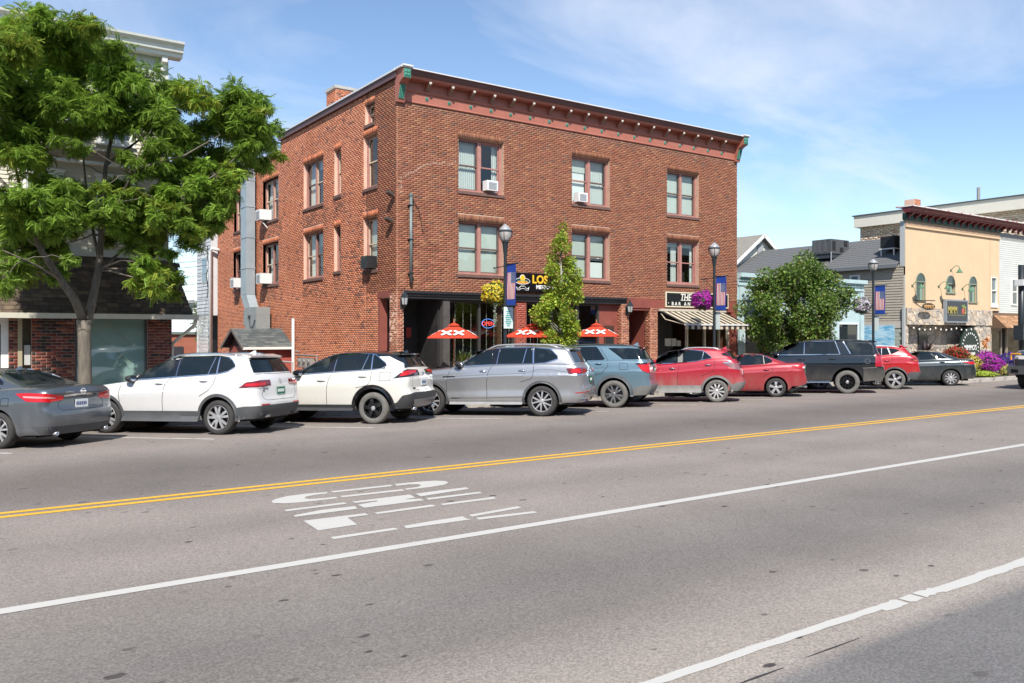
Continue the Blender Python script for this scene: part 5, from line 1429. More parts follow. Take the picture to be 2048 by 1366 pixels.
# ------------------------------------------------------------------ vehicles: one body builder, a drawing for each model
tyre_mat = M('tyre_rubber', (.035,.034,.033), .85, var=.2, vs=8, bump=.1)
tyre_dusty = M('tyre_rubber_dusty', (.13,.125,.115), .9, var=.25, vs=6)
black_plastic = M('black_plastic', (.035,.036,.038), .55, var=.12, vs=4)
grey_plastic = M('grey_plastic', (.075,.079,.083), .6, var=.12, vs=4)
dusty_plastic = M('dusty_plastic', (.17,.168,.16), .75, var=.18, vs=3)
under_mat = M('underbody', (.012,.012,.012), .9)
gloss_black = M('gloss_black', (.008,.008,.010), .12, coat=.5)
car_glass = M('car_glass', (.007,.012,.015), .03, spec=.5, var2=((.045,.05,.046), 1.7, .50, .16))  # paler patches in the colour stand for the cabin seen through
chrome = M('chrome', (.75,.75,.76), .12, 1.0)
alloy = M('alloy', (.42,.42,.43), .32, .45)
alloy_dark = M('alloy_dark', (.03,.03,.033), .4, .3)
red_lens = M('red_lens', (.46,.008,.010), .15, coat=.35)
dark_red_lens = M('dark_red_lens', (.14,.006,.010), .12, coat=.8)
clear_lens = M('clear_lens', (.55,.54,.53), .12, coat=.8)
plate_green = M('plate_green', (.012,.16,.085), .4)
plate_white = M('plate_white', (.62,.66,.66), .45)
seam_mat = M('panel_gap', (.015,.015,.016), .8)
white_mark = M('white_mark', (.75,.77,.74), .5)
def paint(name, c, metal=.0, rough=.32, dirt=0.0):
 m = bpy.data.materials.new(name); m.use_nodes = True
 N, L = m.node_tree.nodes, m.node_tree.links; b = N['Principled BSDF']
 b.inputs['Base Color'].default_value = (*c, 1); b.inputs['Metallic'].default_value = metal; b.inputs['Roughness'].default_value = rough
 b.inputs['Coat Weight'].default_value = 1.0 - dirt*.6; b.inputs['Coat Roughness'].default_value = .03 + dirt*.25
 tc = N.new('ShaderNodeTexCoord'); sp = N.new('ShaderNodeSeparateXYZ'); L.new(tc.outputs['Object'], sp.inputs[0])
 n = N.new('ShaderNodeTexNoise'); n.inputs['Scale'].default_value = 2.2; n.inputs['Detail'].default_value = 7
 mp = N.new('ShaderNodeMapping'); mp.inputs['Scale'].default_value = (2.2, 2.2, .5 if dirt > .3 else 1); L.new(tc.outputs['Object'], mp.inputs[0]); L.new(mp.outputs[0], n.inputs['Vector'])
 # road film thrown up on the lower body
 mr = N.new('ShaderNodeMapRange'); mr.inputs[1].default_value = .95; mr.inputs[2].default_value = .25; mr.inputs[3].default_value = 0; mr.inputs[4].default_value = .25 + dirt*1.1
 L.new(sp.outputs['Z'], mr.inputs[0])
 ml = N.new('ShaderNodeMath'); ml.operation = 'MULTIPLY'; ml.use_clamp = True
 mr2 = N.new('ShaderNodeMapRange'); mr2.inputs[1].default_value = .35; mr2.inputs[2].default_value = .75; mr2.inputs[3].default_value = .15 + dirt*.35; mr2.inputs[4].default_value = 1; L.new(n.outputs['Fac'], mr2.inputs[0])
 L.new(mr.outputs[0], ml.inputs[0]); L.new(mr2.outputs[0], ml.inputs[1])
 mx = N.new('ShaderNodeMixRGB'); mx.inputs[1].default_value = (*c, 1); mx.inputs[2].default_value = (.34,.31,.27,1); L.new(ml.outputs[0], mx.inputs[0]); L.new(mx.outputs[0], b.inputs['Base Color'])
 ra = N.new('ShaderNodeMath'); ra.operation = 'MULTIPLY_ADD'; ra.inputs[1].default_value = .5; ra.inputs[2].default_value = rough; L.new(ml.outputs[0], ra.inputs[0]); L.new(ra.outputs[0], b.inputs['Roughness'])
 iv = N.new('ShaderNodeMath'); iv.operation = 'MULTIPLY_ADD'; iv.inputs[1].default_value = -metal; iv.inputs[2].default_value = metal; L.new(ml.outputs[0], iv.inputs[0]); L.new(iv.outputs[0], b.inputs['Metallic'])
 MATS[name] = m; return m

def itp(pts, x):
 xs = [p[0] for p in pts]; zs = [p[1] for p in pts]
 return float(np.interp(x, xs, zs))
def smooth_itp(pts, x, w=.12):
 return sum(itp(pts, x + w*k/3) for k in range(-3, 4))/7

class Car:
 """local axes: x forward from the rear axle, y to the left, z up from the road"""
 def __init__(s, root, S):
  s.S, s.root = S, root
  s.body()
 def loop(s, z, half, xr, xf, cols):
  """plan outline at one height: rear middle -> left side -> front middle, as (x, y) for each column"""
 def body(s):
  S = s.S; W, R, WB = S['W'], S['r'], S['WB']; XR, XF = -S['RO'], WB + S['FO']
  Ra = R + S.get('arch', .075)
  # columns: ('r', t) across the rear, corner arcs, side stations, front
  side = set()
  xa, xb = XR + S.get('rcx', .50), XF - .62
  for cx in (0, WB):
   for k in range(25): side.add(round(cx + Ra*math.cos(math.pi*k/24), 4))
   for e in (-1, 1): side.add(round(cx + e*(Ra+.0015), 4))
  x = xa
  while x < xb: side.add(round(x, 4)); x += .09
  side = sorted(v for v in side if xa <= v <= xb)
  keep = [side[0]]
  for v in side[1:]:
   if v - keep[-1] > .0012: keep.append(v)
  side = keep
  cols = [('r', t) for t in (0, .2, .4, .6, .75)] + [('rc', k/8) for k in range(0, 9)] + [('s', x) for x in side] + [('fc', k/8) for k in range(0, 9)] + [('f', t) for t in (.7, .5, .25, 0)]
  belt = S['belt']
  prof = S.get('prof', [(0,.115),(.05,.07),(.14,.045),(.30,.022),(.48,.010),(.60,.0),(.70,.0),(.745,.016),(.86,.034),(.95,.058),(.985,.078),(1,.105)])
  rows = [0,.03,.07,.14,.22,.30,.40,.48,.56,.62,.68,.70,.72,.745,.80,.86,.91,.95,.975,.99,1.0]
  def plan(c, z, zt):
   """x, y of a column at height z; zt: fraction of the height for the side profile"""
   inset = itp(prof, zt)
   w = W - inset
   xr = itp(S['xr'], z); xf = itp(S['xf'], z)
   rcy, rcx = S.get('rcy', .24), xa - XR
   fcy, fcx = .30, XF - xb
   bow, bowf = S.get('bow', .07), .13
   wy_r, wy_f = w - rcy, w - fcy
   tap = S.get('tap', .03)
   if c[0] == 'r':
    y = wy_r*c[1]/.75 if True else 0; y = min(y, wy_r); x = xr + bow*(y/w)**2
    return x, y
   if c[0] == 'rc':
    a = c[1]*math.pi/2; ww = w - tap
    x0 = xr + bow*(wy_r/w)**2; n = .72
    return xa + (x0-xa)*max(0, math.cos(a))**n, wy_r + (ww-wy_r)*max(0, math.sin(a))**n
   if c[0] == 's':
    x = c[1]; L2 = (xb-xa)/2; q = (x-(xa+xb)/2)/L2
    return x, w - tap*abs(q)**2.6
   if c[0] == 'fc':
    a = (1-c[1])*math.pi/2; ww = w - tap
    x0 = xf - bowf*(wy_f/w)**2; n = .8
    return xb + (x0-xb)*max(0, math.cos(a))**n, wy_f + (ww-wy_f)*max(0, math.sin(a))**n
   y = wy_f*c[1]/.7; return xf - bowf*(y/w)**2, y
  zsill = S.get('sill', .27)
  def zlow(c, x):
   if c[0] in 'rc' and c[0] != 's' and c[0][0] == 'r': return S.get('rlow', .34)
   if c[0][0] == 'f': return S.get('flow', .24)
   z = zsill
   xe = XR + S.get('rcx', .50)
   for cx in (0, WB):
    if abs(x-cx) < Ra: z = max(z, R + math.sqrt(max(0, Ra*Ra-(x-cx)**2)))
   if x < -Ra: z = max(z, zsill + (S.get('rlow', .34)-zsill)*min(1, (-Ra-x)/max(.05, (-Ra-xe))))
   if x > WB+Ra: z = zsill + (S.get('flow', .24)-zsill)*.5
   return z
  verts, faces, grid = [], [], []
  zs_top = []
  for c in cols:
   x0 = plan(c, .6, .6)[0]
   zt_ = smooth_itp(belt, x0); zl = zlow(c, x0)
   col = []
   for f in rows:
    z = zl + (zt_-zl)*f
    fn = (z-zsill)/(zt_-zsill)
    fn = 1 - (1-fn) if f > .9 else fn
    x, y = plan(c, z, min(1, max(0, fn)))
    col.append((x, y, z))
   grid.append(col); zs_top.append(zt_)
  nc, nr = len(cols), len(rows)
  mb = MB()
  vid = {}
  V = []
  for i in range(nc):
   for j in range(nr):
    vid[i, j, 1] = len(V); V.append(grid[i][j])
    if abs(grid[i][j][1]) < 1e-6: vid[i, j, -1] = vid[i, j, 1]
    else: vid[i, j, -1] = len(V); V.append((grid[i][j][0], -grid[i][j][1], grid[i][j][2]))
  F = []
  for i in range(nc-1):
   for j in range(nr-1):
    F.append((vid[i,j,1], vid[i,j+1,1], vid[i+1,j+1,1], vid[i+1,j,1]))
    F.append((vid[i,j,-1], vid[i+1,j,-1], vid[i+1,j+1,-1], vid[i,j+1,-1]))
  # lid: bonnet, boot or the floor of the glasshouse
  Mx = [.86, .6, .3, 0]
  lid = []
  crown = S.get('crown', .05)
  for i in range(nc):
   x, y, z = grid[i][nr-1]; row = [vid[i,nr-1,1]]
   k0 = min(1, max(0, (y-.0)/(W*.6)))
   for m in Mx:
    zc = z + crown*k0*(1-m*m)
    row.append(len(V)); V.append((x, y*m, zc))
   for m in reversed(Mx[:-1]):
    zc = z + crown*k0*(1-m*m)
    row.append(len(V)); V.append((x, -y*m, zc))
   row.append(vid[i,nr-1,-1]); lid.append(row)
  for i in range(nc-1):
   for k in range(len(lid[0])-1):
    q = (lid[i][k], lid[i][k+1], lid[i+1][k+1], lid[i+1][k])
    F.append(q)
  mb.add(V, F)
  # glasshouse
  G = S['gh']
  if G:
   (rb, rz), (rt, rtz), (fb, fz), (ft, ftz) = G['rb'], G['rt'], G['fb'], G['ft']
   roof = G['roof']
   wb, wr = W - G.get('ib', .095), W - G.get('ir', .25)
   ss = [0,.12,.25,.4,.55,.7,.82,.90,.955,.985,1.0]
   cs = [('r', t) for t in (0,.35,.7,1)] + [('c', k/6) for k in range(1, 7)] + [('s', k/22) for k in range(1, 22)] + [('d', k/6) for k in range(0, 6)] + [('f', t) for t in (1,.7,.35,0)]
   g2 = []
   for c in cs:
    col = []
    for q in ss:
     qe = q if q <= .9 else .9 + .1*math.sin((q-.9)/.1*math.pi/2)
     sh = 0 if q <= .9 else (1-math.cos((q-.9)/.1*math.pi/2))
     w = wb + (wr-wb)*(q**1.15) - sh*.085
     xr_ = rb + (rt-rb)*q + sh*.10; xf_ = fb + (ft-fb)*q - sh*.16
     rc, rcl = G.get('rc', .16), G.get('rcl', .22); fc, fcl = .22, .34
     bw, bf = G.get('bow', .09), .17
     if c[0] == 'r': y = (w-rc)*c[1]; x = xr_ + bw*(y/w)**2
     elif c[0] == 'c':
      a = c[1]*math.pi/2; x0 = xr_ + bw*((w-rc)/w)**2; y = w-rc + (rc-.02)*math.sin(a)**.8; x = x0 + rcl*(1-math.cos(a)**.8 if a < 1.57 else 1)
     elif c[0] == 's':
      x0 = xr_ + bw*((w-rc)/w)**2 + rcl; x1 = xf_ - bf*((w-fc)/w)**2 - fcl
      x = x0 + (x1-x0)*c[1]; y = w - .02*(2*c[1]-1)**2
     elif c[0] == 'd':
      a = c[1]*math.pi/2; x1 = xf_ - bf*((w-fc)/w)**2; y = w-fc + (fc-.02)*math.cos(a)**.8; x = x1 - fcl*(1-math.sin(a)**.8)
     else: y = (w-fc)*c[1]; x = xf_ - bf*(y/w)**2
     zb = smooth_itp(belt, x) - .05
     zr = smooth_itp(roof, min(max(x, rt), ft), .25) - G.get('drop', .055) + (.055 if False else 0)
     col.append((x, y, zb + (zr-zb)*qe))
    g2.append(col)
   base = 0; vid2 = {}; V2 = []; F2 = []
   for i in range(len(cs)):
    for j in range(len(ss)):
     vid2[i,j,1] = len(V2); V2.append(g2[i][j])
     if abs(g2[i][j][1]) < 1e-6: vid2[i,j,-1] = vid2[i,j,1]
     else: vid2[i,j,-1] = len(V2); V2.append((g2[i][j][0], -g2[i][j][1], g2[i][j][2]))
   for i in range(len(cs)-1):
    for j in range(len(ss)-1):
     F2.append((vid2[i,j,1], vid2[i,j+1,1], vid2[i+1,j+1,1], vid2[i+1,j,1]))
     F2.append((vid2[i,j,-1], vid2[i+1,j,-1], vid2[i+1,j+1,-1], vid2[i,j+1,-1]))
   lid = []
   for i in range(len(cs)):
    x, y, z = g2[i][-1]; row = [vid2[i,len(ss)-1,1]]; k0 = min(1, y/(W*.5))
    for m in Mx: row.append(len(V2)); V2.append((x, y*m, z + .045*k0*(1-m*m)))
    for m in reversed(Mx[:-1]): row.append(len(V2)); V2.append((x, -y*m, z + .045*k0*(1-m*m)))
    row.append(vid2[i,len(ss)-1,-1]); lid.append(row)
   for i in range(len(cs)-1):
    for k in range(len(lid[0])-1): F2.append((lid[i][k], lid[i][k+1], lid[i+1][k+1], lid[i+1][k]))
   if S.get('roof_mat'):
    s.body_mesh(mb, S['paint']); mb2 = MB(); mb2.add(V2, F2)
    s.part('roof', mb2, S['roof_mat'], smooth=True, sharp=50)
    s.bvh = BVHTree.FromPolygons([Vector(p) for p in mb.v + mb2.v], [list(f) for f in mb.f] + [[i+len(mb.v) for i in f] for f in mb2.f])
   else:
    mb.add(V2, F2); s.body_mesh(mb, S['paint'])
    s.bvh = BVHTree.FromPolygons([Vector(p) for p in mb.v], [list(f) for f in mb.f])
  else:
   s.body_mesh(mb, S['paint']); s.bvh = BVHTree.FromPolygons([Vector(p) for p in mb.v], [list(f) for f in mb.f])
  # reference outline for everything laid on the body: arc length from the rear middle
  ref = [plan(c, .75, .7) for c in cols if c[0] in ('r', 'rc', 's')]
  s.ref = [Vector((x, y)) for x, y in ref]
  s.arc = [0.0]
  for a, b in zip(s.ref, s.ref[1:]): s.arc.append(s.arc[-1] + (b-a).length)
  # wheel wells, underside
  mb = MB()
  for cx in (0, WB):
   for sg in (-1, 1):
    n = 14; y0, y1 = sg*(W-.05), sg*(W-.42); Rw = Ra+.01
    for k in range(n):
     a0, a1 = math.pi*k/n, math.pi*(k+1)/n
     p = [(cx+Rw*math.cos(a), y, R+Rw*math.sin(a)) for a, y in ((a0,y0),(a1,y0),(a1,y1),(a0,y1))]
     mb.add(p, [(0,1,2,3)])
    mb.add([(cx+Rw*math.cos(math.pi*k/n), y1, R+Rw*math.sin(math.pi*k/n)) for k in range(n+1)], [tuple(range(n+1))])
  zu = zsill-.02
  for x0, x1 in ((XR+.35, -Ra-.02), (Ra+.02, WB-Ra-.02), (WB+Ra+.02, XF-.35)):
   mb.box(x0, x1, -W+.14, W-.14, zu, zu+.12)
  mb.box(-Ra-.02, WB+Ra, -W+.45, W-.45, zu+.03, zu+.14)
  s.part('underbody', mb, under_mat)
  s.wheels()
 def body_mesh(s, mb, m):
  s.part('body', mb, m, smooth=True, sharp=48)
 def part(s, name, mb, m, parent=None, smooth=False, sharp=None):
  o = mb.build(name, m, s.root if parent is None else parent, local=True, smooth=smooth, sharp=sharp)
  return o
 # ---- positions along the outline
 def sx(s, x):
  """outline coordinate of a point x on the left side"""
  for i in range(len(s.ref)-1, 0, -1):
   a, b = s.ref[i-1], s.ref[i]
   if a.x <= x <= b.x: return s.arc[i-1] + (s.arc[i]-s.arc[i-1])*((x-a.x)/max(1e-6, b.x-a.x))
  return s.arc[-1] + (x - s.ref[-1].x) if x > s.ref[-1].x else 0.0
 def sy(s, y):
  for i in range(1, len(s.ref)):
   a, b = s.ref[i-1], s.ref[i]
   if a.y <= y <= b.y: return s.arc[i-1] + (s.arc[i]-s.arc[i-1])*((y-a.y)/max(1e-6, b.y-a.y))
  return s.arc[-1]
 def frame(s, t):
  t2 = min(max(t, 0), s.arc[-1]-1e-6)
  i = max(k for k in range(len(s.arc)) if s.arc[k] <= t2)
  i = min(i, len(s.ref)-2)
  a, b = s.ref[i], s.ref[i+1]
  f = (t-s.arc[i])/max(1e-6, s.arc[i+1]-s.arc[i])
  if t < 0: return Vector((s.ref[0].x, t)), Vector((-1, 0))
  p = a + (b-a)*f
  def nrm(j):
   j = min(max(j, 0), len(s.ref)-2); d = (s.ref[j+1]-s.ref[j]).normalized(); return Vector((-d.y, d.x))
  n0 = (nrm(i-1)+nrm(i)).normalized(); n1 = (nrm(i)+nrm(i+1)).normalized()
  n = (n0*(1-f)+n1*f).normalized()
  if i == 0 and f < .5: n = Vector((-1, 0))*(1-f*2) + n*(f*2); n.normalize()
  return p, n
 def hit(s, t, z, off=0.0, right=False):
  p, n = s.frame(abs(t) if t < 0 else t)
  if t < 0: right = not right
  o = Vector((p.x, p.y, z)) + Vector((n.x, n.y, 0))*.9
  h = s.bvh.ray_cast(o, Vector((-n.x, -n.y, 0)), 3.0)
  if h[0] is None: q, m = Vector((p.x, p.y, z)), Vector((n.x, n.y, 0))
  else:
   q, m = h[0], h[1]
   if m.dot(Vector((n.x, n.y, 0))) < 0: m = -m
   zz = z
   while z < 1.0 and (Vector((q.x, q.y)) - p).dot(n) < -.22 and zz < z + .4:      # looked into a wheel well: take the panel just above
    zz += .02
    h = s.bvh.ray_cast(Vector((o.x, o.y, zz)), Vector((-n.x, -n.y, 0)), 3.0)
    if h[0] is not None:
     q, m = Vector((h[0].x, h[0].y, z)), h[1]
     if m.dot(Vector((n.x, n.y, 0))) < 0: m = -m
  q = q + m*off
  if right: q = Vector((q.x, -q.y, q.z))
  return q
 def patch(s, name, B, T, m, off=.006, nx=14, nz=4, thick=.01, right=False, parent=None, smooth=True):
  """panel ruled between two polylines given in (outline coordinate, z), laid on the body with a rim"""
  def res(P, n):
   P = [Vector(p) for p in P]; d = [0.0]
   for a, b in zip(P, P[1:]): d.append(d[-1] + (b-a).length)
   out = []
   for k in range(n+1):
    q = d[-1]*k/n; i = max(j for j in range(len(d)) if d[j] <= q+1e-9); i = min(i, len(P)-2)
    f = (q-d[i])/max(1e-9, d[i+1]-d[i]); out.append(P[i]+(P[i+1]-P[i])*f)
   return out
  b, t = res(B, nx), res(T, nx)
  mb = MB(); V = []; lo = []
  for i in range(nx+1):
   for j in range(nz+1):
    q = b[i] + (t[i]-b[i])*(j/nz)
    V.append(s.hit(q.x, q.y, off, right)); lo.append(s.hit(q.x, q.y, off-thick, right))
  F = []
  st = nz+1
  for i in range(nx):
   for j in range(nz):
    f = (i*st+j, i*st+j+1, (i+1)*st+j+1, (i+1)*st+j)
    F.append(f if not right else f[::-1])
  mb.add(V, F)
  edge = [i*st for i in range(nx+1)] + [nx*st+j for j in range(1, nz+1)] + [i*st+nz for i in range(nx-1, -1, -1)] + [j for j in range(nz-1, 0, -1)]
  for k in range(len(edge)):
   a, c = edge[k], edge[(k+1) % len(edge)]
   mb.add([V[a], V[c], lo[c], lo[a]], [(0,1,2,3)])
  return s.part(name, mb, m, parent, smooth=smooth, sharp=40)
 def both(s, name, B, T, m, **k):
  a = s.patch(name, B, T, m, **k); s.patch(name, B, T, m, right=True, **k); return a
 def line(s, name, pts, w, m, off=.004, both=True, **k):
  """thin strip along a polyline"""
  B, T = [], []
  for i, p in enumerate(pts):
   a = Vector(pts[max(0, i-1)]); b = Vector(pts[min(len(pts)-1, i+1)]); d = (b-a).normalized(); n = Vector((-d.y, d.x))*(w/2)
   B.append(Vector(p)-n); T.append(Vector(p)+n)
  n = max(6, 3*len(pts))
  for r in ((False, True) if both else (False,)):
   s.patch(name, B, T, m, off=off, nx=n, nz=1, thick=.008, right=r, **k)
 def X(s, pts): return [(s.sx(x), z) for x, z in pts]
 def Yr(s, pts): return [(s.sy(abs(y))*(1 if y >= 0 else -1), z) for y, z in pts]
 def wheels(s):
  S = s.S; r, W = S['r'], S['W']; tw = S.get('tw', .235)
  key = S['name']
  tm, rm, lm = MB(), MB(), MB()
  rr = S.get('rim', r*.68)
  prof = [(rr*.98,-tw/2+.02),(rr+.012,-tw/2+.004),(r-.055,-tw/2-.004),(r-.02,-tw/2+.012),(r-.004,-tw/2+.04),(r,0),(r-.004,tw/2-.04),(r-.02,tw/2-.012),(r-.055,tw/2+.004),(rr+.012,tw/2-.004),(rr*.98,tw/2-.02)]
  tm.lathe(prof, 44, axis='y', cap=False)
  # barrel and brake behind the spokes
  lm.lathe([(rr*.99,tw/2-.02),(rr*.95,tw/2-.05),(rr*.93,-.02),(.02,-.02)], 32, axis='y', cap=False)
  lm.lathe([(.02,-.01),(rr*.72,-.01),(rr*.72,.012),(.02,.012)], 24, axis='y')
  # lip, spokes, hub
  yo = tw/2-.012
  rm.lathe([(rr*.99,yo-.02),(rr*1.005,yo),(rr*.985,yo+.006),(rr*.945,yo-.008),(rr*.93,yo-.03)], 44, axis='y', cap=False)
  n, style = S.get('spokes', (5, 'twin'))
  def spoke(a, w0, w1, r0, r1, skew=0.0, dy0=.0):
   ca, sa = math.cos(a), math.sin(a); V = []
   for rad, w, y in ((r0, w0, yo-.012+dy0), ((r0+r1)/2, (w0+w1)/2, yo-.004), (r1, w1, yo-.014)):
    sk = skew*(rad-r0)
    for e, yy in ((-1, y), (1, y), (1, y-.035), (-1, y-.035)):
     px, pz = rad, e*w/2+sk
     V.append((px*ca-pz*sa, yy, px*sa+pz*ca))
   F = []
   for k in (0, 1):
    b = k*4
    F += [(b,b+4,b+5,b+1),(b+1,b+5,b+6,b+2),(b+2,b+6,b+7,b+3),(b+3,b+7,b+4,b)]
   F += [(0,1,2,3),(8,11,10,9)]
   rm.add(V, F)
  for k in range(n):
   a = 2*math.pi*k/n + S.get('spin', .3)
   if style == 'twin':
    spoke(a-.16, .050, .046, .04, rr*.96, -.10); spoke(a+.16, .050, .046, .04, rr*.96, .10)
   elif style == 'wide': spoke(a, .06, .09, .04, rr*.96)
   elif style == 'slim': spoke(a, .034, .056, .04, rr*.96)
   elif style == 'vee': spoke(a-.08, .036, .036, .04, rr*.96, -.26); spoke(a+.08, .036, .036, .04, rr*.96, .26)
   elif style == 'swirl': spoke(a, .05, .045, .05, rr*.95, .22)
  hub = MB(); hub.lathe([(.06,yo-.05),(.058,yo-.016),(.045,yo-.008),(.02,yo-.006)], 16, axis='y')
  first = None
  for (x, sg) in ((0, 1), (0, -1), (S['WB'], 1), (S['WB'], -1)):
   if first is None:
    w = s.part('wheel', hub, S.get('hub_mat', S.get('rim_mat', alloy)), smooth=True, sharp=40)
    a = s.part('tyre', tm, S.get('tyre_mat', tyre_mat), w, smooth=True, sharp=50)
    b = s.part('rim', rm, S.get('rim_mat', alloy), w, smooth=False)
    c = s.part('brake', lm, S.get('barrel', alloy_dark), w, smooth=True, sharp=40)
    first = w
   else:
    w = copy_tree(first, s.root)
   w.location = (x, sg*(W - tw/2 - S.get('win', .035)), r - .006)
   w.rotation_euler = (0, S.get('roll', 0) + x, 0 if sg > 0 else math.pi)

def place_car(name, label, S, u, v, phi_deg, group='cars parked at an angle along the kerb'):
 x, y = gnd(u, v)
 ph = math.radians(phi_deg)
 f = Vector((-math.cos(ph), math.sin(ph), -.025*math.sin(ph))).normalized()
 nrm = Vector((0, .025, 1)).normalized()
 l = nrm.cross(f).normalized(); f = l.cross(nrm)
 root = thing(name, label, 'car', (0,0,0), group)
 o = Vector((x, y, zg(x, y))) - l*(S['W']-.14)
 m = Matrix((( f.x, l.x, nrm.x, o.x), (f.y, l.y, nrm.y, o.y), (f.z, l.z, nrm.z, o.z), (0,0,0,1)))
 root.matrix_world = m
 return Car(root, S)

# ---- fittings shared by all
def handles(c, xs, zs, m, w=.19):
 for x, z in zip(xs, zs):
  for r in (False, True):
   t = c.sx(x)
   dish = c.patch('door_handle', c.X([(x-w/2-.01, z-.03),(x+w/2+.01, z-.03)]), c.X([(x-w/2, z+.03),(x+w/2, z+.03)]), MATS['handle_recess'] if 'handle_recess' in MATS else M('handle_recess', (.03,.03,.032), .6), off=.0025, nx=4, nz=1, thick=.006, right=r) if c.S.get('dish') else None
   mb = MB(); P = []
   for k in range(7):
    q = k/6; xx = x - w/2 + w*q; o_ = .014 + .022*math.sin(math.pi*q)
    P.append(c.hit(c.sx(xx), z + .004*math.sin(math.pi*q), o_, r))
   mb.tube(P, [.009,.013,.015,.015,.015,.013,.009], 8)
   c.part('door_handle', mb, m, smooth=True)
def mirror(c, x, z, m, cap=None):
 W = c.S['W']
 for sg in (1, -1):
  p = c.hit(c.sx(x), z, 0, sg < 0)
  mb = MB(); cy = p.y + sg*.13
  V = []; n = 12
  for k, (dx, sc) in enumerate(((-.075,.80),(-.07,.96),(-.02,1.0),(.05,.86),(.10,.55),(.12,.2))):
   for i in range(n):
    a = 2*math.pi*i/n; ca, sa = math.cos(a), math.sin(a)
    V.append((x+dx-.10, cy + .115*sc*abs(ca)**.7*(1 if ca > 0 else -1), z+.055 + .075*sc*abs(sa)**.7*(1 if sa > 0 else -1)))
  F = [(k*n+i, k*n+(i+1) % n, (k+1)*n+(i+1) % n, (k+1)*n+i) for k in range(5) for i in range(n)] + [tuple(range(n-1,-1,-1)), tuple(5*n+i for i in range(n))]
  mb.add(V, F)
  o = c.part('mirror', mb, m, smooth=True, sharp=60)
  g = MB(); g.add([(x-.178, cy+.095*math.cos(2*math.pi*i/n), z+.055+.058*math.sin(2*math.pi*i/n)) for i in range(n)], [tuple(range(n))])
  c.part('mirror_glass', g, chrome, o)
  st = MB(); st.beam((x-.06, p.y-sg*.03, z-.01), (x-.08, cy-sg*.04, z+.0), .06, .04); c.part('mirror_stalk', st, black_plastic, o)
def rails(c, x0, x1, y, m, h=.045):
 for sg in (1, -1):
  P = []
  for k in range(13):
   q = k/12; x = x0+(x1-x0)*q
   hit = c.bvh.ray_cast(Vector((x, y, 3)), Vector((0,0,-1)), 3)
   z = hit[0].z if hit[0] else 1.6
   P.append((x, sg*y, z + h*min(1, 6*q, 6*(1-q)) - .008))
  mb = MB(); mb.tube(P, [.016]+[.019]*11+[.016], 8); c.part('roof_rail', mb, m, smooth=True)
def fin(c, x):
 h = c.bvh.ray_cast(Vector((x, 0, 3)), Vector((0,0,-1)), 3); z = h[0].z if h[0] else 1.6
 mb = MB(); mb.prism([(-.10,-.01),(.08,-.01),(-.06,.065),(-.09,.06)], lambda a, b, d: (x+a, d*(1-b*9), z+b), -.022, .022); c.part('antenna_fin', mb, c.S['paint'] if not c.S.get('roof_mat') else c.S['roof_mat'])
def spoiler(c, m, x, z, y, ln=.20, th=.05, drop=.045):
 ln *= .62; mb = MB(); V = []; n = 9
 for k in range(n):
  q = -1+2*k/(n-1); yy = y*q; bx = .07*q*q
  V += [(x+.16, yy, z+.006), (x-ln+bx, yy, z-drop), (x-ln+.015+bx, yy, z-drop-th*.6), (x+.08, yy, z-th-.02)]
 F = [(k*4+i, (k+1)*4+i, (k+1)*4+(i+1) % 4, k*4+(i+1) % 4) for k in range(n-1) for i in range(4)] + [(0,1,2,3), ((n-1)*4+3,(n-1)*4+2,(n-1)*4+1,(n-1)*4)]
 mb.add(V, F); return c.part('spoiler', mb, m, smooth=True, sharp=35)
def badge(c, y, z, r, m=chrome, kind='ring'):
 p = c.hit(c.sy(abs(y))*(1 if y >= 0 else -1), z, .004)
 mb = MB()
 pr = [(r*.86,.0),(r,.004),(r,.012),(r*.86,.012)]
 n = 20
 V = [];
 for rad, d in ((r*.8,0),(r*.8,.012),(r,.012),(r,0)):
  for k in range(n):
   a = 2*math.pi*k/n; V.append((p.x-d, p.y+rad*math.cos(a), p.z+rad*math.sin(a)))
 F = [(j*n+k, j*n+(k+1) % n, (j+1)*n+(k+1) % n, (j+1)*n+k) for j in range(3) for k in range(n)]
 mb.add(V, F)
 if kind == 'vw':
  for (a, b) in (((-.5,.75),(0,-.1)), ((.5,.75),(0,-.1)), ((-.78,.2),(-.3,-.75)), ((-.3,-.75),(0,-.1)), ((0,-.1),(.3,-.75)), ((.3,-.75),(.78,.2))):
   mb.beam((p.x-.008, p.y+a[0]*r, p.z+a[1]*r), (p.x-.008, p.y+b[0]*r, p.z+b[1]*r), r*.13, .008, up=(1,0,0))
 elif kind == 'bar': mb.beam((p.x-.010, p.y-r*1.25, p.z), (p.x-.010, p.y+r*1.25, p.z), r*.45, .01, up=(1,0,0))
 elif kind == 'oval':
  for k in range(n):
   a0, a1 = 2*math.pi*k/n, 2*math.pi*(k+1)/n
   mb.beam((p.x-.008, p.y+r*.45*math.cos(a0), p.z+r*.85*math.sin(a0)), (p.x-.008, p.y+r*.45*math.cos(a1), p.z+r*.85*math.sin(a1)), r*.15, .008, up=(1,0,0))
 return c.part('badge', mb, m)
def plate(c, z, y=0, m=plate_green, w=.30, h=.15):
 p = c.hit(c.sy(abs(y))*(1 if y >= 0 else -1), z, 0.012)
 mb = MB(); mb.box(p.x-.006, p.x+.004, p.y-w/2, p.y+w/2, z-h/2, z+h/2)
 o = c.part('licence_plate', mb, m)
 mb = MB(); r = random.Random(int(z*1000)); yy = -w*.36
 for k in range(6):
  mb.box(p.x-.009, p.x-.006, p.y+yy, p.y+yy+.028, z-.032, z+.03); yy += .043
 c.part('plate_mark', mb, white_mark if m is plate_green else M('plate_blue', (.05,.08,.2), .5), o)
 return o
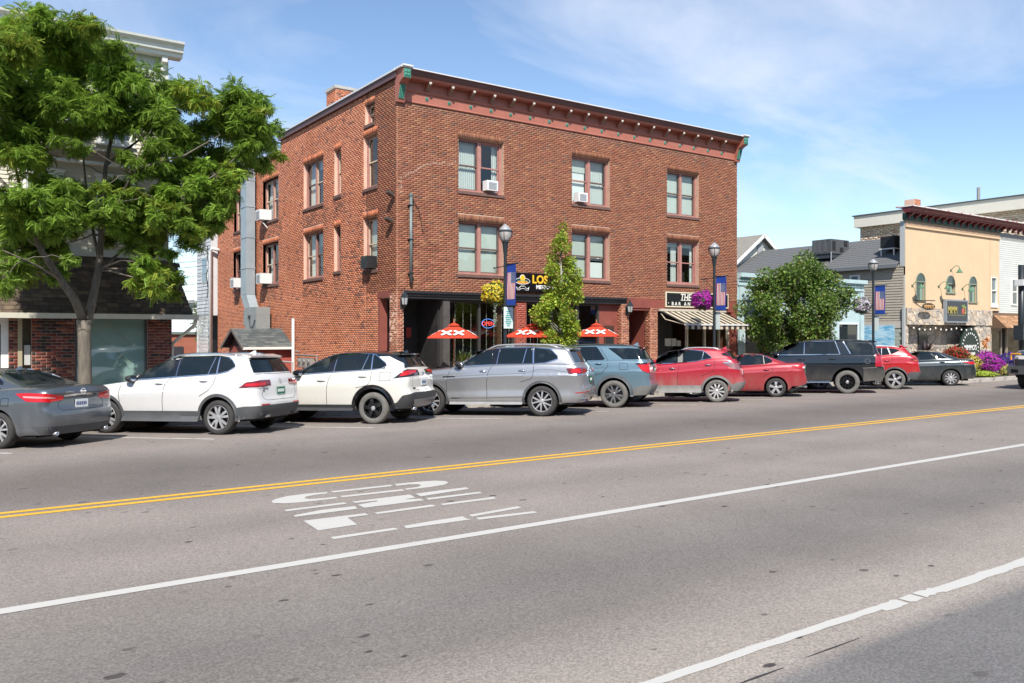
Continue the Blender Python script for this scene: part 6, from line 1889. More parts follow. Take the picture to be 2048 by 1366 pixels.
def badge_text(c, txt, size, x_y, z, m=chrome, bold=0.0, spacing=1.0):
 p = c.hit(c.sy(abs(x_y))*(1 if x_y >= 0 else -1), z, .003)
 p2 = c.hit(c.sy(abs(x_y)-.05)*(1 if x_y >= 0 else -1), z, .003)
 d = (p2-p); d.normalize() if d.length > 0 else None
 nrm = Vector((-1,0,0))
 fn = lambda a, b, e: tuple(p + d*a*(1 if x_y >= 0 else -1) + Vector((0,0,b)) + nrm*(e+.004))
 return c.part('lettering', text_mb(txt, size, fn, depth=.004, bold=bold, spacing=spacing, align='LEFT'), m)
def exhaust(c, y, z, m=chrome, box=False):
 x = -c.S['RO']
 for sg in (1, -1):
  mb = MB()
  if box:
   mb.prism([(-.11,-.02),(.06,-.02),(.11,.025),(-.05,.025)], lambda a, b, d: (x+.06+d, sg*(y-a), z+b), -.05, .06)
  else: mb.lathe([(.03,.10),(.034,.10),(.036,-.04),(.030,-.04),(.028,.08)], 14, (x+.07, sg*y, z), axis='x')
  c.part('exhaust', mb, m, smooth=not box)
def arch_trim(c, m, w=.06, off=.012, ends=(-.12, -.12), front=True):
 R = c.S['r']; Ra = R + c.S.get('arch', .075)
 for cx in ((0, c.S['WB']) if front else (0,)):
  B, T = [], []
  n = 22
  a0, a1 = ends
  for k in range(n+1):
   a = math.pi-a0*0 - (math.pi)*k/n
   B.append((c.sx(cx+(Ra-.004)*math.cos(a)), max(c.S.get('sill', .27)-.02, R+(Ra-.004)*math.sin(a))))
   T.append((c.sx(cx+(Ra+w)*math.cos(a)), max(c.S.get('sill', .27)-.02, R+(Ra+w)*math.sin(a))))
  # run the legs down to the sill
  zl = c.S.get('sill', .27)+.0
  B = [(B[0][0], zl)] + B + [(B[-1][0], zl)]; T = [(T[0][0], zl)] + T + [(T[-1][0], zl)]
  c.both('arch_trim', B, T, m, off=off, nx=36, nz=2, thick=.022)
def cladding(c, x0, x1, z0, z1, m, off=.012):
 c.both('sill_cladding', c.X([(x0, z0), (x1, z0)]), c.X([(x0, z1), (x1, z1)]), m, off=off, nx=20, nz=2, thick=.02)
def bumper_skin(c, x0, zs0, zs1, m, off=.012, nx=36):
 """cladding that wraps from the side round the rear: zs given as lists of (outline coordinate, z) from the rear middle"""
 for r in (False, True):
  c.patch('bumper', zs0, zs1, m, off=off, nx=nx, nz=3, thick=.022, right=r)
def headlamps(c, z):
 W, XF = c.S['W'], c.S['WB']+c.S['FO']
 for sg in (1, -1):
  mb = MB(); V = []
  for k in range(7):
   y = W*(.48+.44*k/6)
   for zz in (z-.07, z+.06):
    h = c.bvh.ray_cast(Vector((XF+1, y, zz)), Vector((-1,0,0)), 4)
    q = h[0] if h[0] else Vector((XF, y, zz)); V.append((q.x+.006, sg*y, zz))
  F = [(k*2, k*2+2, k*2+3, k*2+1) for k in range(6)]
  mb.add(V, F if sg > 0 else [f[::-1] for f in F]); c.part('headlamp', mb, clear_lens)
 mb = MB(); V = []
 for k in range(9):
  y = W*(-.44+.88*k/8)
  for zz in (z-.16, z+.05):
   h = c.bvh.ray_cast(Vector((XF+1, y, zz)), Vector((-1,0,0)), 4); q = h[0] if h[0] else Vector((XF, y, zz)); V.append((q.x+.006, y, zz))
 mb.add(V, [(k*2, k*2+2, k*2+3, k*2+1) for k in range(8)]); c.part('grille', mb, gloss_black)
def screens(c, y_top, zr0, zr1, yb0, yt0, zf0=None, zf1=None):
 """rear window and windscreen"""
 c.patch('rear_window', c.Yr([(-yb0, zr0), (-yb0*.5, zr0), (0, zr0), (yb0*.5, zr0), (yb0, zr0)]), c.Yr([(-yt0, zr1), (-yt0*.5, zr1), (0, zr1), (yt0*.5, zr1), (yt0, zr1)]), car_glass, off=.006, nx=20, nz=8, thick=.012)
 S = c.S; (fb, fz), (ft, ftz) = S['gh']['fb'], S['gh']['ft']; W = S['W']
 mb = MB(); V = []; nx, nz = 12, 6
 for j in range(nz+1):
  q = .10+.80*j/nz; x_ = fb+(ft-fb)*q; yw = (W-.20-.17*q)
  for k in range(nx+1):
   y = -yw+2*yw*k/nx
   h = c.bvh.ray_cast(Vector((x_-.17*(y/W)**2, y, 3)), Vector((0,0,-1)), 3)
   p = h[0] + h[1]*.006 if h[0] else Vector((x_, y, 1.2)); V.append(p)
 mb.add(V, [(j*(nx+1)+k, (j+1)*(nx+1)+k, (j+1)*(nx+1)+k+1, j*(nx+1)+k+1) for j in range(nz) for k in range(nx)])
 c.part('windscreen', mb, car_glass, smooth=True)
def window_set(c, outline_b, outline_t, panes, trim=None, surround=gloss_black, trim_w=.018, bottom_trim=True):
 """side glass: dark surround, the panes on it and a bright strip round the edge"""
 c.both('window_surround', c.X(outline_b), c.X(outline_t), surround, off=.007, nx=26, nz=6, thick=.01)
 for B, T in panes:
  c.both('side_window', c.X(B), c.X(T), car_glass, off=.0105, nx=10, nz=6, thick=.006)
 if trim:
  if bottom_trim: c.line('window_trim', c.X([(p[0], p[1]-trim_w*.5) for p in outline_b]), trim_w, trim, off=.013)
  c.line('window_trim', c.X([(p[0], p[1]+trim_w*.5) for p in outline_t]), trim_w, trim, off=.013)
def doors(c, lines):
 for L in lines: c.line('panel_gap', c.X(L), .011, seam_mat, off=.0032)
# ---- white three-row SUV
S = dict(name='a', W=.92, WB=2.79, FO=.92, RO=.99, r=.362, arch=.07, sill=.29, rlow=.33, paint=paint('paint_white_car', (.62,.62,.61), 0, .3, .02), spokes=(5,'twin'), rim=.25, tw=.235, spin=.25,
 belt=[(-1,1.22),(0,1.25),(1,1.19),(2.1,1.12),(2.6,1.07),(3.2,1.0),(3.5,.92),(3.72,.80)],
 xr=[(.3,-.84),(.42,-.93),(.56,-.985),(.68,-.97),(.72,-.945),(1.05,-.925),(1.15,-.90),(1.24,-.84)], xf=[(.2,3.55),(.45,3.70),(.7,3.70),(.85,3.62),(1.0,3.4)],
 gh=dict(rb=(-.86,1.24), rt=(-.60,1.64), fb=(2.62,1.07), ft=(1.45,1.62), roof=[(-.7,1.64),(-.2,1.69),(.6,1.71),(1.2,1.685),(1.5,1.64)], ib=.09, ir=.25))
c = place_car('parked_car', 'white SUV with dark lower cladding and roof rails beside the grey sedan', S, 441.4, 869, 51)
window_set(c, [(2.09,1.15),(1.02,1.21),(.03,1.262),(-.22,1.32),(-.345,1.40)], [(2.07,1.17),(1.9,1.37),(1.6,1.52),(1.11,1.60),(.11,1.61),(-.2,1.575),(-.335,1.43)],
 [([(2.0,1.17),(1.14,1.22)],[(1.97,1.22),(1.85,1.36),(1.58,1.49),(1.16,1.575)]), ([(.98,1.225),(.27,1.255)],[(.96,1.585),(.17,1.59)]), ([(.24,1.26),(.09,1.265)],[(.13,1.59),(.09,1.59)]), ([(.02,1.285),(-.20,1.335),(-.30,1.40)],[(.02,1.59),(-.18,1.56),(-.29,1.44)])], trim=chrome)
c.line('window_trim', c.X([(.26,1.25),(.15,1.6)]), .016, chrome, off=.0135); c.line('window_trim', c.X([(.055,1.26),(.055,1.61)]), .03, chrome, off=.0135); c.line('window_trim', c.X([(1.05,1.215),(1.02,1.6)]), .012, chrome, off=.0135)
screens(c, 0, 1.27, 1.575, .74, .62)
doors(c, [[(2.40,.55),(2.44,.9),(2.40,1.05)], [(1.33,.34),(1.33,.7),(1.28,1.05),(1.14,1.2)], [(.42,.80),(.20,.92),(.10,1.05),(.04,1.24)]])
c.line('crease_shade', c.X([(2.6,1.0),(1.3,1.06),(.1,1.13),(-.66,1.13)]), .012, M('white_shade_line', (.55,.56,.57), .4), off=.003)  # flat strip, the shade of the body fold put into its colour
arch_trim(c, grey_plastic, .055); cladding(c, .46, 2.36, .275, .49, grey_plastic)
c.both('tail_lamp', [(c.sx(-.50),.965),(c.sy(.72),.97),(c.sy(.48),1.0),(c.sy(.36),1.01)], [(c.sx(-.56),1.0),(c.sx(-.66),1.08),(c.sy(.70),1.115),(c.sy(.36),1.115)], dark_red_lens, off=.012, nx=16, nz=3)
c.both('lamp_glow', [(c.sx(-.64),1.0),(c.sy(.56),1.005)], [(c.sx(-.66),1.05),(c.sy(.50),1.075)], red_lens, off=.016, nx=10, nz=2)
c.both('reverse_lamp', [(c.sx(-.72),.95),(c.sy(.66),.955)], [(c.sx(-.72),.965),(c.sy(.66),.972)], clear_lens, off=.013, nx=4, nz=1)
bumper_skin(c, 0, [(0,.34),(c.sy(.6),.34),(c.sx(-.60),.33),(c.sx(-.44),.30)], [(0,.60),(c.sy(.6),.60),(c.sx(-.62),.585),(c.sx(-.44),.56)], grey_plastic)
c.line('reflector', [(c.sy(.72),.615),(c.sy(.46),.615)], .022, red_lens, off=.014)
exhaust(c, .56, .375, chrome, True); spoiler(c, S['paint'], -.56, 1.655, .60, .20)
badge(c, 0, 1.085, .055, chrome, 'vw'); plate(c, .885, -.0, plate_green); badge_text(c, 'TIGUAN', .045, .62, .93, gloss_black); badge_text(c, 'SEL', .04, .62, .885, gloss_black)
handles(c, (1.42, .33), (1.06, 1.11), S['paint']); mirror(c, 2.22, 1.12, black_plastic); rails(c, -.35, 1.45, .60, chrome); fin(c, -.25); headlamps(c, .88)
c.line('panel_gap', [(c.sy(.0),1.245),(c.sy(.70),1.245),(c.sy(.70),1.18)], .008, seam_mat, off=.002); c.line('panel_gap', [(0,.70),(c.sy(.55),.70),(c.sy(.66),.80),(c.sy(.60),.95)], .008, seam_mat, off=.002)

# ---- cream SUV with a black roof
S = dict(name='b', W=.927, WB=2.69, FO=.93, RO=.98, r=.372, arch=.085, sill=.32, rlow=.36, paint=paint('paint_cream_car', (.62,.61,.555), 0, .3, .05), roof_mat=paint('paint_black_roof', (.006,.009,.014), 0, .2, 0), rim_mat=M('rim_black', (.02,.02,.022), .25, .4), tyre_mat=tyre_dusty, hub_mat=alloy,
 spokes=(5,'wide'), rim=.235, tw=.235, spin=.15,
 belt=[(-1,1.26),(-.4,1.30),(0,1.25),(1.1,1.19),(1.9,1.14),(2.5,1.10),(3.1,1.04),(3.4,.95),(3.64,.82)],
 xr=[(.34,-.84),(.45,-.95),(.62,-.975),(.74,-.95),(.78,-.90),(1.05,-.90),(1.2,-.87),(1.28,-.80)], xf=[(.2,3.48),(.45,3.62),(.7,3.62),(.85,3.54),(1.04,3.3)],
 gh=dict(rb=(-.80,1.28), rt=(-.55,1.66), fb=(2.45,1.10), ft=(1.30,1.64), roof=[(-.65,1.64),(-.2,1.69),(.6,1.725),(1.1,1.70),(1.35,1.66)], ib=.09, ir=.26))
c = place_car('parked_car', 'cream SUV with a black roof and black angular wheel arches', S, 749.5, 847.5, 51)
window_set(c, [(1.92,1.165),(1.09,1.21),(.04,1.265),(-.22,1.285),(-.325,1.35)], [(1.90,1.185),(1.6,1.395),(1.3,1.52),(1.0,1.60),(.15,1.62),(.0,1.60),(-.30,1.39)],
 [([(1.82,1.185),(1.17,1.215)],[(1.79,1.25),(1.55,1.40),(1.17,1.55)]), ([(.96,1.235),(.30,1.26)],[(.94,1.585),(.19,1.60)]), ([(.28,1.262),(.06,1.272)],[(.15,1.60),(.09,1.60)]), ([(.02,1.285),(-.20,1.31),(-.27,1.35)],[(.02,1.585),(-.05,1.55),(-.26,1.40)])], trim=chrome, trim_w=.016)
c.line('window_trim', c.X([(.29,1.255),(.16,1.61)]), .016, chrome, off=.0135); c.line('window_trim', c.X([(.05,1.265),(.06,1.61)]), .028, chrome, off=.0135); c.line('window_trim', c.X([(1.02,1.215),(.97,1.61)]), .014, chrome, off=.0135)
# cream rear pillar panel that runs up into the black roof
c.both('pillar_panel', [(c.sx(-.30),1.28),(c.sx(-.6),1.27),(c.sy(.80),1.27),(c.sy(.74),1.27)], [(c.sx(-.10),1.56),(c.sx(-.36),1.56),(c.sx(-.60),1.44),(c.sy(.76),1.30)], S['paint'], off=.006, nx=14, nz=5)
screens(c, 0, 1.30, 1.58, .66, .58)
doors(c, [[(2.30,.55),(2.34,.9),(2.30,1.08)], [(1.18,.36),(1.17,.8),(1.12,1.05),(1.04,1.2)], [(.42,.84),(.12,.90),(.05,1.0),(.03,1.25)], [(-.17,1.0),(-.44,1.0),(-.46,1.2),(-.18,1.2),(-.17,1.0)]])
arch_trim(c, gloss_black, .085, .016); cladding(c, .5, 2.2, .31, .45, black_plastic);
bumper_skin(c, 0, [(0,.38),(c.sy(.6),.38),(c.sx(-.60),.36),(c.sx(-.48),.34)], [(0,.72),(c.sy(.62),.72),(c.sx(-.74),.66),(c.sx(-.60),.50),(c.sx(-.48),.47)], black_plastic)
c.patch('bumper_trim', [(-c.sy(.6),.40),(0,.40),(c.sy(.6),.40)], [(-c.sy(.66),.56),(0,.56),(c.sy(.66),.56)], M('silver_plastic', (.30,.30,.30), .35, .6), off=.022, nx=24, nz=2)
c.both('tail_lamp', [(c.sx(-.52),1.055),(c.sx(-.72),1.075),(c.sy(.66),1.10),(c.sy(.20),1.12)], [(c.sx(-.56),1.08),(c.sx(-.76),1.23),(c.sy(.70),1.255),(c.sy(.22),1.235)], gloss_black, off=.010, nx=18, nz=3)
c.both('lamp_glow', [(c.sx(-.66),1.10),(c.sy(.74),1.13),(c.sy(.40),1.17)], [(c.sx(-.74),1.20),(c.sy(.74),1.225),(c.sy(.28),1.225)], red_lens, off=.015, nx=14, nz=2)
c.both('reverse_lamp', [(c.sy(.52),1.11),(c.sy(.30),1.125)], [(c.sy(.40),1.16),(c.sy(.27),1.165)], M('smoke_lens', (.22,.2,.22), .2, coat=.6), off=.015, nx=5, nz=1)
exhaust(c, .58, .345); spoiler(c, S['roof_mat'], -.50, 1.665, .58, .24)
badge(c, -.02, 1.145, .055, chrome, 'oval'); plate(c, .945, -.02, plate_white); badge_text(c, 'RAV4', .05, .58, .80, gloss_black, .003)
handles(c, (1.31, .25), (1.01, 1.10), S['paint'], .22); mirror(c, 2.02, 1.14, gloss_black); fin(c, -.42); headlamps(c, .92)
c.line('panel_gap', [(0,.77),(c.sy(.45),.77),(c.sy(.60),.85),(c.sy(.56),1.08)], .008, seam_mat, off=.002)

# ---- silver seven-seat SUV
S = dict(name='c', W=.995, WB=2.98, FO=.99, RO=1.13, r=.385, arch=.07, sill=.31, rlow=.34, paint=paint('paint_silver_car', (.37,.38,.395), .7, .34, .08), spokes=(5,'vee'), rim=.265, tw=.255, spin=.1, barrel=M('rim_dark', (.02,.02,.022), .4),
 prof=[(0,.10),(.05,.06),(.14,.03),(.22,.018),(.26,.045),(.45,.03),(.62,.012),(.72,.0),(.745,.018),(.86,.034),(.95,.058),(.985,.078),(1,.105)],
 belt=[(-1.2,1.29),(0,1.32),(1.1,1.30),(2.05,1.25),(2.6,1.20),(3.3,1.14),(3.7,1.05),(3.98,.92)],
 xr=[(.32,-.97),(.45,-1.07),(.62,-1.12),(.70,-1.10),(.74,-1.06),(1.0,-1.07),(1.15,-1.04),(1.31,-.93)], xf=[(.2,3.85),(.5,3.97),(.8,3.97),(1.0,3.9),(1.15,3.6)],
 gh=dict(rb=(-.96,1.31), rt=(-.70,1.72), fb=(2.72,1.18), ft=(1.55,1.74), roof=[(-.8,1.72),(-.3,1.78),(.6,1.82),(1.3,1.80),(1.6,1.755)], ib=.095, ir=.26))
c = place_car('parked_car', 'silver seven seat SUV with silver roof rails in front of the umbrellas', S, 1085.6, 832.4, 51)
window_set(c, [(2.12,1.27),(1.13,1.315),(.22,1.325),(-.10,1.34),(-.41,1.44)], [(2.10,1.29),(1.95,1.50),(1.7,1.64),(1.15,1.71),(.27,1.71),(-.22,1.665),(-.40,1.49)],
 [([(2.05,1.29),(1.30,1.325)],[(2.02,1.33),(1.9,1.47),(1.68,1.60),(1.32,1.67)]), ([(1.12,1.335),(.50,1.345)],[(1.08,1.69),(.42,1.69)]), ([(.47,1.345),(.26,1.345)],[(.40,1.69),(.27,1.69)]), ([(.17,1.345),(-.10,1.36),(-.36,1.45)],[(.19,1.69),(-.20,1.645),(-.35,1.50)])], trim=chrome)
c.line('window_trim', c.X([(.49,1.335),(.41,1.70)]), .018, chrome, off=.0135); c.line('window_trim', c.X([(.215,1.33),(.235,1.70)]), .035, chrome, off=.0135); c.line('window_trim', c.X([(1.18,1.32),(1.13,1.70)]), .014, chrome, off=.0135)
screens(c, 0, 1.34, 1.66, .78, .66)
doors(c, [[(2.52,.50),(2.52,.9),(2.42,1.2)], [(1.43,.36),(1.43,.85),(1.38,1.15),(1.25,1.31)], [(.55,.86),(.24,.95),(.20,1.1),(.20,1.32)]])
dk = M('silver_shade_line', (.20,.21,.22), .45, .5)  # darker silver: shade of the body folds put into the strip colour
c.line('crease_shade', c.X([(2.62,1.0),(1.34,1.055),(.40,1.08),(.0,1.20),(-.36,1.16),(-.66,1.10)]), .016, dk, off=.003)
c.line('side_vent', c.X([(2.62,1.0),(2.28,1.01)]), .03, gloss_black, off=.006); c.line('window_trim', c.X([(.0,1.32),(-.86,1.31)]), .012, dk, off=.004)
c.line('sill_trim', c.X([(2.4,.46),(.5,.50)]), .016, chrome, off=.012)
arch_trim(c, grey_plastic, .055, .014); cladding(c, .5, 2.44, .30, .43, M('silver_dull', (.30,.30,.30), .5, .3, var=.1), .012)
c.both('tail_lamp', [(c.sx(-.70),1.06),(c.sx(-.80),1.055),(c.sy(.62),1.06),(c.sy(.34),1.09)], [(c.sx(-.64),1.19),(c.sx(-.80),1.20),(c.sy(.66),1.205),(c.sy(.34),1.19)], dark_red_lens, off=.012, nx=18, nz=3)
c.both('lamp_glow', [(c.sx(-.78),1.075),(c.sy(.86),1.075)], [(c.sx(-.76),1.175),(c.sy(.86),1.185)], red_lens, off=.016, nx=6, nz=2)
c.both('lamp_glow', [(c.sy(.76),1.075),(c.sy(.44),1.10)], [(c.sy(.76),1.14),(c.sy(.44),1.15)], red_lens, off=.016, nx=6, nz=2)
c.patch('tail_trim', [(-c.sx(-.80),1.02),(-c.sy(.5),1.025),(0,1.03),(c.sy(.5),1.025),(c.sx(-.80),1.02)], [(-c.sx(-.80),1.045),(-c.sy(.5),1.05),(0,1.055),(c.sy(.5),1.05),(c.sx(-.80),1.045)], chrome, off=.014, nx=30, nz=1)
c.line('reflector', [(c.sx(-.86),.585),(c.sy(.80),.60),(c.sy(.30),.62)], .018, red_lens, off=.010)
exhaust(c, .72, .40, chrome, True); spoiler(c, S['paint'], -.66, 1.735, .62, .22)
badge(c, 0, 1.13, .07, chrome, 'vw'); plate(c, .90, 0, plate_green); badge_text(c, 'ATLAS', .06, .30, .985, chrome, .002)
handles(c, (1.52, .49), (1.14, 1.15), chrome); mirror(c, 2.27, 1.27, M('mirror_grey', (.12,.125,.13), .25, .8)); rails(c, -.45, 1.55, .63, alloy, .06); headlamps(c, 1.0)

# ---- blue grey SUV
S = dict(name='d', W=1.0, WB=3.02, FO=.93, RO=1.10, r=.392, arch=.075, sill=.32, rlow=.36, paint=paint('paint_blue_car', (.115,.195,.245), .3, .3, .12), spokes=(5,'twin'), rim=.262, tw=.255, spin=-.2, rim_mat=M('rim_grey', (.34,.34,.35), .3, .85), tyre_mat=tyre_dusty, barrel=M('rim_mid', (.10,.10,.105), .4, .6),
 belt=[(-1.2,1.33),(0,1.35),(1.1,1.33),(2.1,1.28),(2.7,1.23),(3.3,1.15),(3.7,1.05),(3.96,.92)],
 xr=[(.34,-.96),(.45,-1.04),(.58,-1.09),(.66,-1.08),(.70,-1.03),(1.0,-1.05),(1.2,-1.03),(1.34,-.95)], xf=[(.2,3.82),(.5,3.94),(.8,3.94),(1.0,3.88),(1.15,3.6)],
 gh=dict(rb=(-.96,1.34), rt=(-.74,1.74), fb=(2.78,1.21), ft=(1.62,1.75), roof=[(-.8,1.76),(-.3,1.80),(.6,1.83),(1.3,1.81),(1.65,1.77)], ib=.09, ir=.24))
c = place_car('parked_car', 'blue grey SUV with a wide tapering rear side window beside the silver SUV', S, 1229, 815.5, 51)
window_set(c, [(2.15,1.30),(1.2,1.34),(.30,1.355),(.24,1.38)], [(2.12,1.33),(1.95,1.53),(1.7,1.66),(1.2,1.73),(.48,1.73),(.27,1.42)],
 [([(2.05,1.32),(1.30,1.345)],[(2.02,1.38),(1.7,1.63),(1.32,1.69)]), ([(1.12,1.35),(.62,1.36)],[(1.08,1.71),(.62,1.71)]), ([(.56,1.36),(.31,1.37)],[(.56,1.71),(.47,1.71),(.34,1.43)])], trim=None)
c.both('side_window', [(c.sx(-.27),1.365),(c.sx(-.62),1.36),(c.sy(.80),1.36)], [(c.sx(.16),1.69),(c.sx(-.45),1.68),(c.sx(-.78),1.65)], car_glass, off=.007, nx=16, nz=6)
screens(c, 0, 1.36, 1.66, .80, .68)
c.both('pillar_panel', [(c.sy(.80),1.36),(c.sy(.74),1.36)], [(c.sx(-.80),1.66),(c.sy(.68),1.66)], gloss_black, off=.006, nx=6, nz=6)
doors(c, [[(2.55,.50),(2.55,.9),(2.45,1.25)], [(1.50,.36),(1.48,.85),(1.42,1.3)], [(.62,.90),(.30,1.0),(.15,1.19),(.16,1.36),(.42,1.74)], [(-.17,1.08),(-.40,1.08),(-.40,1.26),(-.17,1.26),(-.17,1.08)]])
arch_trim(c, M('blue_grey_plastic', (.085,.10,.112), .6, var=.15), .085, .014); cladding(c, .5, 2.46, .31, .45, dusty_plastic)
bumper_skin(c, 0, [(0,.37),(c.sy(.6),.37),(c.sx(-.66),.36),(c.sx(-.50),.34)], [(0,.64),(c.sy(.7),.64),(c.sx(-.80),.62),(c.sx(-.50),.53)], dusty_plastic)
c.both('tail_lamp', [(c.sx(-.80),1.05),(c.sx(-.93),.99),(c.sy(.80),.985),(c.sy(.58),1.06)], [(c.sx(-.64),1.245),(c.sx(-.8),1.25),(c.sy(.80),1.255),(c.sy(.58),1.255)], red_lens, off=.012, nx=16, nz=3)
c.both('lamp_mask', [(c.sx(-.68),1.21),(c.sx(-.8),1.215),(c.sy(.86),1.22)], [(c.sx(-.62),1.25),(c.sx(-.8),1.26),(c.sy(.86),1.262)], gloss_black, off=.016, nx=8, nz=1)
c.both('reverse_lamp', [(c.sy(.80),1.01),(c.sy(.66),1.04)], [(c.sy(.80),1.20),(c.sy(.70),1.20)], clear_lens, off=.017, nx=4, nz=2)
c.line('tail_trim', [(c.sy(.66),1.235),(0,1.245)], .03, gloss_black, off=.012)
plate(c, 1.06, 0, plate_green); badge(c, 0, 1.17, .06, chrome, 'bar'); badge_text(c, 'EXPLORER', .05, .62, .80, chrome)
exhaust(c, .62, .37, chrome, True); spoiler(c, gloss_black, -.70, 1.735, .64, .26); handles(c, (1.55, .42), (1.21, 1.24), S['paint']); mirror(c, 2.30, 1.30, S['paint']); rails(c, -.55, 1.55, .64, black_plastic, .035); headlamps(c, 1.0); fin(c, -.5)

# ---- dusty red small SUV
S = dict(name='e', W=.887, WB=2.555, FO=.89, RO=.84, r=.348, arch=.065, sill=.31, rlow=.34, paint=paint('paint_red_dusty', (.36,.012,.028), .1, .32, .55), spokes=(10,'slim'), rim=.238, tw=.215, spin=.1, tyre_mat=tyre_dusty, rim_mat=M('alloy_dusty', (.52,.51,.49), .45, .6),
 belt=[(-.9,1.26),(-.3,1.33),(.14,1.33),(1.1,1.20),(1.7,1.16),(2.2,1.12),(2.8,1.06),(3.2,.97),(3.46,.85)],
 xr=[(.32,-.68),(.42,-.78),(.56,-.835),(.66,-.82),(.72,-.76),(1.0,-.74),(1.2,-.66),(1.32,-.55)], xf=[(.2,3.3),(.45,3.44),(.7,3.44),(.9,3.36),(1.06,3.1)],
 gh=dict(rb=(-.58,1.30), rt=(-.36,1.62), fb=(2.25,1.12), ft=(1.15,1.62), roof=[(-.5,1.60),(0,1.66),(.6,1.69),(1.0,1.67),(1.2,1.635)], ib=.09, ir=.26, rc=.2))
c = place_car('parked_car', 'dusty red small SUV with streaked doors and a chrome window line', S, 1434, 804.5, 51)
window_set(c, [(1.86,1.19),(1.12,1.21),(.60,1.255),(.14,1.345)], [(1.84,1.21),(1.7,1.42),(1.4,1.555),(1.0,1.61),(.35,1.545),(.13,1.36)],
 [([(1.78,1.205),(1.16,1.225)],[(1.75,1.25),(1.62,1.43),(1.38,1.53),(1.16,1.565)]), ([(.98,1.24),(.44,1.295)],[(.98,1.58),(.40,1.535)]), ([(.40,1.30),(.20,1.345)],[(.36,1.525),(.24,1.40)])], trim=chrome)
c.both('pillar_panel', c.X([(1.15,1.215),(1.0,1.23)]), c.X([(1.14,1.59),(.99,1.59)]), dusty_plastic, off=.010, nx=3, nz=4)
c.line('window_trim', c.X([(.42,1.29),(.37,1.54)]), .016, chrome, off=.0135)
screens(c, 0, 1.31, 1.56, .62, .54);
c.both('rear_side_glass', [(c.sx(-.20),1.42),(c.sy(.74),1.33),(c.sy(.62),1.31)], [(c.sx(-.16),1.48),(c.sy(.72),1.56),(c.sy(.55),1.56)], car_glass, off=.007, nx=10, nz=5)
doors(c, [[(2.10,.5),(2.14,.9),(2.05,1.12)], [(1.17,.34),(1.17,.7),(1.10,1.2)], [(.45,.80),(.08,.95),(.03,1.2),(.06,1.33)]])
arch_trim(c, dusty_plastic, .06, .014); cladding(c, .45, 2.1, .30, .52, M('dusty_sill', (.21,.205,.195), .75, var=.15), .012)
bumper_skin(c, 0, [(0,.36),(c.sy(.55),.36),(c.sx(-.50),.34),(c.sx(-.42),.32)], [(0,.62),(c.sy(.6),.62),(c.sx(-.62),.60),(c.sx(-.42),.53)], dusty_plastic)
c.both('tail_lamp', [(c.sx(-.24),1.165),(c.sx(-.48),1.02),(c.sy(.74),.96),(c.sy(.60),.97)], [(c.sx(-.20),1.20),(c.sx(-.45),1.20),(c.sy(.76),1.16),(c.sy(.60),1.12)], M('dusty_lamp', (.20,.09,.10), .35, coat=.3), off=.010, nx=14, nz=3)
c.line('lamp_trim', c.X([(-.21,1.195),(-.42,1.20)]), .03, chrome, off=.014)
c.patch('tail_trim', [(-c.sy(.45),1.02),(0,1.03),(c.sy(.45),1.02)], [(-c.sy(.45),1.06),(0,1.08),(c.sy(.45),1.06)], chrome, off=.012, nx=14, nz=1); plate(c, .90, 0, plate_white)
badge(c, 0, 1.16, .055); spoiler(c, S['paint'], -.30, 1.635, .50, .22); handles(c, (1.31, .24), (1.03, 1.13), chrome); mirror(c, 1.98, 1.18, S['paint']); rails(c, -.15, 1.15, .55, alloy, .05); headlamps(c, .95); fin(c, -.2)

# ---- red saloon
SED = [(0,.10),(.05,.06),(.14,.035),(.30,.016),(.48,.006),(.62,.0),(.72,.0),(.77,.014),(.86,.03),(.94,.06),(.98,.09),(1,.13)]
S = dict(name='f', W=.888, WB=2.67, FO=.95, RO=1.02, r=.318, arch=.06, sill=.20, rlow=.36, paint=paint('paint_red_saloon', (.33,.020,.028), .25, .3, .08), spokes=(5,'wide'), rim=.215, tw=.205, spin=.35, barrel=M('rim_dark2', (.015,.015,.016), .4), prof=SED, crown=.035,
 belt=[(-1.1,1.10),(-.6,1.115),(0,1.10),(.97,1.03),(1.8,.99),(2.3,.97),(3.0,.92),(3.4,.82),(3.62,.70)],
 xr=[(.3,-.90),(.42,-1.0),(.56,-1.03),(.66,-1.0),(.80,-.96),(1.0,-.97),(1.13,-.93)], xf=[(.2,3.48),(.4,3.61),(.6,3.61),(.75,3.52),(.95,3.2)],
 gh=dict(rb=(-.58,1.12), rt=(.22,1.42), fb=(2.35,.97), ft=(1.25,1.42), roof=[(.1,1.40),(.5,1.46),(.9,1.475),(1.2,1.45),(1.3,1.43)], ib=.11, ir=.27, rcl=.35, rc=.2))
c = place_car('parked_car', 'clean red saloon parked between the dusty red SUV and the black SUV', S, 1552, 794, 51)
window_set(c, [(1.95,1.03),(.97,1.055),(.30,1.09),(.10,1.14)], [(1.9,1.07),(1.6,1.28),(1.2,1.39),(.7,1.405),(.35,1.36),(.09,1.21)],
 [([(1.85,1.05),(1.08,1.06)],[(1.8,1.11),(1.55,1.27),(1.10,1.365)]), ([(.97,1.07),(.37,1.095)],[(.97,1.385),(.39,1.355)]), ([(.33,1.10),(.16,1.145)],[(.35,1.335),(.16,1.215)])], trim=chrome, trim_w=.012, bottom_trim=False)
c.line('window_trim', c.X([(.35,1.09),(.37,1.36)]), .014, M('body_red_trim', (.5,.42,.42), .3), off=.010)
screens(c, 0, 1.16, 1.40, .60, .50)
doors(c, [[(2.10,.4),(2.12,.7),(2.05,.98)], [(1.03,.22),(1.03,.6),(1.0,1.05)], [(.40,.68),(.10,.85),(.05,1.08)]])
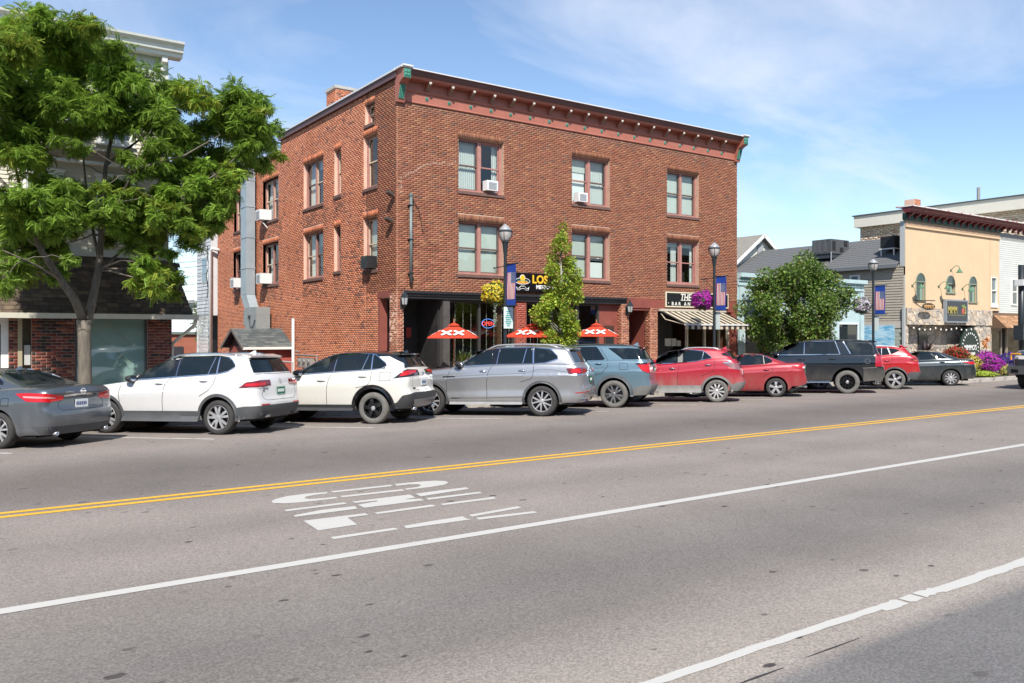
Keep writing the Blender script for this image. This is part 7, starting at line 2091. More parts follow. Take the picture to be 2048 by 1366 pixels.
c.both('tail_lamp', [(c.sx(-.52),1.0),(c.sx(-.70),.94),(c.sy(.66),.93),(c.sy(.52),.95)], [(c.sx(-.50),1.025),(c.sx(-.70),1.03),(c.sy(.70),1.03),(c.sy(.52),1.02)], red_lens, off=.010, nx=14, nz=3)
c.both('reverse_lamp', [(c.sy(.80),.94),(c.sy(.68),.94)], [(c.sy(.80),1.0),(c.sy(.68),1.0)], clear_lens, off=.014, nx=4, nz=1)
c.both('bumper_trim', [(0,.37),(c.sy(.6),.37),(c.sx(-.62),.30)], [(0,.46),(c.sy(.62),.46),(c.sx(-.60),.32)], black_plastic, off=.008, nx=14, nz=2)
plate(c, .82, 0, plate_green); badge(c, 0, 1.0, .05); handles(c, (1.25, .29), (.86, .90), S['paint']); mirror(c, 2.0, 1.04, S['paint']); headlamps(c, .76); exhaust(c, .5, .33)

# ---- tall black SUV
S = dict(name='g', W=1.02, WB=2.946, FO=.98, RO=1.25, r=.405, arch=.10, sill=.40, rlow=.44, paint=paint('paint_black_car', (.004,.008,.012), 0, .16, .04), rim_mat=M('rim_gloss_black', (.014,.014,.015), .2, .5), hub_mat=alloy, spokes=(6,'twin'), rim=.255, tw=.275, tyre_mat=tyre_dusty, spin=.1, rcx=.40, bow=.05, tap=.02,
 belt=[(-1.3,1.36),(0,1.37),(1.4,1.36),(2.3,1.34),(2.7,1.28),(3.3,1.20),(3.75,1.10),(3.93,1.0)],
 xr=[(.40,-1.10),(.55,-1.22),(.80,-1.24),(.92,-1.22),(.96,-1.16),(1.2,-1.15),(1.37,-1.10)], xf=[(.3,3.80),(.5,3.91),(.9,3.91),(1.1,3.86),(1.2,3.6)],
 gh=dict(rb=(-1.10,1.36), rt=(-.96,1.83), fb=(2.78,1.28), ft=(1.70,1.84), roof=[(-1.0,1.84),(-.4,1.885),(.6,1.905),(1.4,1.89),(1.75,1.85)], ib=.08, ir=.20, rc=.14, rcl=.16))
c = place_car('parked_car', 'tall black SUV with black wheels and a chrome framed window line', S, 1695, 787, 54)
window_set(c, [(2.38,1.375),(1.3,1.375),(.22,1.375)], [(2.36,1.39),(2.04,1.66),(1.7,1.78),(1.35,1.815),(.36,1.815)],
 [([(2.24,1.395),(1.42,1.395)],[(2.2,1.45),(2.0,1.64),(1.68,1.755),(1.42,1.79)]), ([(1.22,1.395),(.54,1.395)],[(1.22,1.795),(.56,1.795)]), ([(.50,1.395),(.29,1.395)],[(.52,1.795),(.40,1.795)])], trim=chrome, trim_w=.022)
c.line('window_trim', c.X([(.215,1.37),(.365,1.82)]), .024, chrome, off=.010); c.line('window_trim', c.X([(1.40,1.38),(1.38,1.8)]), .02, chrome, off=.010)
c.both('side_window', [(c.sx(-.14),1.39),(c.sx(-.6),1.385),(c.sx(-.88),1.38)], [(c.sx(.08),1.80),(c.sx(-.5),1.80),(c.sx(-.80),1.795)], car_glass, off=.007, nx=14, nz=6)
c.line('window_trim', c.X([(-.12,1.385),(.10,1.81)]), .03, chrome, off=.010)
screens(c, 0, 1.38, 1.76, .78, .70)
doors(c, [[(2.50,.5),(2.55,.9),(2.50,1.3)], [(1.33,.44),(1.32,.9),(1.32,1.36)], [(.55,.92),(.27,1.0),(.25,1.2),(.20,1.36)], [(-.45,.92),(-.45,.92),(-.99,.92)]])
for r in (False, True):
 p = [c.hit(c.sx(-.66+.085*math.cos(2*math.pi*k/18)), 1.12+.085*math.sin(2*math.pi*k/18), .003, r) for k in range(18)]
 mb = MB(); mb.tube(p+[p[0]], .005, 5); c.part('fuel_flap', mb, M('dusty_edge', (.2,.2,.2), .6))
c.both('tail_lamp', [(c.sx(-.90),.93),(c.sy(.94),.93),(c.sy(.84),.93)], [(c.sx(-.92),1.36),(c.sy(.92),1.36),(c.sy(.84),1.36)], M('tall_red_lens', (.34,.015,.03), .2, coat=.6), off=.012, nx=8, nz=4)
bumper_skin(c, 0, [(0,.46),(c.sy(.7),.46),(c.sx(-.90),.46),(c.sx(-.52),.43)], [(0,.90),(c.sy(.7),.90),(c.sx(-.95),.90),(c.sx(-.52),.89)], paint('paint_black_dusty', (.016,.019,.021), 0, .3, .45), off=.014)
c.line('bumper_edge', [(c.sx(-.50),.885),(c.sx(-.95),.90)], .02, dusty_plastic, off=.018)
cladding(c, .55, 2.4, .385, .43, chrome, .02); plate(c, .86, 0, plate_white); badge(c, 0, 1.18, .08, chrome, 'bar')
spoiler(c, S['paint'], -.92, 1.845, .70, .22); handles(c, (1.50, .47), (1.19, 1.20), S['paint'], .24); mirror(c, 2.45, 1.34, S['paint']); rails(c, -.8, 1.6, .72, black_plastic, .03); headlamps(c, 1.06)

# ---- bright red SUV behind the black one
S = dict(name='h', W=.922, WB=2.66, FO=.92, RO=.96, r=.362, arch=.07, sill=.30, rlow=.37, paint=paint('paint_red_suv', (.40,.010,.014), .1, .25, .05), spokes=(5,'wide'), rim=.245, tw=.225, spin=.1, tyre_mat=tyre_dusty,
 belt=[(-1,1.20),(-.3,1.30),(0,1.29),(1,1.22),(2,1.14),(2.5,1.09),(3.1,1.0),(3.4,.92),(3.6,.8)],
 xr=[(.34,-.80),(.48,-.90),(.62,-.95),(.72,-.91),(1.0,-.88),(1.15,-.85),(1.28,-.76)], xf=[(.2,3.45),(.45,3.57),(.7,3.57),(.85,3.5),(1.0,3.25)],
 gh=dict(rb=(-.74,1.26), rt=(-.44,1.61), fb=(2.5,1.09), ft=(1.40,1.60), roof=[(-.55,1.60),(0,1.65),(.6,1.68),(1.1,1.66),(1.45,1.61)], ib=.09, ir=.26))
c = place_car('parked_car', 'bright red SUV beside the dark grey saloon near the flower bed', S, 1790, 778.5, 53)
window_set(c, [(2.0,1.16),(1.0,1.24),(.15,1.305),(-.02,1.36),(-.20,1.45)], [(1.98,1.18),(1.7,1.43),(1.4,1.53),(1.0,1.57),(.2,1.555),(0,1.53),(-.20,1.48)],
 [([(1.9,1.18),(1.1,1.245)],[(1.86,1.24),(1.6,1.44),(1.12,1.545)]), ([(.96,1.26),(.46,1.295)],[(.96,1.545),(.46,1.54)]), ([(.42,1.30),(.16,1.32)],[(.40,1.54),(.24,1.54)]), ([(.10,1.325),(-.03,1.38),(-.16,1.45)],[(.14,1.535),(0,1.515),(-.16,1.475)])], trim=None)
c.line('window_trim', c.X([(.44,1.28),(.42,1.55)]), .014, chrome, off=.0135); c.line('window_trim', c.X([(.13,1.30),(.21,1.56)]), .022, chrome, off=.0135)
screens(c, 0, 1.28, 1.55, .70, .60)
doors(c, [[(2.2,.5),(2.25,.9),(2.15,1.12)], [(1.15,.34),(1.15,.8),(1.05,1.24)], [(.45,.85),(.10,1.0),(.06,1.3)]])
arch_trim(c, grey_plastic, .05); cladding(c, .48, 2.2, .29, .42, grey_plastic)
bumper_skin(c, 0, [(0,.38),(c.sy(.6),.38),(c.sx(-.60),.38),(c.sx(-.46),.35)], [(0,.66),(c.sy(.6),.66),(c.sx(-.70),.65),(c.sx(-.46),.63)], grey_plastic)
c.both('tail_lamp', [(c.sx(-.58),1.08),(c.sy(.74),1.04),(c.sy(.50),1.06)], [(c.sx(-.54),1.14),(c.sy(.74),1.16),(c.sy(.50),1.16)], dark_red_lens, off=.012, nx=12, nz=2)
c.both('indicator_lamp', [(c.sx(-.66),1.065),(c.sx(-.80),1.065)], [(c.sx(-.66),1.10),(c.sx(-.80),1.10)], M('amber_lens', (.5,.12,.01), .2, coat=.6), off=.016, nx=5, nz=1)
plate(c, .92, 0, plate_green); badge(c, 0, 1.14, .05, chrome, 'oval'); spoiler(c, S['paint'], -.40, 1.625, .58, .26); handles(c, (1.25, .27), (1.02, 1.07), S['paint']); mirror(c, 2.1, 1.14, S['paint']); rails(c, -.2, 1.3, .58, M('rail_white', (.6,.6,.6), .4), .03); headlamps(c, .9); fin(c, -.3)

# ---- dark grey saloon by the flower bed
S = dict(name='i', W=.888, WB=2.70, FO=.96, RO=.98, r=.318, arch=.06, sill=.22, rlow=.28, paint=paint('paint_slate_saloon', (.020,.031,.036), .35, .28, .05), spokes=(10,'vee'), rim=.220, tw=.205, spin=.1, barrel=MATS['rim_dark2'], prof=SED, crown=.035,
 belt=[(-1.1,1.02),(-.6,1.06),(0,1.05),(1,1.02),(1.9,.99),(2.35,.97),(3.0,.92),(3.45,.82),(3.66,.70)],
 xr=[(.25,-.86),(.4,-.95),(.56,-.985),(.66,-.96),(.85,-.92),(1.0,-.92),(1.08,-.86)], xf=[(.2,3.5),(.4,3.65),(.6,3.65),(.75,3.55),(.95,3.25)],
 gh=dict(rb=(-.58,1.06), rt=(.22,1.36), fb=(2.4,.97), ft=(1.3,1.40), roof=[(.1,1.36),(.5,1.43),(.95,1.455),(1.25,1.43),(1.35,1.41)], ib=.11, ir=.27, rcl=.35, rc=.2))
c = place_car('parked_car', 'dark slate grey saloon nearest the flower bed with two tone wheels', S, 1901.5, 771.5, 53)
window_set(c, [(1.98,1.02),(1.12,1.045),(.45,1.06),(.12,1.10)], [(1.94,1.06),(1.6,1.27),(1.2,1.375),(.85,1.38),(.46,1.33),(.12,1.135)],
 [([(1.88,1.04),(1.20,1.055)],[(1.84,1.09),(1.55,1.25),(1.20,1.35)]), ([(1.11,1.06),(.50,1.075)],[(1.11,1.36),(.84,1.36),(.50,1.315)]), ([(.45,1.078),(.18,1.105)],[(.45,1.30),(.18,1.14)])], trim=chrome, trim_w=.012, bottom_trim=False)
screens(c, 0, 1.10, 1.34, .60, .50)
doors(c, [[(2.12,.4),(2.15,.7),(2.08,.98)], [(1.14,.24),(1.14,.6),(1.12,1.04)], [(.40,.70),(.12,.88),(.09,1.06)]])
c.both('tail_lamp', [(c.sx(-.44),.945),(c.sx(-.70),.86),(c.sy(.66),.85),(c.sy(.50),.87)], [(c.sx(-.42),.965),(c.sx(-.70),.96),(c.sy(.70),.955),(c.sy(.50),.95)], red_lens, off=.010, nx=14, nz=2)
plate(c, .78, 0, plate_green); badge(c, 0, .93, .05, chrome, 'oval'); handles(c, (1.32, .30), (.90, .94), S['paint']); mirror(c, 2.02, 1.02, S['paint']); headlamps(c, .76)

# ---- steel grey saloon at the kerb on the left
S = dict(name='j', W=.915, WB=2.776, FO=.98, RO=1.11, r=.335, arch=.06, sill=.22, rlow=.25, paint=paint('paint_steel_saloon', (.115,.135,.155), .6, .3, .04), spokes=(5,'vee'), rim=.228, tw=.215, spin=.2, prof=SED, crown=.04,
 belt=[(-1.2,1.06),(-.8,1.105),(-.3,1.10),(.3,1.07),(1.2,1.03),(2.0,1.0),(2.45,.98),(3.1,.93),(3.5,.83),(3.76,.70)],
 xr=[(.22,-.98),(.36,-1.06),(.5,-1.10),(.66,-1.10),(.74,-1.06),(.92,-1.05),(1.0,-1.08),(1.10,-1.02)], xf=[(.2,3.6),(.4,3.75),(.6,3.75),(.75,3.65),(.95,3.35)],
 gh=dict(rb=(-.72,1.12), rt=(.30,1.42), fb=(2.45,.98), ft=(1.35,1.43), roof=[(.2,1.41),(.6,1.46),(1.0,1.48),(1.3,1.455),(1.4,1.44)], ib=.11, ir=.27, rcl=.38, rc=.2))
c = place_car('parked_car', 'steel grey saloon with long red tail lamps beside the white SUV', S, 4, 897, 51)
window_set(c, [(2.0,1.04),(1.1,1.07),(.2,1.11),(.02,1.15)], [(1.96,1.08),(1.6,1.30),(1.2,1.40),(.7,1.41),(.35,1.36),(.03,1.20)],
 [([(1.9,1.06),(1.15,1.085)],[(1.86,1.12),(1.55,1.28),(1.16,1.375)]), ([(1.04,1.09),(.42,1.115)],[(1.04,1.385),(.44,1.355)]), ([(.38,1.12),(.08,1.155)],[(.40,1.34),(.10,1.21)])], trim=chrome, trim_w=.014)
screens(c, 0, 1.15, 1.40, .64, .52)
doors(c, [[(2.2,.4),(2.2,.7),(2.1,1.0)], [(1.12,.24),(1.12,.6),(1.08,1.06)], [(.42,.72),(.12,.9),(.03,1.1)], [(-.10,.78),(-.27,.78),(-.27,.92),(-.10,.92),(-.10,.78)]])
c.both('tail_lamp', [(c.sx(-.44),.975),(c.sx(-.66),.86),(c.sy(.70),.84),(c.sy(.44),.87)], [(c.sx(-.41),1.0),(c.sx(-.66),1.01),(c.sy(.76),.995),(c.sy(.42),.94)], red_lens, off=.010, nx=18, nz=3)
c.both('reverse_lamp', [(c.sx(-.60),.925),(c.sy(.74),.905),(c.sy(.60),.90)], [(c.sx(-.58),.955),(c.sy(.74),.94),(c.sy(.60),.915)], M('pink_lens', (.6,.28,.28), .2, coat=.6), off=.014, nx=10, nz=1)
c.patch('tail_trim', [(-c.sy(.42),.925),(0,.945),(c.sy(.42),.925)], [(-c.sy(.42),.955),(0,.985),(c.sy(.42),.955)], chrome, off=.010, nx=16, nz=1)
c.both('bumper_trim', [(0,.26),(c.sy(.6),.26),(c.sy(.86),.30)], [(0,.40),(c.sy(.62),.40),(c.sy(.88),.42)], grey_plastic, off=.008, nx=14, nz=2)
plate(c, .79, .02, plate_white); badge(c, .0, 1.01, .055, chrome, 'bar'); badge_text(c, 'ALTIMA', .055, .40, .985, chrome, .0); exhaust(c, .60, .27); handles(c, (1.35, .32), (.92, .96), S['paint']); mirror(c, 2.1, 1.04, S['paint']); headlamps(c, .78); fin(c, .45)
c.line('panel_gap', [(0,.68),(c.sy(.5),.68),(c.sy(.56),.8),(c.sy(.44),.9)], .008, seam_mat, off=.002)
# ------------------------------------------------------------------ street furniture and things fixed to the buildings
lamp_black = M('lamp_black', (.018,.024,.028), .4, var=.15, vs=6)
lamp_glass = M('lamp_glass', (.42,.40,.38), .25, var=.15, vs=10, trans=.0, coat=.3)
lamp_top = M('lamp_prism', (.35,.36,.37), .3, .2, var=.25, vs=30)
banner_blue = M('banner_blue', (.012,.055,.33), .7, var=.06, vs=4)
flag_white = M('flag_white', (.66,.65,.64), .8); flag_red = M('flag_red', (.42,.035,.05), .8); flag_navy = M('flag_navy', (.02,.05,.18), .8)
LAMP_Y = 21.2
def flower_ball(root, cx, cy, cz, rx, rz_, cols, n, seed, leaf=(.05,.12,.03), trail=None):
 """dense ball of small petals over leaves"""
 r = random.Random(seed)
 fl = MB(); lf = MB()
 for k in range(n):
  while True:
   v = Vector((r.gauss(0,1), r.gauss(0,1), r.gauss(0,1)))
   if v.length > .01: break
  v.normalize(); q = r.uniform(.80, 1.04)*(1+.13*math.sin(v.x*5+seed)*math.sin(v.y*4+seed*2)+.09*math.sin(v.z*7+v.x*3))
  p = Vector((cx+v.x*rx*q, cy+v.y*rx*q, cz+v.z*rz_*q*(1 if v.z > 0 else .80)))
  s = r.uniform(.022, .038); nn = (v + Vector((r.gauss(0,.35), r.gauss(0,.35), r.gauss(0,.35)))).normalized()
  a = nn.orthogonal().normalized(); b = nn.cross(a); an0 = r.uniform(0, 6.28)
  fl.col = r.choice(cols); m = 5; sh = r.uniform(.8, 1.15); fl.col = tuple(x*sh for x in fl.col)
  vs = [p - nn*s*.35] + [p + (a*math.cos(an0+6.283*i/m)+b*math.sin(an0+6.283*i/m))*s for i in range(m)]
  fl.add(vs, [(0, 1+i, 1+(i+1) % m) for i in range(m)])
 for k in range(int(n*.9)):
  v = Vector((r.gauss(0,1), r.gauss(0,1), r.gauss(0,1)));
  if v.length < .01: continue
  v.normalize(); q = r.uniform(.5, .97)
  p = Vector((cx+v.x*rx*q, cy+v.y*rx*q, cz+v.z*rz_*q)); s = r.uniform(.03, .06)
  nn = (v+Vector((r.gauss(0,.6), r.gauss(0,.6), r.gauss(0,.6)))).normalized(); a = nn.orthogonal().normalized(); b = nn.cross(a)
  lf.col = tuple(x*r.uniform(.6, 1.4) for x in leaf); lf.add([p-a*s, p+b*s*.5, p+a*s, p-b*s*.5], [(0,1,2,3)])
 lf.build('leaves', M('basket_leaf', attr=True, rough=.7, sub=.25), root)
 fl.build('blooms', M('petal', attr=True, rough=.75, sub=.3), root)
 if trail:
  tr = MB()
  for (ox, ln) in trail:
   for k in range(170):
    q = r.random(); p = Vector((cx+ox+r.gauss(0,.028*(1-q*.4)), cy-rx*.55+r.gauss(0,.03), cz-rz_*.7-ln*q)); s = r.uniform(.012, .022)
    nn = Vector((r.gauss(0,1), r.gauss(0,1), r.gauss(0,1))).normalized(); a = nn.orthogonal(); b = nn.cross(a)
    tr.col = tuple(x*r.uniform(.8, 1.2) for x in (.30,.36,.27)); tr.add([p-a*s, p+b*s, p+a*s, p-b*s], [(0,1,2,3)])
  tr.build('trailing_leaves', MATS['basket_leaf'], root)
def banner_flag(root, x, a0, a1, z0, z1):
 """blue street banner with an upright stars and stripes panel, hung out over the kerb and facing along the street"""
 mb = MB(); h = z1-z0
 def pt(a, z, d): return (x - .012*math.sin(z*4.2+a*3) - d, LAMP_Y-a, z)
 def panel(mb, a0, a1, b0, b1, d, nx=4, nz=10):
  V = [pt(a0+(a1-a0)*i/nx, b0+(b1-b0)*j/nz, d) for j in range(nz+1) for i in range(nx+1)]
  mb.add(V, [(j*(nx+1)+i, j*(nx+1)+i+1, (j+1)*(nx+1)+i+1, (j+1)*(nx+1)+i) for j in range(nz) for i in range(nx)])
 panel(mb, a0, a1, z0, z1, 0); panel(mb, a0, a1, z0, z1, -.004)
 bn = mb.build('cloth', banner_blue, root, smooth=True)
 fa, fb2 = a0+.035, a1-.03; f0, f1 = z0+h*.15, z0+h*.80
 mb = MB(); panel(mb, fa, fb2, f0, f1, .004); mb.build('flag_field', flag_white, bn, smooth=True)
 w = (fb2-fa)/13
 for k in range(0, 13, 2):
  mb = MB(); top = f1 if k < 6 else f0+(f1-f0)*.60
  panel(mb, fa+k*w, fa+(k+1)*w, f0, top, .007, 1); mb.build('flag_stripe', flag_red, bn)
 mb = MB(); c0 = fa+6*w; panel(mb, c0, fb2, f0+(f1-f0)*.60, f1, .008, 3); mb.build('flag_canton', flag_navy, bn)
 mb = MB()
 for j in range(9):
  for i in range(5 if j % 2 == 0 else 4):
   sa = c0+(fb2-c0)*((i+.5+(0 if j % 2 == 0 else .5))/5.0); sz_ = f0+(f1-f0)*(.60+.40*(j+.5)/9); s = .0145
   P = [pt(sa+s*(1 if q % 2 == 0 else .42)*math.sin(q*math.pi/5), sz_+s*(1 if q % 2 == 0 else .42)*math.cos(q*math.pi/5), .011) for q in range(10)]
   mb.add([pt(sa, sz_, .011)]+P, [(0, 1+(q+1) % 10, 1+q) for q in range(10)])
 tag(mb.build('flag_stars', flag_white, bn), kind='stuff')
 for z in (z1+.01, z0):
  mb = MB(); mb.tube([(x, LAMP_Y-a0+.1, z), (x, LAMP_Y-a1-.07, z)], .014, 6); mb.sphere((x, LAMP_Y-a1-.08, z), .025, 8, 5); mb.build('banner_arm', lamp_black, root)
def street_lamp(u, v_top, basket, cols, label, blabel, seed, trail=None, sign=None):
 x = onY(u, 600, LAMP_Y)[0]; zt = onY(u, v_top, LAMP_Y)[1]
 root = thing('street_lamp', label, 'street lamp', (x, LAMP_Y, PAVE_Z), 'black acorn street lamps along the pavement')
 o = (x, LAMP_Y, 0)
 zb_ = zt-.60
 mb = MB(); mb.lathe([(.20,0),(.20,.10),(.17,.14),(.155,.50),(.11,.62),(.085,.75),(.062,.85),(.055,1.2),(.05,zb_-.75),(.058,zb_-.74),(.058,zb_-.70),(.05,zb_-.69),(.052,zb_-.4),(.085,zb_-.08),(.095,zb_-.02),(.115,zb_),(.115,zb_+.03)], 18, o)
 mb.build('post', lamp_black, root, smooth=True, sharp=35)
 mb = MB(); mb.lathe([(.10,zb_+.03),(.14,zb_+.09),(.185,zb_+.20),(.205,zb_+.31),(.205,zb_+.33)], 18, o); mb.build('globe', lamp_glass, root, smooth=True)
 mb = MB(); mb.lathe([(.225,zb_+.33),(.225,zb_+.355),(.20,zb_+.36)], 18, o); mb.build('collar', lamp_black, root, smooth=True, sharp=35)
 mb = MB(); mb.lathe([(.21,zb_+.358),(.17,zb_+.43),(.10,zb_+.50),(.045,zb_+.54),(.03,zb_+.56)], 18, o); mb.build('crown', lamp_top, root, smooth=True)
 mb = MB(); mb.lathe([(.012,zb_+.55),(.02,zb_+.58),(.012,zb_+.61),(.004,zb_+.65)], 8, o); mb.build('finial', lamp_black, root, smooth=True)
 mb = MB()
 for k in range(4):
  an = math.pi/4+k*math.pi/2; P = [(x+q*math.cos(an), LAMP_Y+q*math.sin(an), zb_+h_) for q, h_ in ((.11,.03),(.155,.09),(.20,.20),(.22,.33))]; mb.tube(P, .009, 5)
 mb.build('cage', lamp_black, root)
 banner_flag(root, x, .075, .56, 2.90, 4.16)
 bx, by, zc = x, LAMP_Y+.56, 3.30
 mb = MB(); mb.tube([(x, LAMP_Y, 4.12), (x, by+.05, 4.10)], .015, 6); mb.sphere((x, by+.06, 4.10), .03, 8, 5); mb.build('basket_arm', lamp_black, root)
 bk = thing('hanging_basket', blabel, 'hanging basket', (bx, by, zc), 'flower baskets hanging from the street lamps')
 mb = MB(); mb.lathe([(.05,-.25),(.16,-.20),(.22,-.05),(.23,.0)], 14, (bx, by, zc)); mb.build('pot', M('basket_pot', (.05,.04,.03), .9), bk)
 for k in range(3):
  an = k*2.094; mb = MB(); mb.tube([(bx+.2*math.cos(an), by+.2*math.sin(an), zc), (bx, by, 4.09)], .004, 4); mb.build('chain', lamp_black, bk)
 flower_ball(bk, bx, by, zc-.02, .41, .40, cols, 1500, seed, trail=trail)
 if sign:
  mb = MB(); zs = 2.53; mb.box(x-.17+.06, x+.17+.06, LAMP_Y-.085, LAMP_Y-.078, zs-.33, zs+.33) if sign == 'front' else mb.box(x+.055, x+.062, LAMP_Y-.22, LAMP_Y+.10, zs-.33, zs+.33)
  sg = mb.build('parking_sign', M('sign_pale', (.62,.70,.68), .5), root)
  if sign == 'front':
   for k, (w, c) in enumerate(((.05,'g'),(.16,'t'),(.12,'t'),(.20,'t'),(.22,'t'),(.20,'b'),(.24,'t'),(.18,'t'),(.10,'g'))):
    mb = MB(); z = zs+.25-k*.062; mb.box(x+.06-w/2, x+.06+w/2, LAMP_Y-.089, LAMP_Y-.0855, z-.018, z+.018); mb.build('sign_line', M('sign_teal', (.05,.28,.25), .6), sg)
 return root
street_lamp(1010.5, 446, 'y', [(.70,.55,.03), (.74,.66,.12), (.62,.45,.02)], 'black acorn street lamp with a flag banner and yellow flower basket', 'hanging basket of yellow blooms with trailing silver leaves', 1, [(-.16,.75),(.20,.50)], 'front')
street_lamp(1428.5, 483, 'm', [(.42,.02,.36), (.50,.05,.44), (.33,.01,.28)], 'black acorn street lamp with a flag banner and magenta flower basket', 'hanging basket of magenta petunias by the bar sign', 2, None, 'side')
street_lamp(1746.5, 516, 'w', [(.66,.64,.68), (.58,.54,.60), (.30,.22,.30)], 'black acorn street lamp with a flag banner and white flower basket', 'hanging basket of white petunias beside the round tree', 3, None, 'side')

# ---- red umbrellas on the patio
umb_red = M('umbrella_red', (.62,.060,.025), .75, var=.05, vs=6, sub=.25)
wood = M('umbrella_wood', (.30,.13,.06), .6, var=.2, vs=8)
UY = 22.7
def umbrella(u, rot, label):
 x = onY(u, 660, UY)[0]; za = onY(u, 649, UY)[1]; zr = za-.40; R_ = 1.08; n = 4
 root = thing('patio_umbrella', label, 'umbrella', (x, UY, PAVE_Z), 'red umbrellas on the restaurant patio')
 mb = MB(); mb.tube([(x, UY, .05), (x, UY, za-.02)], .022, 10); mb.build('pole', wood, root, smooth=True)
 mb = MB(); mb.lathe([(.26,0),(.26,.06),(.05,.09),(.04,.3)], 16, (x, UY, .04)); mb.build('base', black_trim, root, smooth=True, sharp=40)
 P = lambda k, q, dz=0.0: Vector((x + R_*q*math.cos(rot+2*math.pi*k/n), UY + R_*q*math.sin(rot+2*math.pi*k/n), za + (zr-za)*(q**1.12) + dz))
 panels = []
 for k in range(n):
  mb = MB(); V = []; m = 8; w = 6
  for j in range(m+1):
   q = .20 + .80*j/m
   for i in range(w+1):
    p = P(k, q).lerp(P(k+1, q), i/w); p.z -= .035*q*math.sin(math.pi*i/w); V.append(p)
  mb.add(V, [(j*(w+1)+i, (j+1)*(w+1)+i, (j+1)*(w+1)+i+1, j*(w+1)+i+1) for j in range(m) for i in range(w)])
  pn = mb.build('canopy_panel', umb_red, root, smooth=True); panels.append(pn)
  # XX mark printed on the panel
  a, b_ = P(k, .74), P(k+1, .74); mid = (a+b_)/2; ex = (b_-a).normalized(); up = (P(k, .5).lerp(P(k+1, .5), .5)-mid).normalized(); nr = ex.cross(up).normalized()
  if nr.z < 0: nr = -nr;
  mb = MB()
  for cxm in (-.19, .19):
   for s_ in (-1, 1):
    q0 = mid + ex*(cxm-.15*s_) - up*.13 + nr*.022; q1 = mid + ex*(cxm+.15*s_) + up*.15 + nr*.022
    mb.beam(q0, q1, .085, .006, up=nr)
  mb.build('print_mark', M('umbrella_print', (.74,.70,.68), .7), pn)
  mb = MB(); V = [P(k, 1), P(k+1, 1), P(k+1, 1, -.035), P(k, 1, -.035)]; mb.add(V, [(0,1,2,3)]); mb.build('valance', umb_red, pn)
  mb = MB(); mb.tube([P(k, .05, -.03), P(k, .98, -.02)], .010, 5); mb.build('rib', wood, root)
 mb = MB(); V = [Vector((x, UY, za+.07))] + [P(k, .25, .05) for k in range(n)]
 mb.add(V, [(0, 1+k, 1+(k+1) % n) for k in range(n)]); mb.build('vent_cap', umb_red, root)
 mb = MB(); mb.lathe([(.03,0),(.022,.03),(.03,.06),(.012,.09),(.018,.11),(.004,.13)], 10, (x, UY, za+.06)); mb.build('finial', wood, root, smooth=True)
umbrella(908, .17, 'red patio umbrella standing before the corner porch')
umbrella(1067.5, -.25, 'red patio umbrella between the first street lamp and the narrow tree')
umbrella(1193, .0, 'red patio umbrella right of the narrow tree near the brick pillars')

# ---- wall lanterns by the doors
def lantern(x, z, Y, label):
 root = thing('wall_lantern', label, 'lantern', (x, Y, z), 'lanterns on the brick pillars')
 mb = MB(); mb.box(x-.06, x+.06, Y-.02, Y, z-.32, z+.02); mb.tube([(x, Y-.02, z-.24), (x, Y-.10, z-.30), (x, Y-.20, z-.22)], .018, 6); mb.build('bracket', lamp_black, root)
 o = (x, Y-.20, z-.2)
 mb = MB(); mb.lathe([(.05,-.02),(.085,.0),(.12,.22),(.125,.24)], 6, o); mb.build('glass', M('lantern_glass', (.34,.36,.36), .2, coat=.4), root)
 mb = MB(); mb.lathe([(.15,.24),(.13,.27),(.07,.36),(.03,.40),(.035,.43),(.008,.50)], 6, o); mb.build('roof', lamp_black, root)
 mb = MB(); mb.lathe([(.012,-.10),(.03,-.06),(.07,-.03),(.09,0),(.06,.005)], 6, o)
 for k in range(6):
  an = k*math.pi/3; mb.tube([(o[0]+.088*math.cos(an), o[1]+.088*math.sin(an), o[2]), (o[0]+.128*math.cos(an), o[1]+.128*math.sin(an), o[2]+.24)], .009, 4)
 mb.build('cage', lamp_black, root)
lantern(12.62, onY(803, 600, YF)[1]+.05, YF, 'lantern on the corner brick pillar of the porch')
lantern(22.38, onY(1257, 618, YF)[1]+.08, YF-.06, 'lantern on the brick pillar left of the bar entrance')

# ---- signs
ls = thing('restaurant_sign', 'black restaurant sign with a sombrero, moustache and yellow letters', 'sign', (19, YF, 3.5))
lx0, lx1 = onY(1024, 560, YF)[0], onY(1158, 560, YF)[0]; lz0, lz1 = 3.53, 4.21
mb = MB(); pbox(mb, fF, lx0, lx1, lz0, lz1, .02, .10); mb.build('panel', gloss_black, ls)
W_ = M('sign_white', (.75,.75,.72), .5); Yl = M('sign_yellow', (.78,.46,.02), .5); Og = M('sign_orange', (.62,.25,.02), .5)
lfn = lambda u, v: facing_front(*onY(u, v, YF-.10), YF-.101)
hx, hz = onY(1045, 562, YF-.10)
def ell(mb, cx, cz, rx, rz_, d0, d1, n=22, a0=0, a1=2*math.pi):
 P = [(cx+rx*math.cos(a0+(a1-a0)*k/n), cz+rz_*math.sin(a0+(a1-a0)*k/n)) for k in range(n + (0 if a1-a0 > 6.28 else 1))]
 mb.prism(P, lambda a, b, d: (a, YF-.101-d, b), d0, d1)
mb = MB(); ell(mb, hx, hz, .33, .12, 0, .006); ell(mb, hx, hz+.06, .13, .17, 0, .0055); mb.build('sombrero_outline', W_, ls)
mb = MB(); ell(mb, hx, hz+.005, .305, .095, .006, .010); mb.build('brim', gloss_black, ls)
mb = MB(); ell(mb, hx, hz-.035, .24, .055, .010, .013); mb.build('brim_stripe', Og, ls)
mb = MB(); ell(mb, hx, hz+.07, .105, .14, .011, .015); mb.build('crown', Yl, ls)
mb = MB()
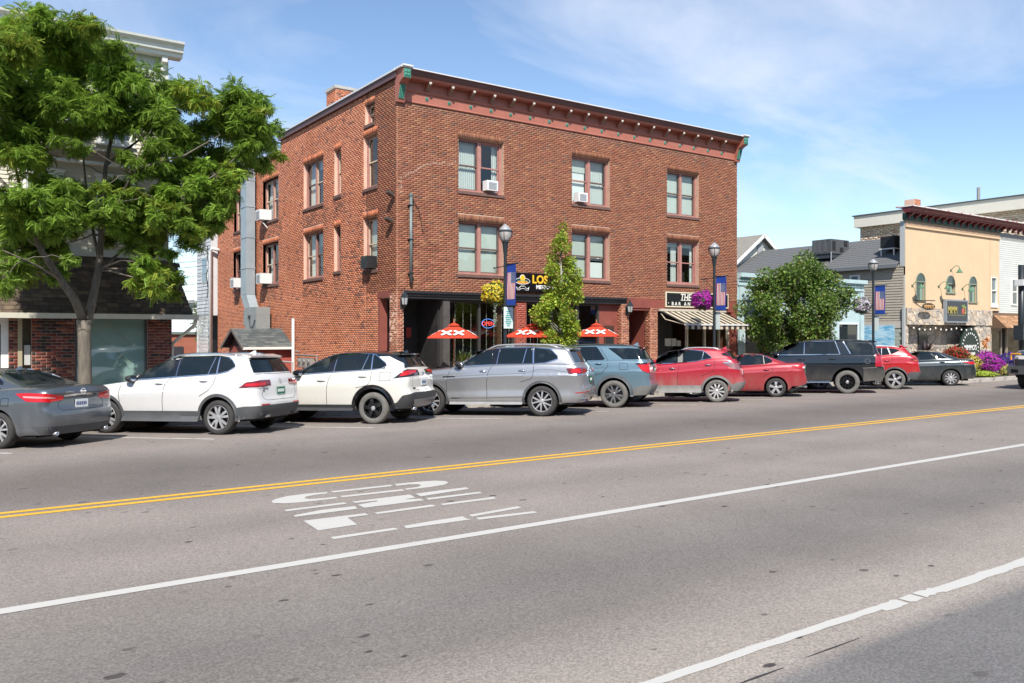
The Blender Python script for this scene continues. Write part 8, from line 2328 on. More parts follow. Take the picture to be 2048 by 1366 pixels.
for k in range(9): mb.cbox((hx-.22+k*.055, YF-.118, hz+.015+.012*((k % 2)*2-1)), (.045, .006, .022), Matrix.Rotation(.5*((k % 2)*2-1), 3, 'Y'))
mb.build('brim_pattern', M('sign_teal2', (.05,.30,.28), .5), ls)
mb = MB(); mx_, mz_ = hx, hz-.245
pts = [(-.28,.03),(-.235,-.02),(-.16,-.02),(-.10,.045),(-.04,.075),(0,.045),(.04,.075),(.10,.045),(.16,-.02),(.235,-.02),(.28,.03),(.24,-.075),(.15,-.08),(.07,-.025),(0,-.03),(-.07,-.025),(-.15,-.08),(-.24,-.075),(-.28,.03)]
mb.tube([(mx_+a, YF-.112, mz_+b) for a, b in pts], .010, 5); mb.build('moustache', W_, ls)
xs0 = onY(1064, 561, YF-.1)
text_mb('LOS', .40, facing_front(xs0[0], onY(1064, 566, YF-.1)[1], YF-.101), .014, bold=.012, align='LEFT').build('lettering', Yl, ls)
text_mb('MEXICAN', .185, facing_front(onY(1072,575,YF-.1)[0], onY(1072, 577.5, YF-.1)[1], YF-.101), .014, bold=.008, align='LEFT').build('lettering', W_, ls)
ts = thing('bar_sign', 'black bar sign with a cream border and italic white letters above the awning', 'sign', (26, YF, 3))
tx0, tz1 = onY(1329, 583, YF); tx1, tz0 = onY(1454, 622, YF)[0], onY(1329, 614, YF)[1]
mb = MB(); pbox(mb, fF, tx0, tx1, tz0, tz1, .03, .08); mb.build('border', M('cream_border', (.66,.60,.44), .5), ts)
mb = MB(); pbox(mb, fF, tx0+.05, tx1-.05, tz0+.05, tz1-.05, .08, .084); mb.build('panel', M('sign_black', (.012,.014,.014), .4), ts)
hx0 = onY(1360, 600, YF-.08)[0]; hz0 = onY(1360, 601, YF-.08)[1]
mbt = text_mb('THE', .40, facing_front(hx0, hz0, YF-.084), .01, shear=.22, bold=.004, align='LEFT', squeeze=.86); wT = M('sign_cream_letter', (.74,.72,.64), .5); mbt.build('lettering', wT, ts)
mb = MB()
wid = (onY(1386,600,YF)[0]-hx0)
for (a, b) in ((.06,.0),(.20,.0),(.36,.0),(.64,.0)): mb.box(hx0+wid*a-.01, hx0+wid*a+.09, YF-.096, YF-.084, hz0-.004, hz0+.02)
mb.build('serif', wT, ts)
text_mb('BAR AN', .20, facing_front(onY(1343,607,YF-.08)[0], onY(1343, 610.5, YF-.08)[1], YF-.084), .01, spacing=1.75, bold=.004, align='LEFT').build('lettering', wT, ts)
mb = MB(); bx_, bz_ = onY(1337, 606, YF-.08); mb.sphere((bx_, YF-.085, bz_), .022, 8, 5, (1,.4,1)); mb.build('bullet', wT, ts)
# neon OPEN sign in the window
ns = thing('open_sign', 'oval red and blue neon OPEN sign in the restaurant window', 'sign', (16, 24.55, 2.3))
nx_, nz_ = onY(977, 647, 24.52)
mb = MB(); mb.tube([(nx_+.26*math.cos(2*math.pi*k/24), 24.55, nz_+.16*math.sin(2*math.pi*k/24)) for k in range(25)], .012, 5); mb.build('tube_ring', M('neon_blue', (.1,.2,.6), .5, emit=((.15,.35,1.0), .8)), ns)
text_mb('OPEN', .20, facing_front(nx_, nz_-.07, 24.55), .012, bold=.002).build('tube_letters', M('neon_red', (.6,.05,.05), .5, emit=((1.0,.08,.08), 1.1)), ns)

# ---- striped awning
aw_ = thing('striped_awning', 'black and cream striped awning over the bar window', 'awning', (26.1, YF, 2.9))
AX0, AX1, AY, AZ0, AZ1 = 24.22, 28.04, 22.77, 2.41, 2.97
st_w = .165; n = int((AX1-AX0)/st_w); st_w = (AX1-AX0)/n
aw_c = M('awning_cream', (.60,.52,.38), .8, var=.06, vs=5, sub=.2); aw_b = M('awning_black', (.022,.021,.02), .8)
for k in range(n):
 x0, x1 = AX0+k*st_w, AX0+(k+1)*st_w
 mb = MB(); mb.add([(x0,AY,AZ0),(x1,AY,AZ0),(x1,YF-.04,AZ1),(x0,YF-.04,AZ1)], [(0,1,2,3)]); s_ = mb.build('awning_stripe', aw_c if k % 2 else aw_b, aw_)
 mb = MB(); mb.add([(x0,AY-.004,AZ0-.19),(x1,AY-.004,AZ0-.19),(x1,AY,AZ0-.03),(x0,AY,AZ0-.03)], [(0,1,2,3)]); mb.build('valance', aw_b if k % 2 else aw_c, s_)
mb = MB(); mb.box(AX0-.03, AX1+.03, AY-.04, AY+.03, AZ0-.04, AZ0+.02); mb.build('front_bar', M('bar_white', (.62,.62,.60), .4), aw_)
mb = MB(); mb.box(AX0-.05, AX1+.05, YF-.14, YF-.01, AZ1-.02, AZ1+.08); mb.build('housing', M('bar_cream', (.50,.45,.36), .5), aw_)
for x in (AX0+.05, AX1-.05):
 mb = MB(); mb.tube([(x, AY+.02, AZ0-.02), (x, YF-.3, AZ1-.35), (x, YF-.05, AZ1-.1)], .02, 6); mb.build('arm', MATS['bar_cream'], aw_)

# ---- window air conditioners
ac_w = M('ac_white', (.70,.71,.70), .5, var=.05, vs=5); ac_g = M('ac_grille', (.40,.42,.43), .6)
def ac(fn, a, b, w, h, dep, label, body=ac_w, grill=ac_g, brace=False):
 o = fn(a, b, dep/2)
 root = thing('air_conditioner', label, 'air conditioner', o, 'air conditioners in the windows of the brick building')
 mb = MB(); pbox(mb, fn, a-w/2, a+w/2, b, b+h, -.12, dep); mb.build('housing', body, root)
 for k in range(8):
  mb = MB(); z = b+h*.12+k*h*.095; pbox(mb, fn, a-w*.36, a+w*.36, z, z+h*.045, dep, dep+.012); mb.build('louvre', grill, root)
 if brace:
  mb = MB(); p, q = fn(a+w*.3, b, dep*.85), fn(a+w*.3, b-.35, .02); mb.beam(p, q, .04); mb.build('brace', body, root)
X1c = onY(984, 372, YF)[0]; ac(fF, 16.22-.17, 6.99, .46, .34, .16, 'white window air conditioner in the top floor window nearest the corner')
ac(fF, 19.95+.16, 6.97, .44, .34, .16, 'white window air conditioner in the middle top floor window')
yv = -onX(533, 430, XS)[0]; ac(fS, yv-.0, s0t[2]+.05, .62, .45, .40, 'white air conditioner on a brace in an upper alley window right of the duct', brace=True)
yv = -onX(534, 560, XS)[0]; ac(fS, yv-.0, s0b[2]+.05, .60, .45, .40, 'white air conditioner in the lower alley window right of the duct')
yv = -onX(482, 567, XS)[0]; ac(fS, yv-.1, sLb[2]+.05, .60, .45, .40, 'white air conditioner in the lower alley window left of the duct')
yv = -onX(738, 535, XS)[0]; ac(fS, yv+.12, s3b[2]+.05, .50, .42, .25, 'black air conditioner in the lower side window by the street corner', body=black_trim, grill=lamp_black)

# ---- service mast, floodlights and small fittings on the facade
mp = thing('service_mast', 'grey conduit mast fixed upright to the brick front near the corner', 'mast', (13.0, YF, 3.5))
mx0, mz0 = onY(822, 566, YF-.1); mz1 = onY(822, 392, YF-.1)[1]
mb = MB(); mb.tube([(mx0, YF-.10, mz0), (mx0, YF-.10, mz1)], .055, 10); mb.build('pipe', M('mast_grey', (.16,.19,.185), .5, .3, var=.2, vs=4), mp, smooth=True)
mb = MB(); mb.lathe([(.075,0),(.075,.06),(.03,.10)], 10, (mx0, YF-.10, mz1)); mb.build('cap', MATS['mast_grey'], mp)
mb = MB()
for z in (mz0+.3, (mz0+mz1)/2, mz1-.3): mb.box(mx0-.08, mx0+.08, YF-.16, YF-.01, z-.02, z+.02)
mb.build('clamp', lamp_black, mp)
mb = MB(); mb.tube([(mx0+.1, YF-.06, mz1-.1), onY(838,420,YF-.05)[:1]+(YF-.05,)+onY(838,420,YF-.05)[1:], onY(846,465,YF-.05)[:1]+(YF-.05,)+onY(846,465,YF-.05)[1:]], .012, 5); mb.build('cable', black_trim, mp)
for (u, v, lb_) in ((789, 388, 'small bronze floodlight high on the brick corner'), (786, 440, 'small bronze floodlight lower on the brick corner')):
 y, z = onX(u, v, XS); root = thing('floodlight', lb_, 'floodlight', (XS-.1, y, z), 'floodlights on the brick corner')
 mb = MB(); mb.cbox((XS-.16, y, z), (.22, .26, .08), Matrix.Rotation(.5, 3, 'Y')); mb.build('housing', M('bronze', (.07,.05,.04), .5), root)
 mb = MB(); mb.beam((XS, y, z+.1), (XS-.14, y, z+.02), .03); mb.build('arm', MATS['bronze'], root)

# ---- fittings of the yellow restaurant
def gooseneck(u, v, label):
 x, z = oy(u, v); root = thing('gooseneck_lamp', label, 'wall lamp', (x, YF, z), 'green gooseneck lamps on the yellow wall')
 gr = M('lamp_green', (.06,.16,.09), .45)
 mb = MB(); mb.lathe([(.07,0),(.07,.03)], 10, (x, YF-.03, z), axis='y'); mb.tube([(x, YF-.03, z), (x+.02, YF-.12, z+.14), (x+.04, YF-.28, z+.26), (x+.05, YF-.42, z+.22), (x+.05, YF-.47, z+.08)], .02, 6); mb.build('arm', gr, root, smooth=True)
 mb = MB(); mb.lathe([(.18,-.17),(.17,-.16),(.06,.0),(.04,.06)], 14, (x+.05, YF-.47, z+.02)); mb.build('shade', gr, root, smooth=True)
gooseneck(1824, 571.6, 'green gooseneck lamp above the small oval sign'); gooseneck(1876.8, 573, 'green gooseneck lamp at the left top of the grey sign'); gooseneck(1924, 578, 'green gooseneck lamp at the right top of the grey sign'); gooseneck(1901.2, 541, 'green gooseneck lamp highest on the yellow wall')
sgn = thing('restaurant_sign', "grey restaurant sign with gold letters on the stone front", 'sign', (47, YF, 3))
gx0, gz1 = oy(1882.5, 599); gx1 = oy(1926, 600)[0]; gz0 = oy(1884, 645)[1]
mb = MB(); pbox(mb, f, gx0, gx1, gz0, gz1, .10, .28); mb.build('frame', M('sign_grey_frame', (.22,.25,.28), .5), sgn)
mb = MB(); pbox(mb, f, gx0+.08, gx1-.08, gz0+.08, gz1-.08, .28, .285); mb.build('panel', M('sign_grey', (.05,.057,.065), .5), sgn)
gold = M('sign_gold', (.45,.38,.09), .5)
text_mb("MIMM", .56, facing_front(gx0+.14, gz0+(gz1-gz0)*.40, YF-.285), .012, bold=.006, align='LEFT', squeeze=.70).build('lettering', gold, sgn)
text_mb("S", .56, facing_front(gx1-.40, gz0+(gz1-gz0)*.40, YF-.285), .012, bold=.006, align='LEFT', squeeze=.70).build('lettering', gold, sgn)
mb = MB(); mb.sphere((gx1-.56, YF-.29, gz0+(gz1-gz0)*.50), .14, 12, 8, (1,.12,1.25)); mb.build('tomato', M('sign_tomato', (.5,.10,.06), .5), sgn)
mb = MB()
for k in range(5): mb.cbox((gx1-.56+.06*(k-2), YF-.295, gz0+(gz1-gz0)*.72), (.03,.01,.20), Matrix.Rotation(.4*(k-2), 3, 'Y'))
mb.build('leaves', M('sign_leaf', (.25,.35,.10), .5), sgn)
mb = MB(); mb.box(gx0+.3, gx1-.3, YF-.29, YF-.286, gz0+.38, gz0+.44); mb.build('small_lettering', M('sign_dim_gold', (.16,.15,.07), .5), sgn)
ov = thing('oval_sign', 'small oval hanging sign on an iron bracket beside the stone front', 'sign', (43.5, YF-.5, 3.1))
ox, oz = oy(1833.5, 618); ox = 43.35
mb = MB(); mb.tube([(ox-.35, YF-.02, oz+.62), (ox-.35, YF-.05, oz+.45), (ox+1.0, YF-.5, oz+.45)], .025, 6); mb.build('bracket', lamp_black, ov)
mb = MB(); n = 24; P = [(.62*math.cos(2*math.pi*k/n), .19*math.sin(2*math.pi*k/n)) for k in range(n)]
mb.prism(P, lambda a, b, d: (ox+.35+a, YF-.5-d, oz+.12+b), -.02, .02); mb.build('board', M('oval_black', (.02,.015,.012), .4), ov)
text_mb("MIMMO'S", .27, facing_front(ox+.35, oz+.03, YF-.521), .01, bold=.004, squeeze=.9).build('lettering', M('oval_gold', (.62,.36,.14), .5), ov)
mb = MB()
for dx in (-.3, .3): mb.tube([(ox+.35+dx, YF-.5, oz+.28), (ox+.35+dx, YF-.45, oz+.45)], .006, 4)
mb.build('hanger', lamp_black, ov)
# string of porch bulbs
pb = thing('porch_bulbs', 'string of clear bulbs hung under the stone band of the restaurant', 'string lights', (47, YF-.2, 2.5))
P = [(rec[0]-.6+k*.55, YF-.18, 2.45-.10*abs(math.sin(k*.8))) for k in range(14)]
mb = MB(); mb.tube(P, .008, 4); mb.build('wire', lamp_black, pb)
for p in P:
 mb = MB(); mb.sphere((p[0], p[1], p[2]-.10), .045, 8, 6, (1,1,1.3)); mb.build('bulb', M('clear_bulb', (.75,.74,.68), .15, coat=.5), pb)
# ---- traffic signal post at the right edge
tp = thing('signal_post', 'black signal post with a crossing signal head at the end of the row', 'traffic signal', (43.6, 19.4, .1))
px_, py_ = onY(2043, 700, 19.4)[0], 19.4
mb = MB(); mb.tube([(px_, py_, .08), (px_, py_, onY(2043, 530, 19.4)[1])], .15, 12); mb.build('post', lamp_black, tp, smooth=True)
mb = MB(); zz = onY(2043, 666, 19.4)[1]; mb.box(px_-.62, px_-.2, py_-.35, py_+.1, zz-.35, zz+.38); mb.build('signal_head', lamp_black, tp)
mb = MB(); mb.lathe([(.16,0),(.16,.06)], 14, (px_-.40, py_-.37, zz), axis='y'); mb.box(px_-.56, px_-.24, py_-.37, py_-.352, zz-.28, zz+.28); mb.build('signal_face', M('signal_glass', (.28,.31,.30), .3, coat=.4), tp)
mb = MB(); zz = onY(2043, 566, 19.4)[1]; mb.box(px_-.5, px_-.1, py_-.3, py_+.1, zz-.15, zz+.15); mb.build('bracket', M('signal_white', (.6,.6,.58), .5), tp)
# ------------------------------------------------------------------ trees, flowers and plants
def scatter(name, parent, templates, pos, rots, scl, cols, m):
 """many copies of small leaf shapes (quads) written into one mesh"""
 off = np.array(ORG[parent.name]); V, C, n = [], [], 0
 for p, R, s, c, k in zip(pos, rots, scl, cols, range(len(pos))):
  T = templates[k % len(templates)]
  V.append((T.reshape(-1, 3)*s) @ np.array(R).T + np.array(p) - off); C.append(np.tile(np.array([*c, 1.0]), (len(T)*4, 1)))
 V = np.concatenate(V); C = np.concatenate(C); nf = len(V)//4
 me = bpy.data.meshes.new(name)
 me.vertices.add(len(V)); me.vertices.foreach_set('co', V.ravel())
 me.loops.add(len(V)); me.loops.foreach_set('vertex_index', np.arange(len(V), dtype=np.int32))
 me.polygons.add(nf); me.polygons.foreach_set('loop_start', (np.arange(nf)*4).astype(np.int32)); me.polygons.foreach_set('loop_total', np.full(nf, 4, dtype=np.int32))
 me.update(calc_edges=True)
 at = me.color_attributes.new('Col', 'FLOAT_COLOR', 'CORNER'); at.data.foreach_set('color', C.astype(np.float32).ravel())
 return link_mesh(name, me, m, parent)
def look(d, roll, rnd):
 d = Vector(d).normalized(); s = d.cross(Vector((0,0,1)))
 s = s.normalized() if s.length > .05 else Vector((1,0,0))
 u = s.cross(d); c, n = math.cos(roll), math.sin(roll); a, b = s*c+u*n, u*c-s*n
 return np.array([[d.x,a.x,b.x],[d.y,a.y,b.y],[d.z,a.z,b.z]])
leaf_mat = M('tree_leaf', attr=True, rough=.55, spec=.3, sub=.38, var=.12, vs=3, world=True)
def bark(name, c): return M(name, c, .9, var=.35, vs=14, stretch=(1,1,.25), world=True, bump=.8, bs=22)
def frond(r, ln=.18, pairs=8):
 """feathery compound leaf of a honey locust, drooping along x"""
 q = []; bend = r.uniform(.25, .6)
 for k in range(pairs):
  t = (k+1)/pairs; x, z = ln*t*(1-.12*bend*t), -ln*bend*t*t*.7
  L = .046*(1-.45*abs(t-.45)); w = .0125
  for sg in (-1, 1):
   y = sg; dx = L*.42
   q.append([(x,0,z), (x+dx*.5-w, y*L*.55, z-.004), (x+dx, y*L, z-.014), (x+dx*.5+w, y*L*.5, z-.002)])
 return np.array(q)
r = random.Random(21)
FR = [frond(r) for _ in range(6)]
simple = [np.array([[(0,0,0),(.5,-.36,.06),(1,0,-.05),(.5,.36,.06)]]), np.array([[(0,0,0),(.55,-.30,-.05),(1,0,.08),(.45,.34,.02)]]),
   np.array([[(0,0,0),(.35,-.40,.05),(.8,-.28,0),(.55,0,.02)], [(0,0,0),(.55,0,.02),(.8,.28,0),(.35,.40,.05)], [(.4,0,.01),(.75,-.12,0),(1.05,0,-.05),(.75,.12,0)]])]
def branch(mb, a, b, r0, r1, sag, rr, n=6):
 a, b = Vector(a), Vector(b); P, R = [], []
 for k in range(n+1):
  t = k/n; p = a.lerp(b, t) + Vector((rr.gauss(0,1), rr.gauss(0,1), rr.gauss(0,.6)))*(.05*(b-a).length*math.sin(math.pi*t)*.6) + Vector((0,0,sag*math.sin(math.pi*t)))
  P.append(p); R.append(r0+(r1-r0)*t)
 mb.tube(P, R, 7, cap=True); return P
# ---- honey locust in front of the clapboard building
TY = 21.7
def tp_(u, v, dy=0.0):
 x, z = onY(u, v, TY+dy); return Vector((x, TY+dy, z))
loc = thing('honey_locust', 'large honey locust with feathery green foliage before the clapboard building', 'tree', (tp_(171, 760).x, TY, PAVE_Z))
trunk = MB(); rr = random.Random(2)
base = tp_(172, 760); base.z = 0
fork = tp_(168, 645)
trunk.tube([base, base.lerp(fork, .15), base.lerp(fork, .5), base.lerp(fork, .85), fork+Vector((0,0,.05))], [.21,.16,.145,.14,.165], 14)
limbs = [[(168,645,0),(150,600,-.1),(122,560,-.3),(85,505,-.5),(55,440,-.7),(25,385,-.8),(-25,330,-.9)],
   [(175,645,0),(185,600,.1),(197,540,.2),(203,470,.2),(205,400,.1),(212,330,.1),(228,250,.2),(240,170,.2)],
   [(200,530,.2),(188,470,.5),(175,400,.7),(168,330,.8),(160,250,.9),(150,170,1.0),(140,90,1.0)],
   [(203,470,.2),(235,410,-.4),(262,350,-.7),(285,290,-.9),(320,230,-1.0)],
   [(205,440,.2),(255,420,-.5),(310,400,-.9),(370,385,-1.1),(430,350,-1.2),(490,300,-1.2),(520,240,-1.1)],
   [(195,545,.2),(240,505,.6),(290,470,.9),(340,440,1.0),(390,420,1.0)],
   [(122,560,-.3),(90,540,-.9),(50,520,-1.2),(5,500,-1.4)], [(85,505,-.5),(95,430,.3),(92,350,.6),(85,270,.8),(70,180,.9)],
   [(55,440,-.7),(30,330,-.2),(20,240,.0),(15,140,.1)], [(212,330,.1),(265,290,.6),(330,240,.9),(385,200,1.0)], [(262,350,-.7),(300,330,-1.0),(370,310,-1.3),(440,270,-1.4)]]
node = []
for k, L in enumerate(limbs):
 P = [tp_(*q) for q in L]
 r0 = .105 if k < 2 else .038
 R = [r0*(1-.78*i/(len(P)-1)) for i in range(len(P))]
 trunk.tube(P, R, 9); node += [(P[i], R[i]) for i in range(2, len(P))]
clumps = [(60,75,62),(20,110,50),(140,70,55),(190,115,60),(95,140,70),(30,175,60),(165,180,66),(235,170,52),(120,215,55),(290,185,55),(345,170,48),(395,205,45),(255,235,50),(320,245,52),(200,235,50),(45,245,55),(-20,190,70),(-20,290,60),
 (465,205,46),(515,215,38),(440,250,48),(500,265,52),(540,290,34),(555,310,18),(375,270,46),(470,320,46),(425,335,44),(520,330,30),(380,335,36),(325,300,34),(505,190,24),(175,45,30),(90,30,26),
 (30,320,42),(75,305,30),(140,290,28),(110,370,36),(130,400,40),(95,425,34),(160,385,26),(45,480,42),(90,490,34),(15,530,34),(60,545,28),(15,425,34),(118,548,24),(140,520,14),
 (250,410,40),(300,395,42),(345,380,38),(390,375,38),(430,390,36),(355,425,34),(400,430,30),(240,455,28),(280,445,28),(320,470,26),(370,470,30),(25,470,44),(70,430,36),(110,500,30),(20,390,36),(10,560,26),(385,490,24),(420,455,26),(265,485,26),(310,545,30),(240,380,32),(215,415,26),(330,430,40),(405,452,34),(435,425,32),(300,480,30),(362,440,34),(90,455,38),(40,445,38),(130,430,30),(60,515,34),(345,590,22),(285,525,26),(400,400,34),(455,385,30),(340,350,34),(410,300,36),(480,240,34),(545,260,26),(270,330,30),(60,395,30),(180,440,18),(20,60,34),(235,110,36),(450,420,22),(295,540,34),(320,575,32),(280,565,24),(345,555,24),(300,505,20),(225,480,20),(140,465,22),(340,510,20)]
for i in range(len(clumps)):               # close the gaps between neighbouring clumps
 for j in range(i):
  a, b_ = clumps[i], clumps[j]
  if math.hypot(a[0]-b_[0], a[1]-b_[1]) < 82 and max(a[1], b_[1]) < 480 and rr.random() < .42: clumps.append(((a[0]+b_[0])/2+rr.uniform(-8,8), (a[1]+b_[1])/2+rr.uniform(-8,8), (a[2]+b_[2])*.36))
pos, rots, scl, cols = [], [], [], []
for (u, v, rad) in clumps:
 dy = rr.uniform(-1.5, 1.6); c = tp_(u, v, dy); s = rad*.0130
 nb = min(node, key=lambda q: (q[0]-c).length); branch(trunk, nb[0], c, min(.03, nb[1]*.6), .006, .1, rr, 5)
 tone = rr.uniform(.8, 1.2); yel = rr.random() < .25
 kids = [(c + Vector((rr.gauss(0,1), rr.gauss(0,1), rr.gauss(0,.8))).normalized()*s*rr.uniform(.25,.85), s*rr.uniform(.36,.60)) for _ in range(9)]
 for kc, ks in kids: branch(trunk, c, kc, .011, .004, .02, rr, 3)
 c0, s0 = c, s
 for k in range(int(820*(rad/50)**2)):
  c, s = rr.choice(kids)
  d = Vector((rr.gauss(0,1), rr.gauss(0,1), rr.gauss(0,.85)))
  d = d.normalized()*(rr.random()**.45)*s*1.1; d.z *= .7
  dr = (d.normalized() + Vector((rr.gauss(0,.45), rr.gauss(0,.45), rr.gauss(0,.3)-.25)))
  pos.append(c + d - Vector(dr).normalized()*.1); rots.append(look(dr, rr.uniform(-.6,.6), rr)); scl.append(rr.uniform(.75, 1.25))
  g = rr.uniform(.7, 1.35)*tone; cols.append((.205*g*(1.35 if yel and rr.random() < .5 else 1), .325*g, .045*g))
trunk.build('trunk', bark('locust_bark', (.135,.115,.09)), loc, smooth=True)
scatter('crown', loc, FR, pos, rots, scl, cols, leaf_mat)
# ---- leafy trees: crown built from many sub-clumps
def leafy(name, label, u, Y, subs, n_leaf, size, pal, seed, trunk_r, trunk_top, c):
 rr = random.Random(seed); x, _ = onY(u, 600, Y)
 root = thing(name, label, 'tree', (x, Y, PAVE_Z))
 tk = MB(); top = Vector((x, Y, trunk_top)); tk.tube([(x, Y, 0), (x+.02, Y, trunk_top*.4), tuple(top)], [trunk_r, trunk_r*.8, trunk_r*.3], 10)
 pos, rots, scl, cols = [], [], [], []; tot = sum(s[3]**2 for s in subs)
 for (px, py, pz, s) in subs:
  cc = Vector((px, py, pz)); a = Vector((x, Y, min(trunk_top, max(.9, pz-.5*abs(px-x)-.3)))); branch(tk, a, cc, trunk_r*.3, .006, .05, rr, 4); tone = rr.uniform(.8, 1.2)
  for k in range(int(n_leaf*s*s/tot)):
   d = Vector((rr.gauss(0,1), rr.gauss(0,1), rr.gauss(0,1))).normalized()*(rr.random()**.4)*s
   dr = d.normalized()*.7 + Vector((rr.gauss(0,.6), rr.gauss(0,.6), rr.gauss(0,.4)-.35))
   pos.append(cc+d); rots.append(look(dr, rr.uniform(-1.1,1.1), rr)); scl.append(size*rr.uniform(.7, 1.3)); cl = rr.choices(pal, [p[1] for p in pal])[0][0]; g = rr.uniform(.75, 1.25)*tone; cols.append(tuple(q*g for q in cl))
 tk.build('trunk', bark(name+'_bark', c), root, smooth=True); scatter('crown', root, simple, pos, rots, scl, cols, leaf_mat)
 return root
rr = random.Random(31)
prof = [(452,4,1125),(470,14,1124),(490,20,1122),(520,27,1122),(545,36,1124),(575,37,1122),(600,45,1118),(630,50,1118),(655,50,1120),(675,40,1122),(690,22,1122)]
subs = []
for v, hw, uc in prof:
 for k in range(max(1, int(hw/7))):
  a = rr.uniform(0, 6.28); q = hw*.0185*rr.uniform(.35, .8); xx, zz = onY(uc, v, 21.9)
  subs.append((xx+q*math.cos(a)*1.1, 21.9+q*math.sin(a), zz+rr.uniform(-.12,.12), max(.10, .16+hw*.0028)))
leafy('young_maple', 'narrow young maple with yellow green leaves growing before the restaurant sign', 1122, 21.9, subs, 15000, .08, [((.33,.43,.045), 5), ((.24,.36,.04), 4), ((.42,.47,.08), 2), ((.36,.20,.06), .7)], 5, .055, 5.0, (.32,.31,.28))
rr = random.Random(37); subs = []
cx_, cz_ = onY(1593, 605, 22.0);
for k in range(120):
 u = rr.uniform(-1, 1); a = rr.uniform(0, 6.28); zq = u
 rad = math.sqrt(max(0, 1-zq*zq)); q = rr.uniform(.55, .95)
 wid = 2.65*(1-.42*max(0, zq))*(1-.10*max(0, -zq))
 subs.append((cx_+wid*rad*math.cos(a)*q, 22.0+wid*.85*rad*math.sin(a)*q, cz_-.08+2.22*zq*q, rr.uniform(.28, .50)))
leafy('round_tree', 'round dense dark green tree before the pale blue shop', 1593, 22.0, subs, 34000, .11, [((.125,.215,.036), 5), ((.095,.175,.030), 4), ((.19,.27,.055), 2), ((.30,.32,.19), 1.0), ((.24,.18,.04), .4)], 8, .11, 3.6, (.12,.10,.08))
# trees far down the alley and beyond the roofs
for (u, v, Y, s, lb_) in ((392, 628, 140, 3.2, 'dark green treetop far down the alley beside the distant house'), (418, 640, 60, 1.3, 'small yellow green bush beside the distant brick shed')):
 x, z = onY(u, v, Y); rr = random.Random(int(u)); subs = [(x+rr.gauss(0,s*.7), Y+rr.gauss(0,s*.5), z-s*.3+rr.gauss(0,s*.35), s*.5) for _ in range(16)]
 leafy('distant_tree', lb_, u, Y, subs, 1500, s*.16, [((.05,.10,.03), 3), ((.08,.13,.04), 2)] if u < 400 else [((.16,.20,.04), 3), ((.10,.16,.03), 2)], int(u), .12*s/2, z, (.1,.09,.07))
# ---- flower bed on the build-out
def mound(name, u, v, Y, rx, rz_, cols, n, seed, label, cat='flowers', leaf=(.06,.13,.03)):
 x, z = onY(u, v, Y); root = thing(name, label, cat, (x, Y, .1), 'flowering plants in the kerb bed'); flower_ball(root, x, Y, max(z, rz_*.7+.1), rx, rz_, cols, n, seed, leaf); return root
mound('flower_mound', 1912, 708, 19.3, .55, .34, [(.50,.025,.02), (.38,.015,.015), (.30,.06,.03)], 900, 11, 'mass of red flowers behind the dark saloon')
mound('flower_mound', 1942, 728, 19.0, .42, .46, [(.68,.52,.06), (.60,.40,.05), (.65,.58,.2)], 900, 12, 'tall yellow flowers between the red and magenta mounds')
mound('flower_mound', 1971, 727, 19.0, .74, .52, [(.46,.02,.42), (.54,.05,.50), (.36,.01,.33)], 2600, 13, 'large magenta petunia mound in the kerb bed')
mound('flower_mound', 2013, 727, 19.3, .55, .50, [(.09,.03,.32), (.14,.05,.42), (.07,.02,.22)], 1500, 14, 'deep purple petunia mound before the shop door')
mound('flower_mound', 2010, 741, 18.7, .26, .26, [(.70,.66,.30), (.66,.55,.12)], 350, 15, 'small pale yellow flower cluster in front of the purple mound')
mound('leaf_mound', 1964, 748, 18.75, .62, .14, [(.36,.44,.04), (.28,.38,.03), (.42,.50,.08)], 1000, 16, 'low lime green vine edging the kerb bed', 'plant', (.25,.34,.03))
def blades(name, u, v, Y, n, ln, col, seed, label, pot=None, up=1.0):
 x, z = onY(u, v, Y); rr = random.Random(seed); root = thing(name, label, 'plant', (x, Y, .1)); mb = MB(); zb_ = pot or .15
 for k in range(n):
  a = rr.uniform(0, 6.28); L = ln*rr.uniform(.6, 1.1); sp = rr.uniform(.15, .9)/up; P = []
  for j in range(6):
   t = j/5; P.append(Vector((x+math.cos(a)*sp*L*t*(.4+.6*t), Y+math.sin(a)*sp*L*t*(.4+.6*t), zb_+L*t*(1-.35*sp*t))))
  w = .02 if up < 1.5 else .05; side = Vector((-math.sin(a), math.cos(a), 0)); g = rr.uniform(.6, 1.4); mb.col = tuple(q*g for q in col)
  for j in range(5):
   w0, w1 = w*(1-(j/5)**2)+.002, w*(1-((j+1)/5)**2)+.002; mb.add([P[j]-side*w0, P[j]+side*w0, P[j+1]+side*w1, P[j+1]-side*w1], [(0,1,2,3)])
 mb.build('leaves', M('blade_leaf', attr=True, rough=.5, sub=.2), root)
 if pot:
  mb = MB(); mb.lathe([(.22,.05),(.30,.1),(.36,pot-.05),(.39,pot),(.34,pot),(.32,pot-.06)], 18, (x, Y, 0)); mb.build('pot', M('dark_pot', (.04,.04,.045), .5), root, smooth=True, sharp=40)
 return root
blades('spiky_plant', 1851, 690, 20.6, 150, 1.0, (.055,.030,.035), 4, 'dark purple spiky fountain grass in a pot behind the red SUV', .85)
cr = blades('canna_plant', 1968, 690, 19.5, 26, 1.25, (.07,.13,.04), 5, 'tall canna lily with orange flowers above the magenta mound', None, 2.2)
ox_, oz_ = onY(1966, 690, 19.5); rr = random.Random(9)
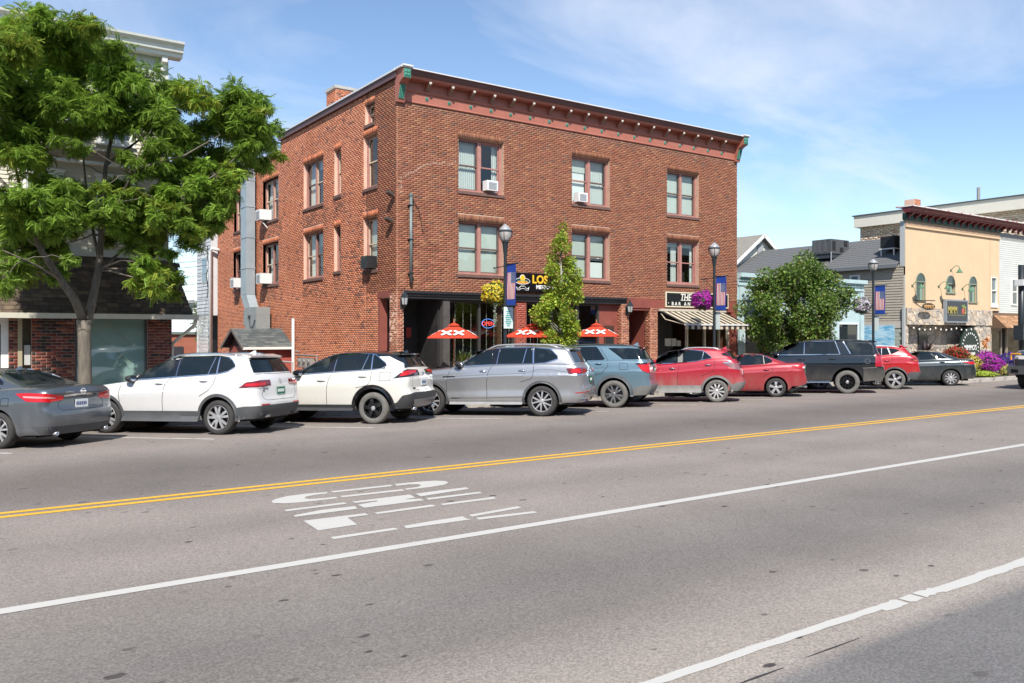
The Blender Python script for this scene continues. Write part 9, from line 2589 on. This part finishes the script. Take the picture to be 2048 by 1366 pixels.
for k in range(3):
 mb = MB()
 for j in range(26):
  p = Vector((ox_+[-.12,.18,.05][k]+rr.gauss(0,.07), 19.4+rr.gauss(0,.05), oz_+[.12,.28,-.05][k]+rr.gauss(0,.06))); a = Vector((rr.gauss(0,1),rr.gauss(0,1),rr.gauss(0,1))).normalized()*.06; b_ = a.orthogonal().normalized()*.04
  mb.col = rr.choice([(.62,.16,.02), (.55,.24,.06)]); mb.add([p-a, p+b_, p+a, p-b_], [(0,1,2,3)])
 mb.build('bloom', MATS['petal'], cr)
blades('patio_plant', 925, 695, 23.3, 60, .9, (.22,.32,.05), 6, 'yellow green leafy plant at the foot of the first umbrella', .75)
blades('patio_plant', 1552, 690, 22.8, 90, .75, (.20,.13,.09), 7, 'dry brown grass planter before the blue shop', .7)
# ---- grey pickup coming in from the right
S = dict(name='k', W=1.01, WB=3.75, FO=.98, RO=1.25, r=.42, arch=.10, sill=.50, rlow=.55, flow=.55, paint=paint('paint_pickup', (.05,.065,.08), .4, .3, .1), spokes=(6,'wide'), rim=.25, tw=.28, crown=.06,
 belt=[(-1.3,1.32),(.9,1.34),(1.0,1.34),(3.3,1.42),(4.2,1.42),(4.6,1.36),(4.74,1.24)], xr=[(.5,-1.15),(.7,-1.24),(1.3,-1.22)], xf=[(.5,4.62),(.7,4.70),(1.1,4.70),(1.3,4.62),(1.45,4.4)],
 gh=dict(rb=(1.05,1.34), rt=(1.15,1.90), fb=(3.45,1.42), ft=(2.55,1.90), roof=[(1,1.92),(1.8,1.96),(2.6,1.92)], ib=.09, ir=.24))
root = thing('pickup_truck', 'dark grey pickup with an amber marker lamp rolling in from the right', 'truck', (0,0,0))
xo = 32.75 + S['WB'] + S['FO']
root.matrix_world = Matrix(((-1,0,0,xo), (0,-1,0,13.75), (0,0,1,0), (0,0,0,1)))
c = Car(root, S)
window_set(c, [(3.2,1.46),(1.3,1.42)], [(2.7,1.82),(1.35,1.84)], [([(3.05,1.48),(2.25,1.46)],[(2.65,1.79),(2.25,1.81)]), ([(2.15,1.46),(1.4,1.44)],[(2.15,1.81),(1.42,1.81)])])
screens(c, 0, 1.42, 1.82, .7, .6); headlamps(c, 1.18)
mb = MB(); mb.box(4.66, 4.86, -1.0, 1.0, .56, .86); c.part('bumper', mb, M('truck_bumper', (.12,.12,.12), .4, .5))
mb = MB(); mb.box(4.858, 4.87, .62, .86, .62, .74); mb.box(4.858, 4.87, -.86, -.62, .62, .74); c.part('fog_lamp', mb, gloss_black)
for sg in (1, -1):
 P = [(4.705-.30*max(0, (abs(y)-.62))**1.2, sg*abs(y), z) for y, z in ((.60,1.30),(.96,1.30),(.96,1.08))]
 mb = MB(); mb.tube(P, .03, 6); c.part('marker_lamp', mb, M('amber_bright', (.75,.33,.02), .4))
arch_trim(c, black_plastic, .06); doors(c, [[(3.1,.6),(3.1,1.4)], [(2.2,.6),(2.2,1.42)], [(1.2,.6),(1.2,1.3)]]); mirror(c, 3.2, 1.45, gloss_black); handles(c, (2.4, 1.5), (1.2, 1.2), S['paint'])
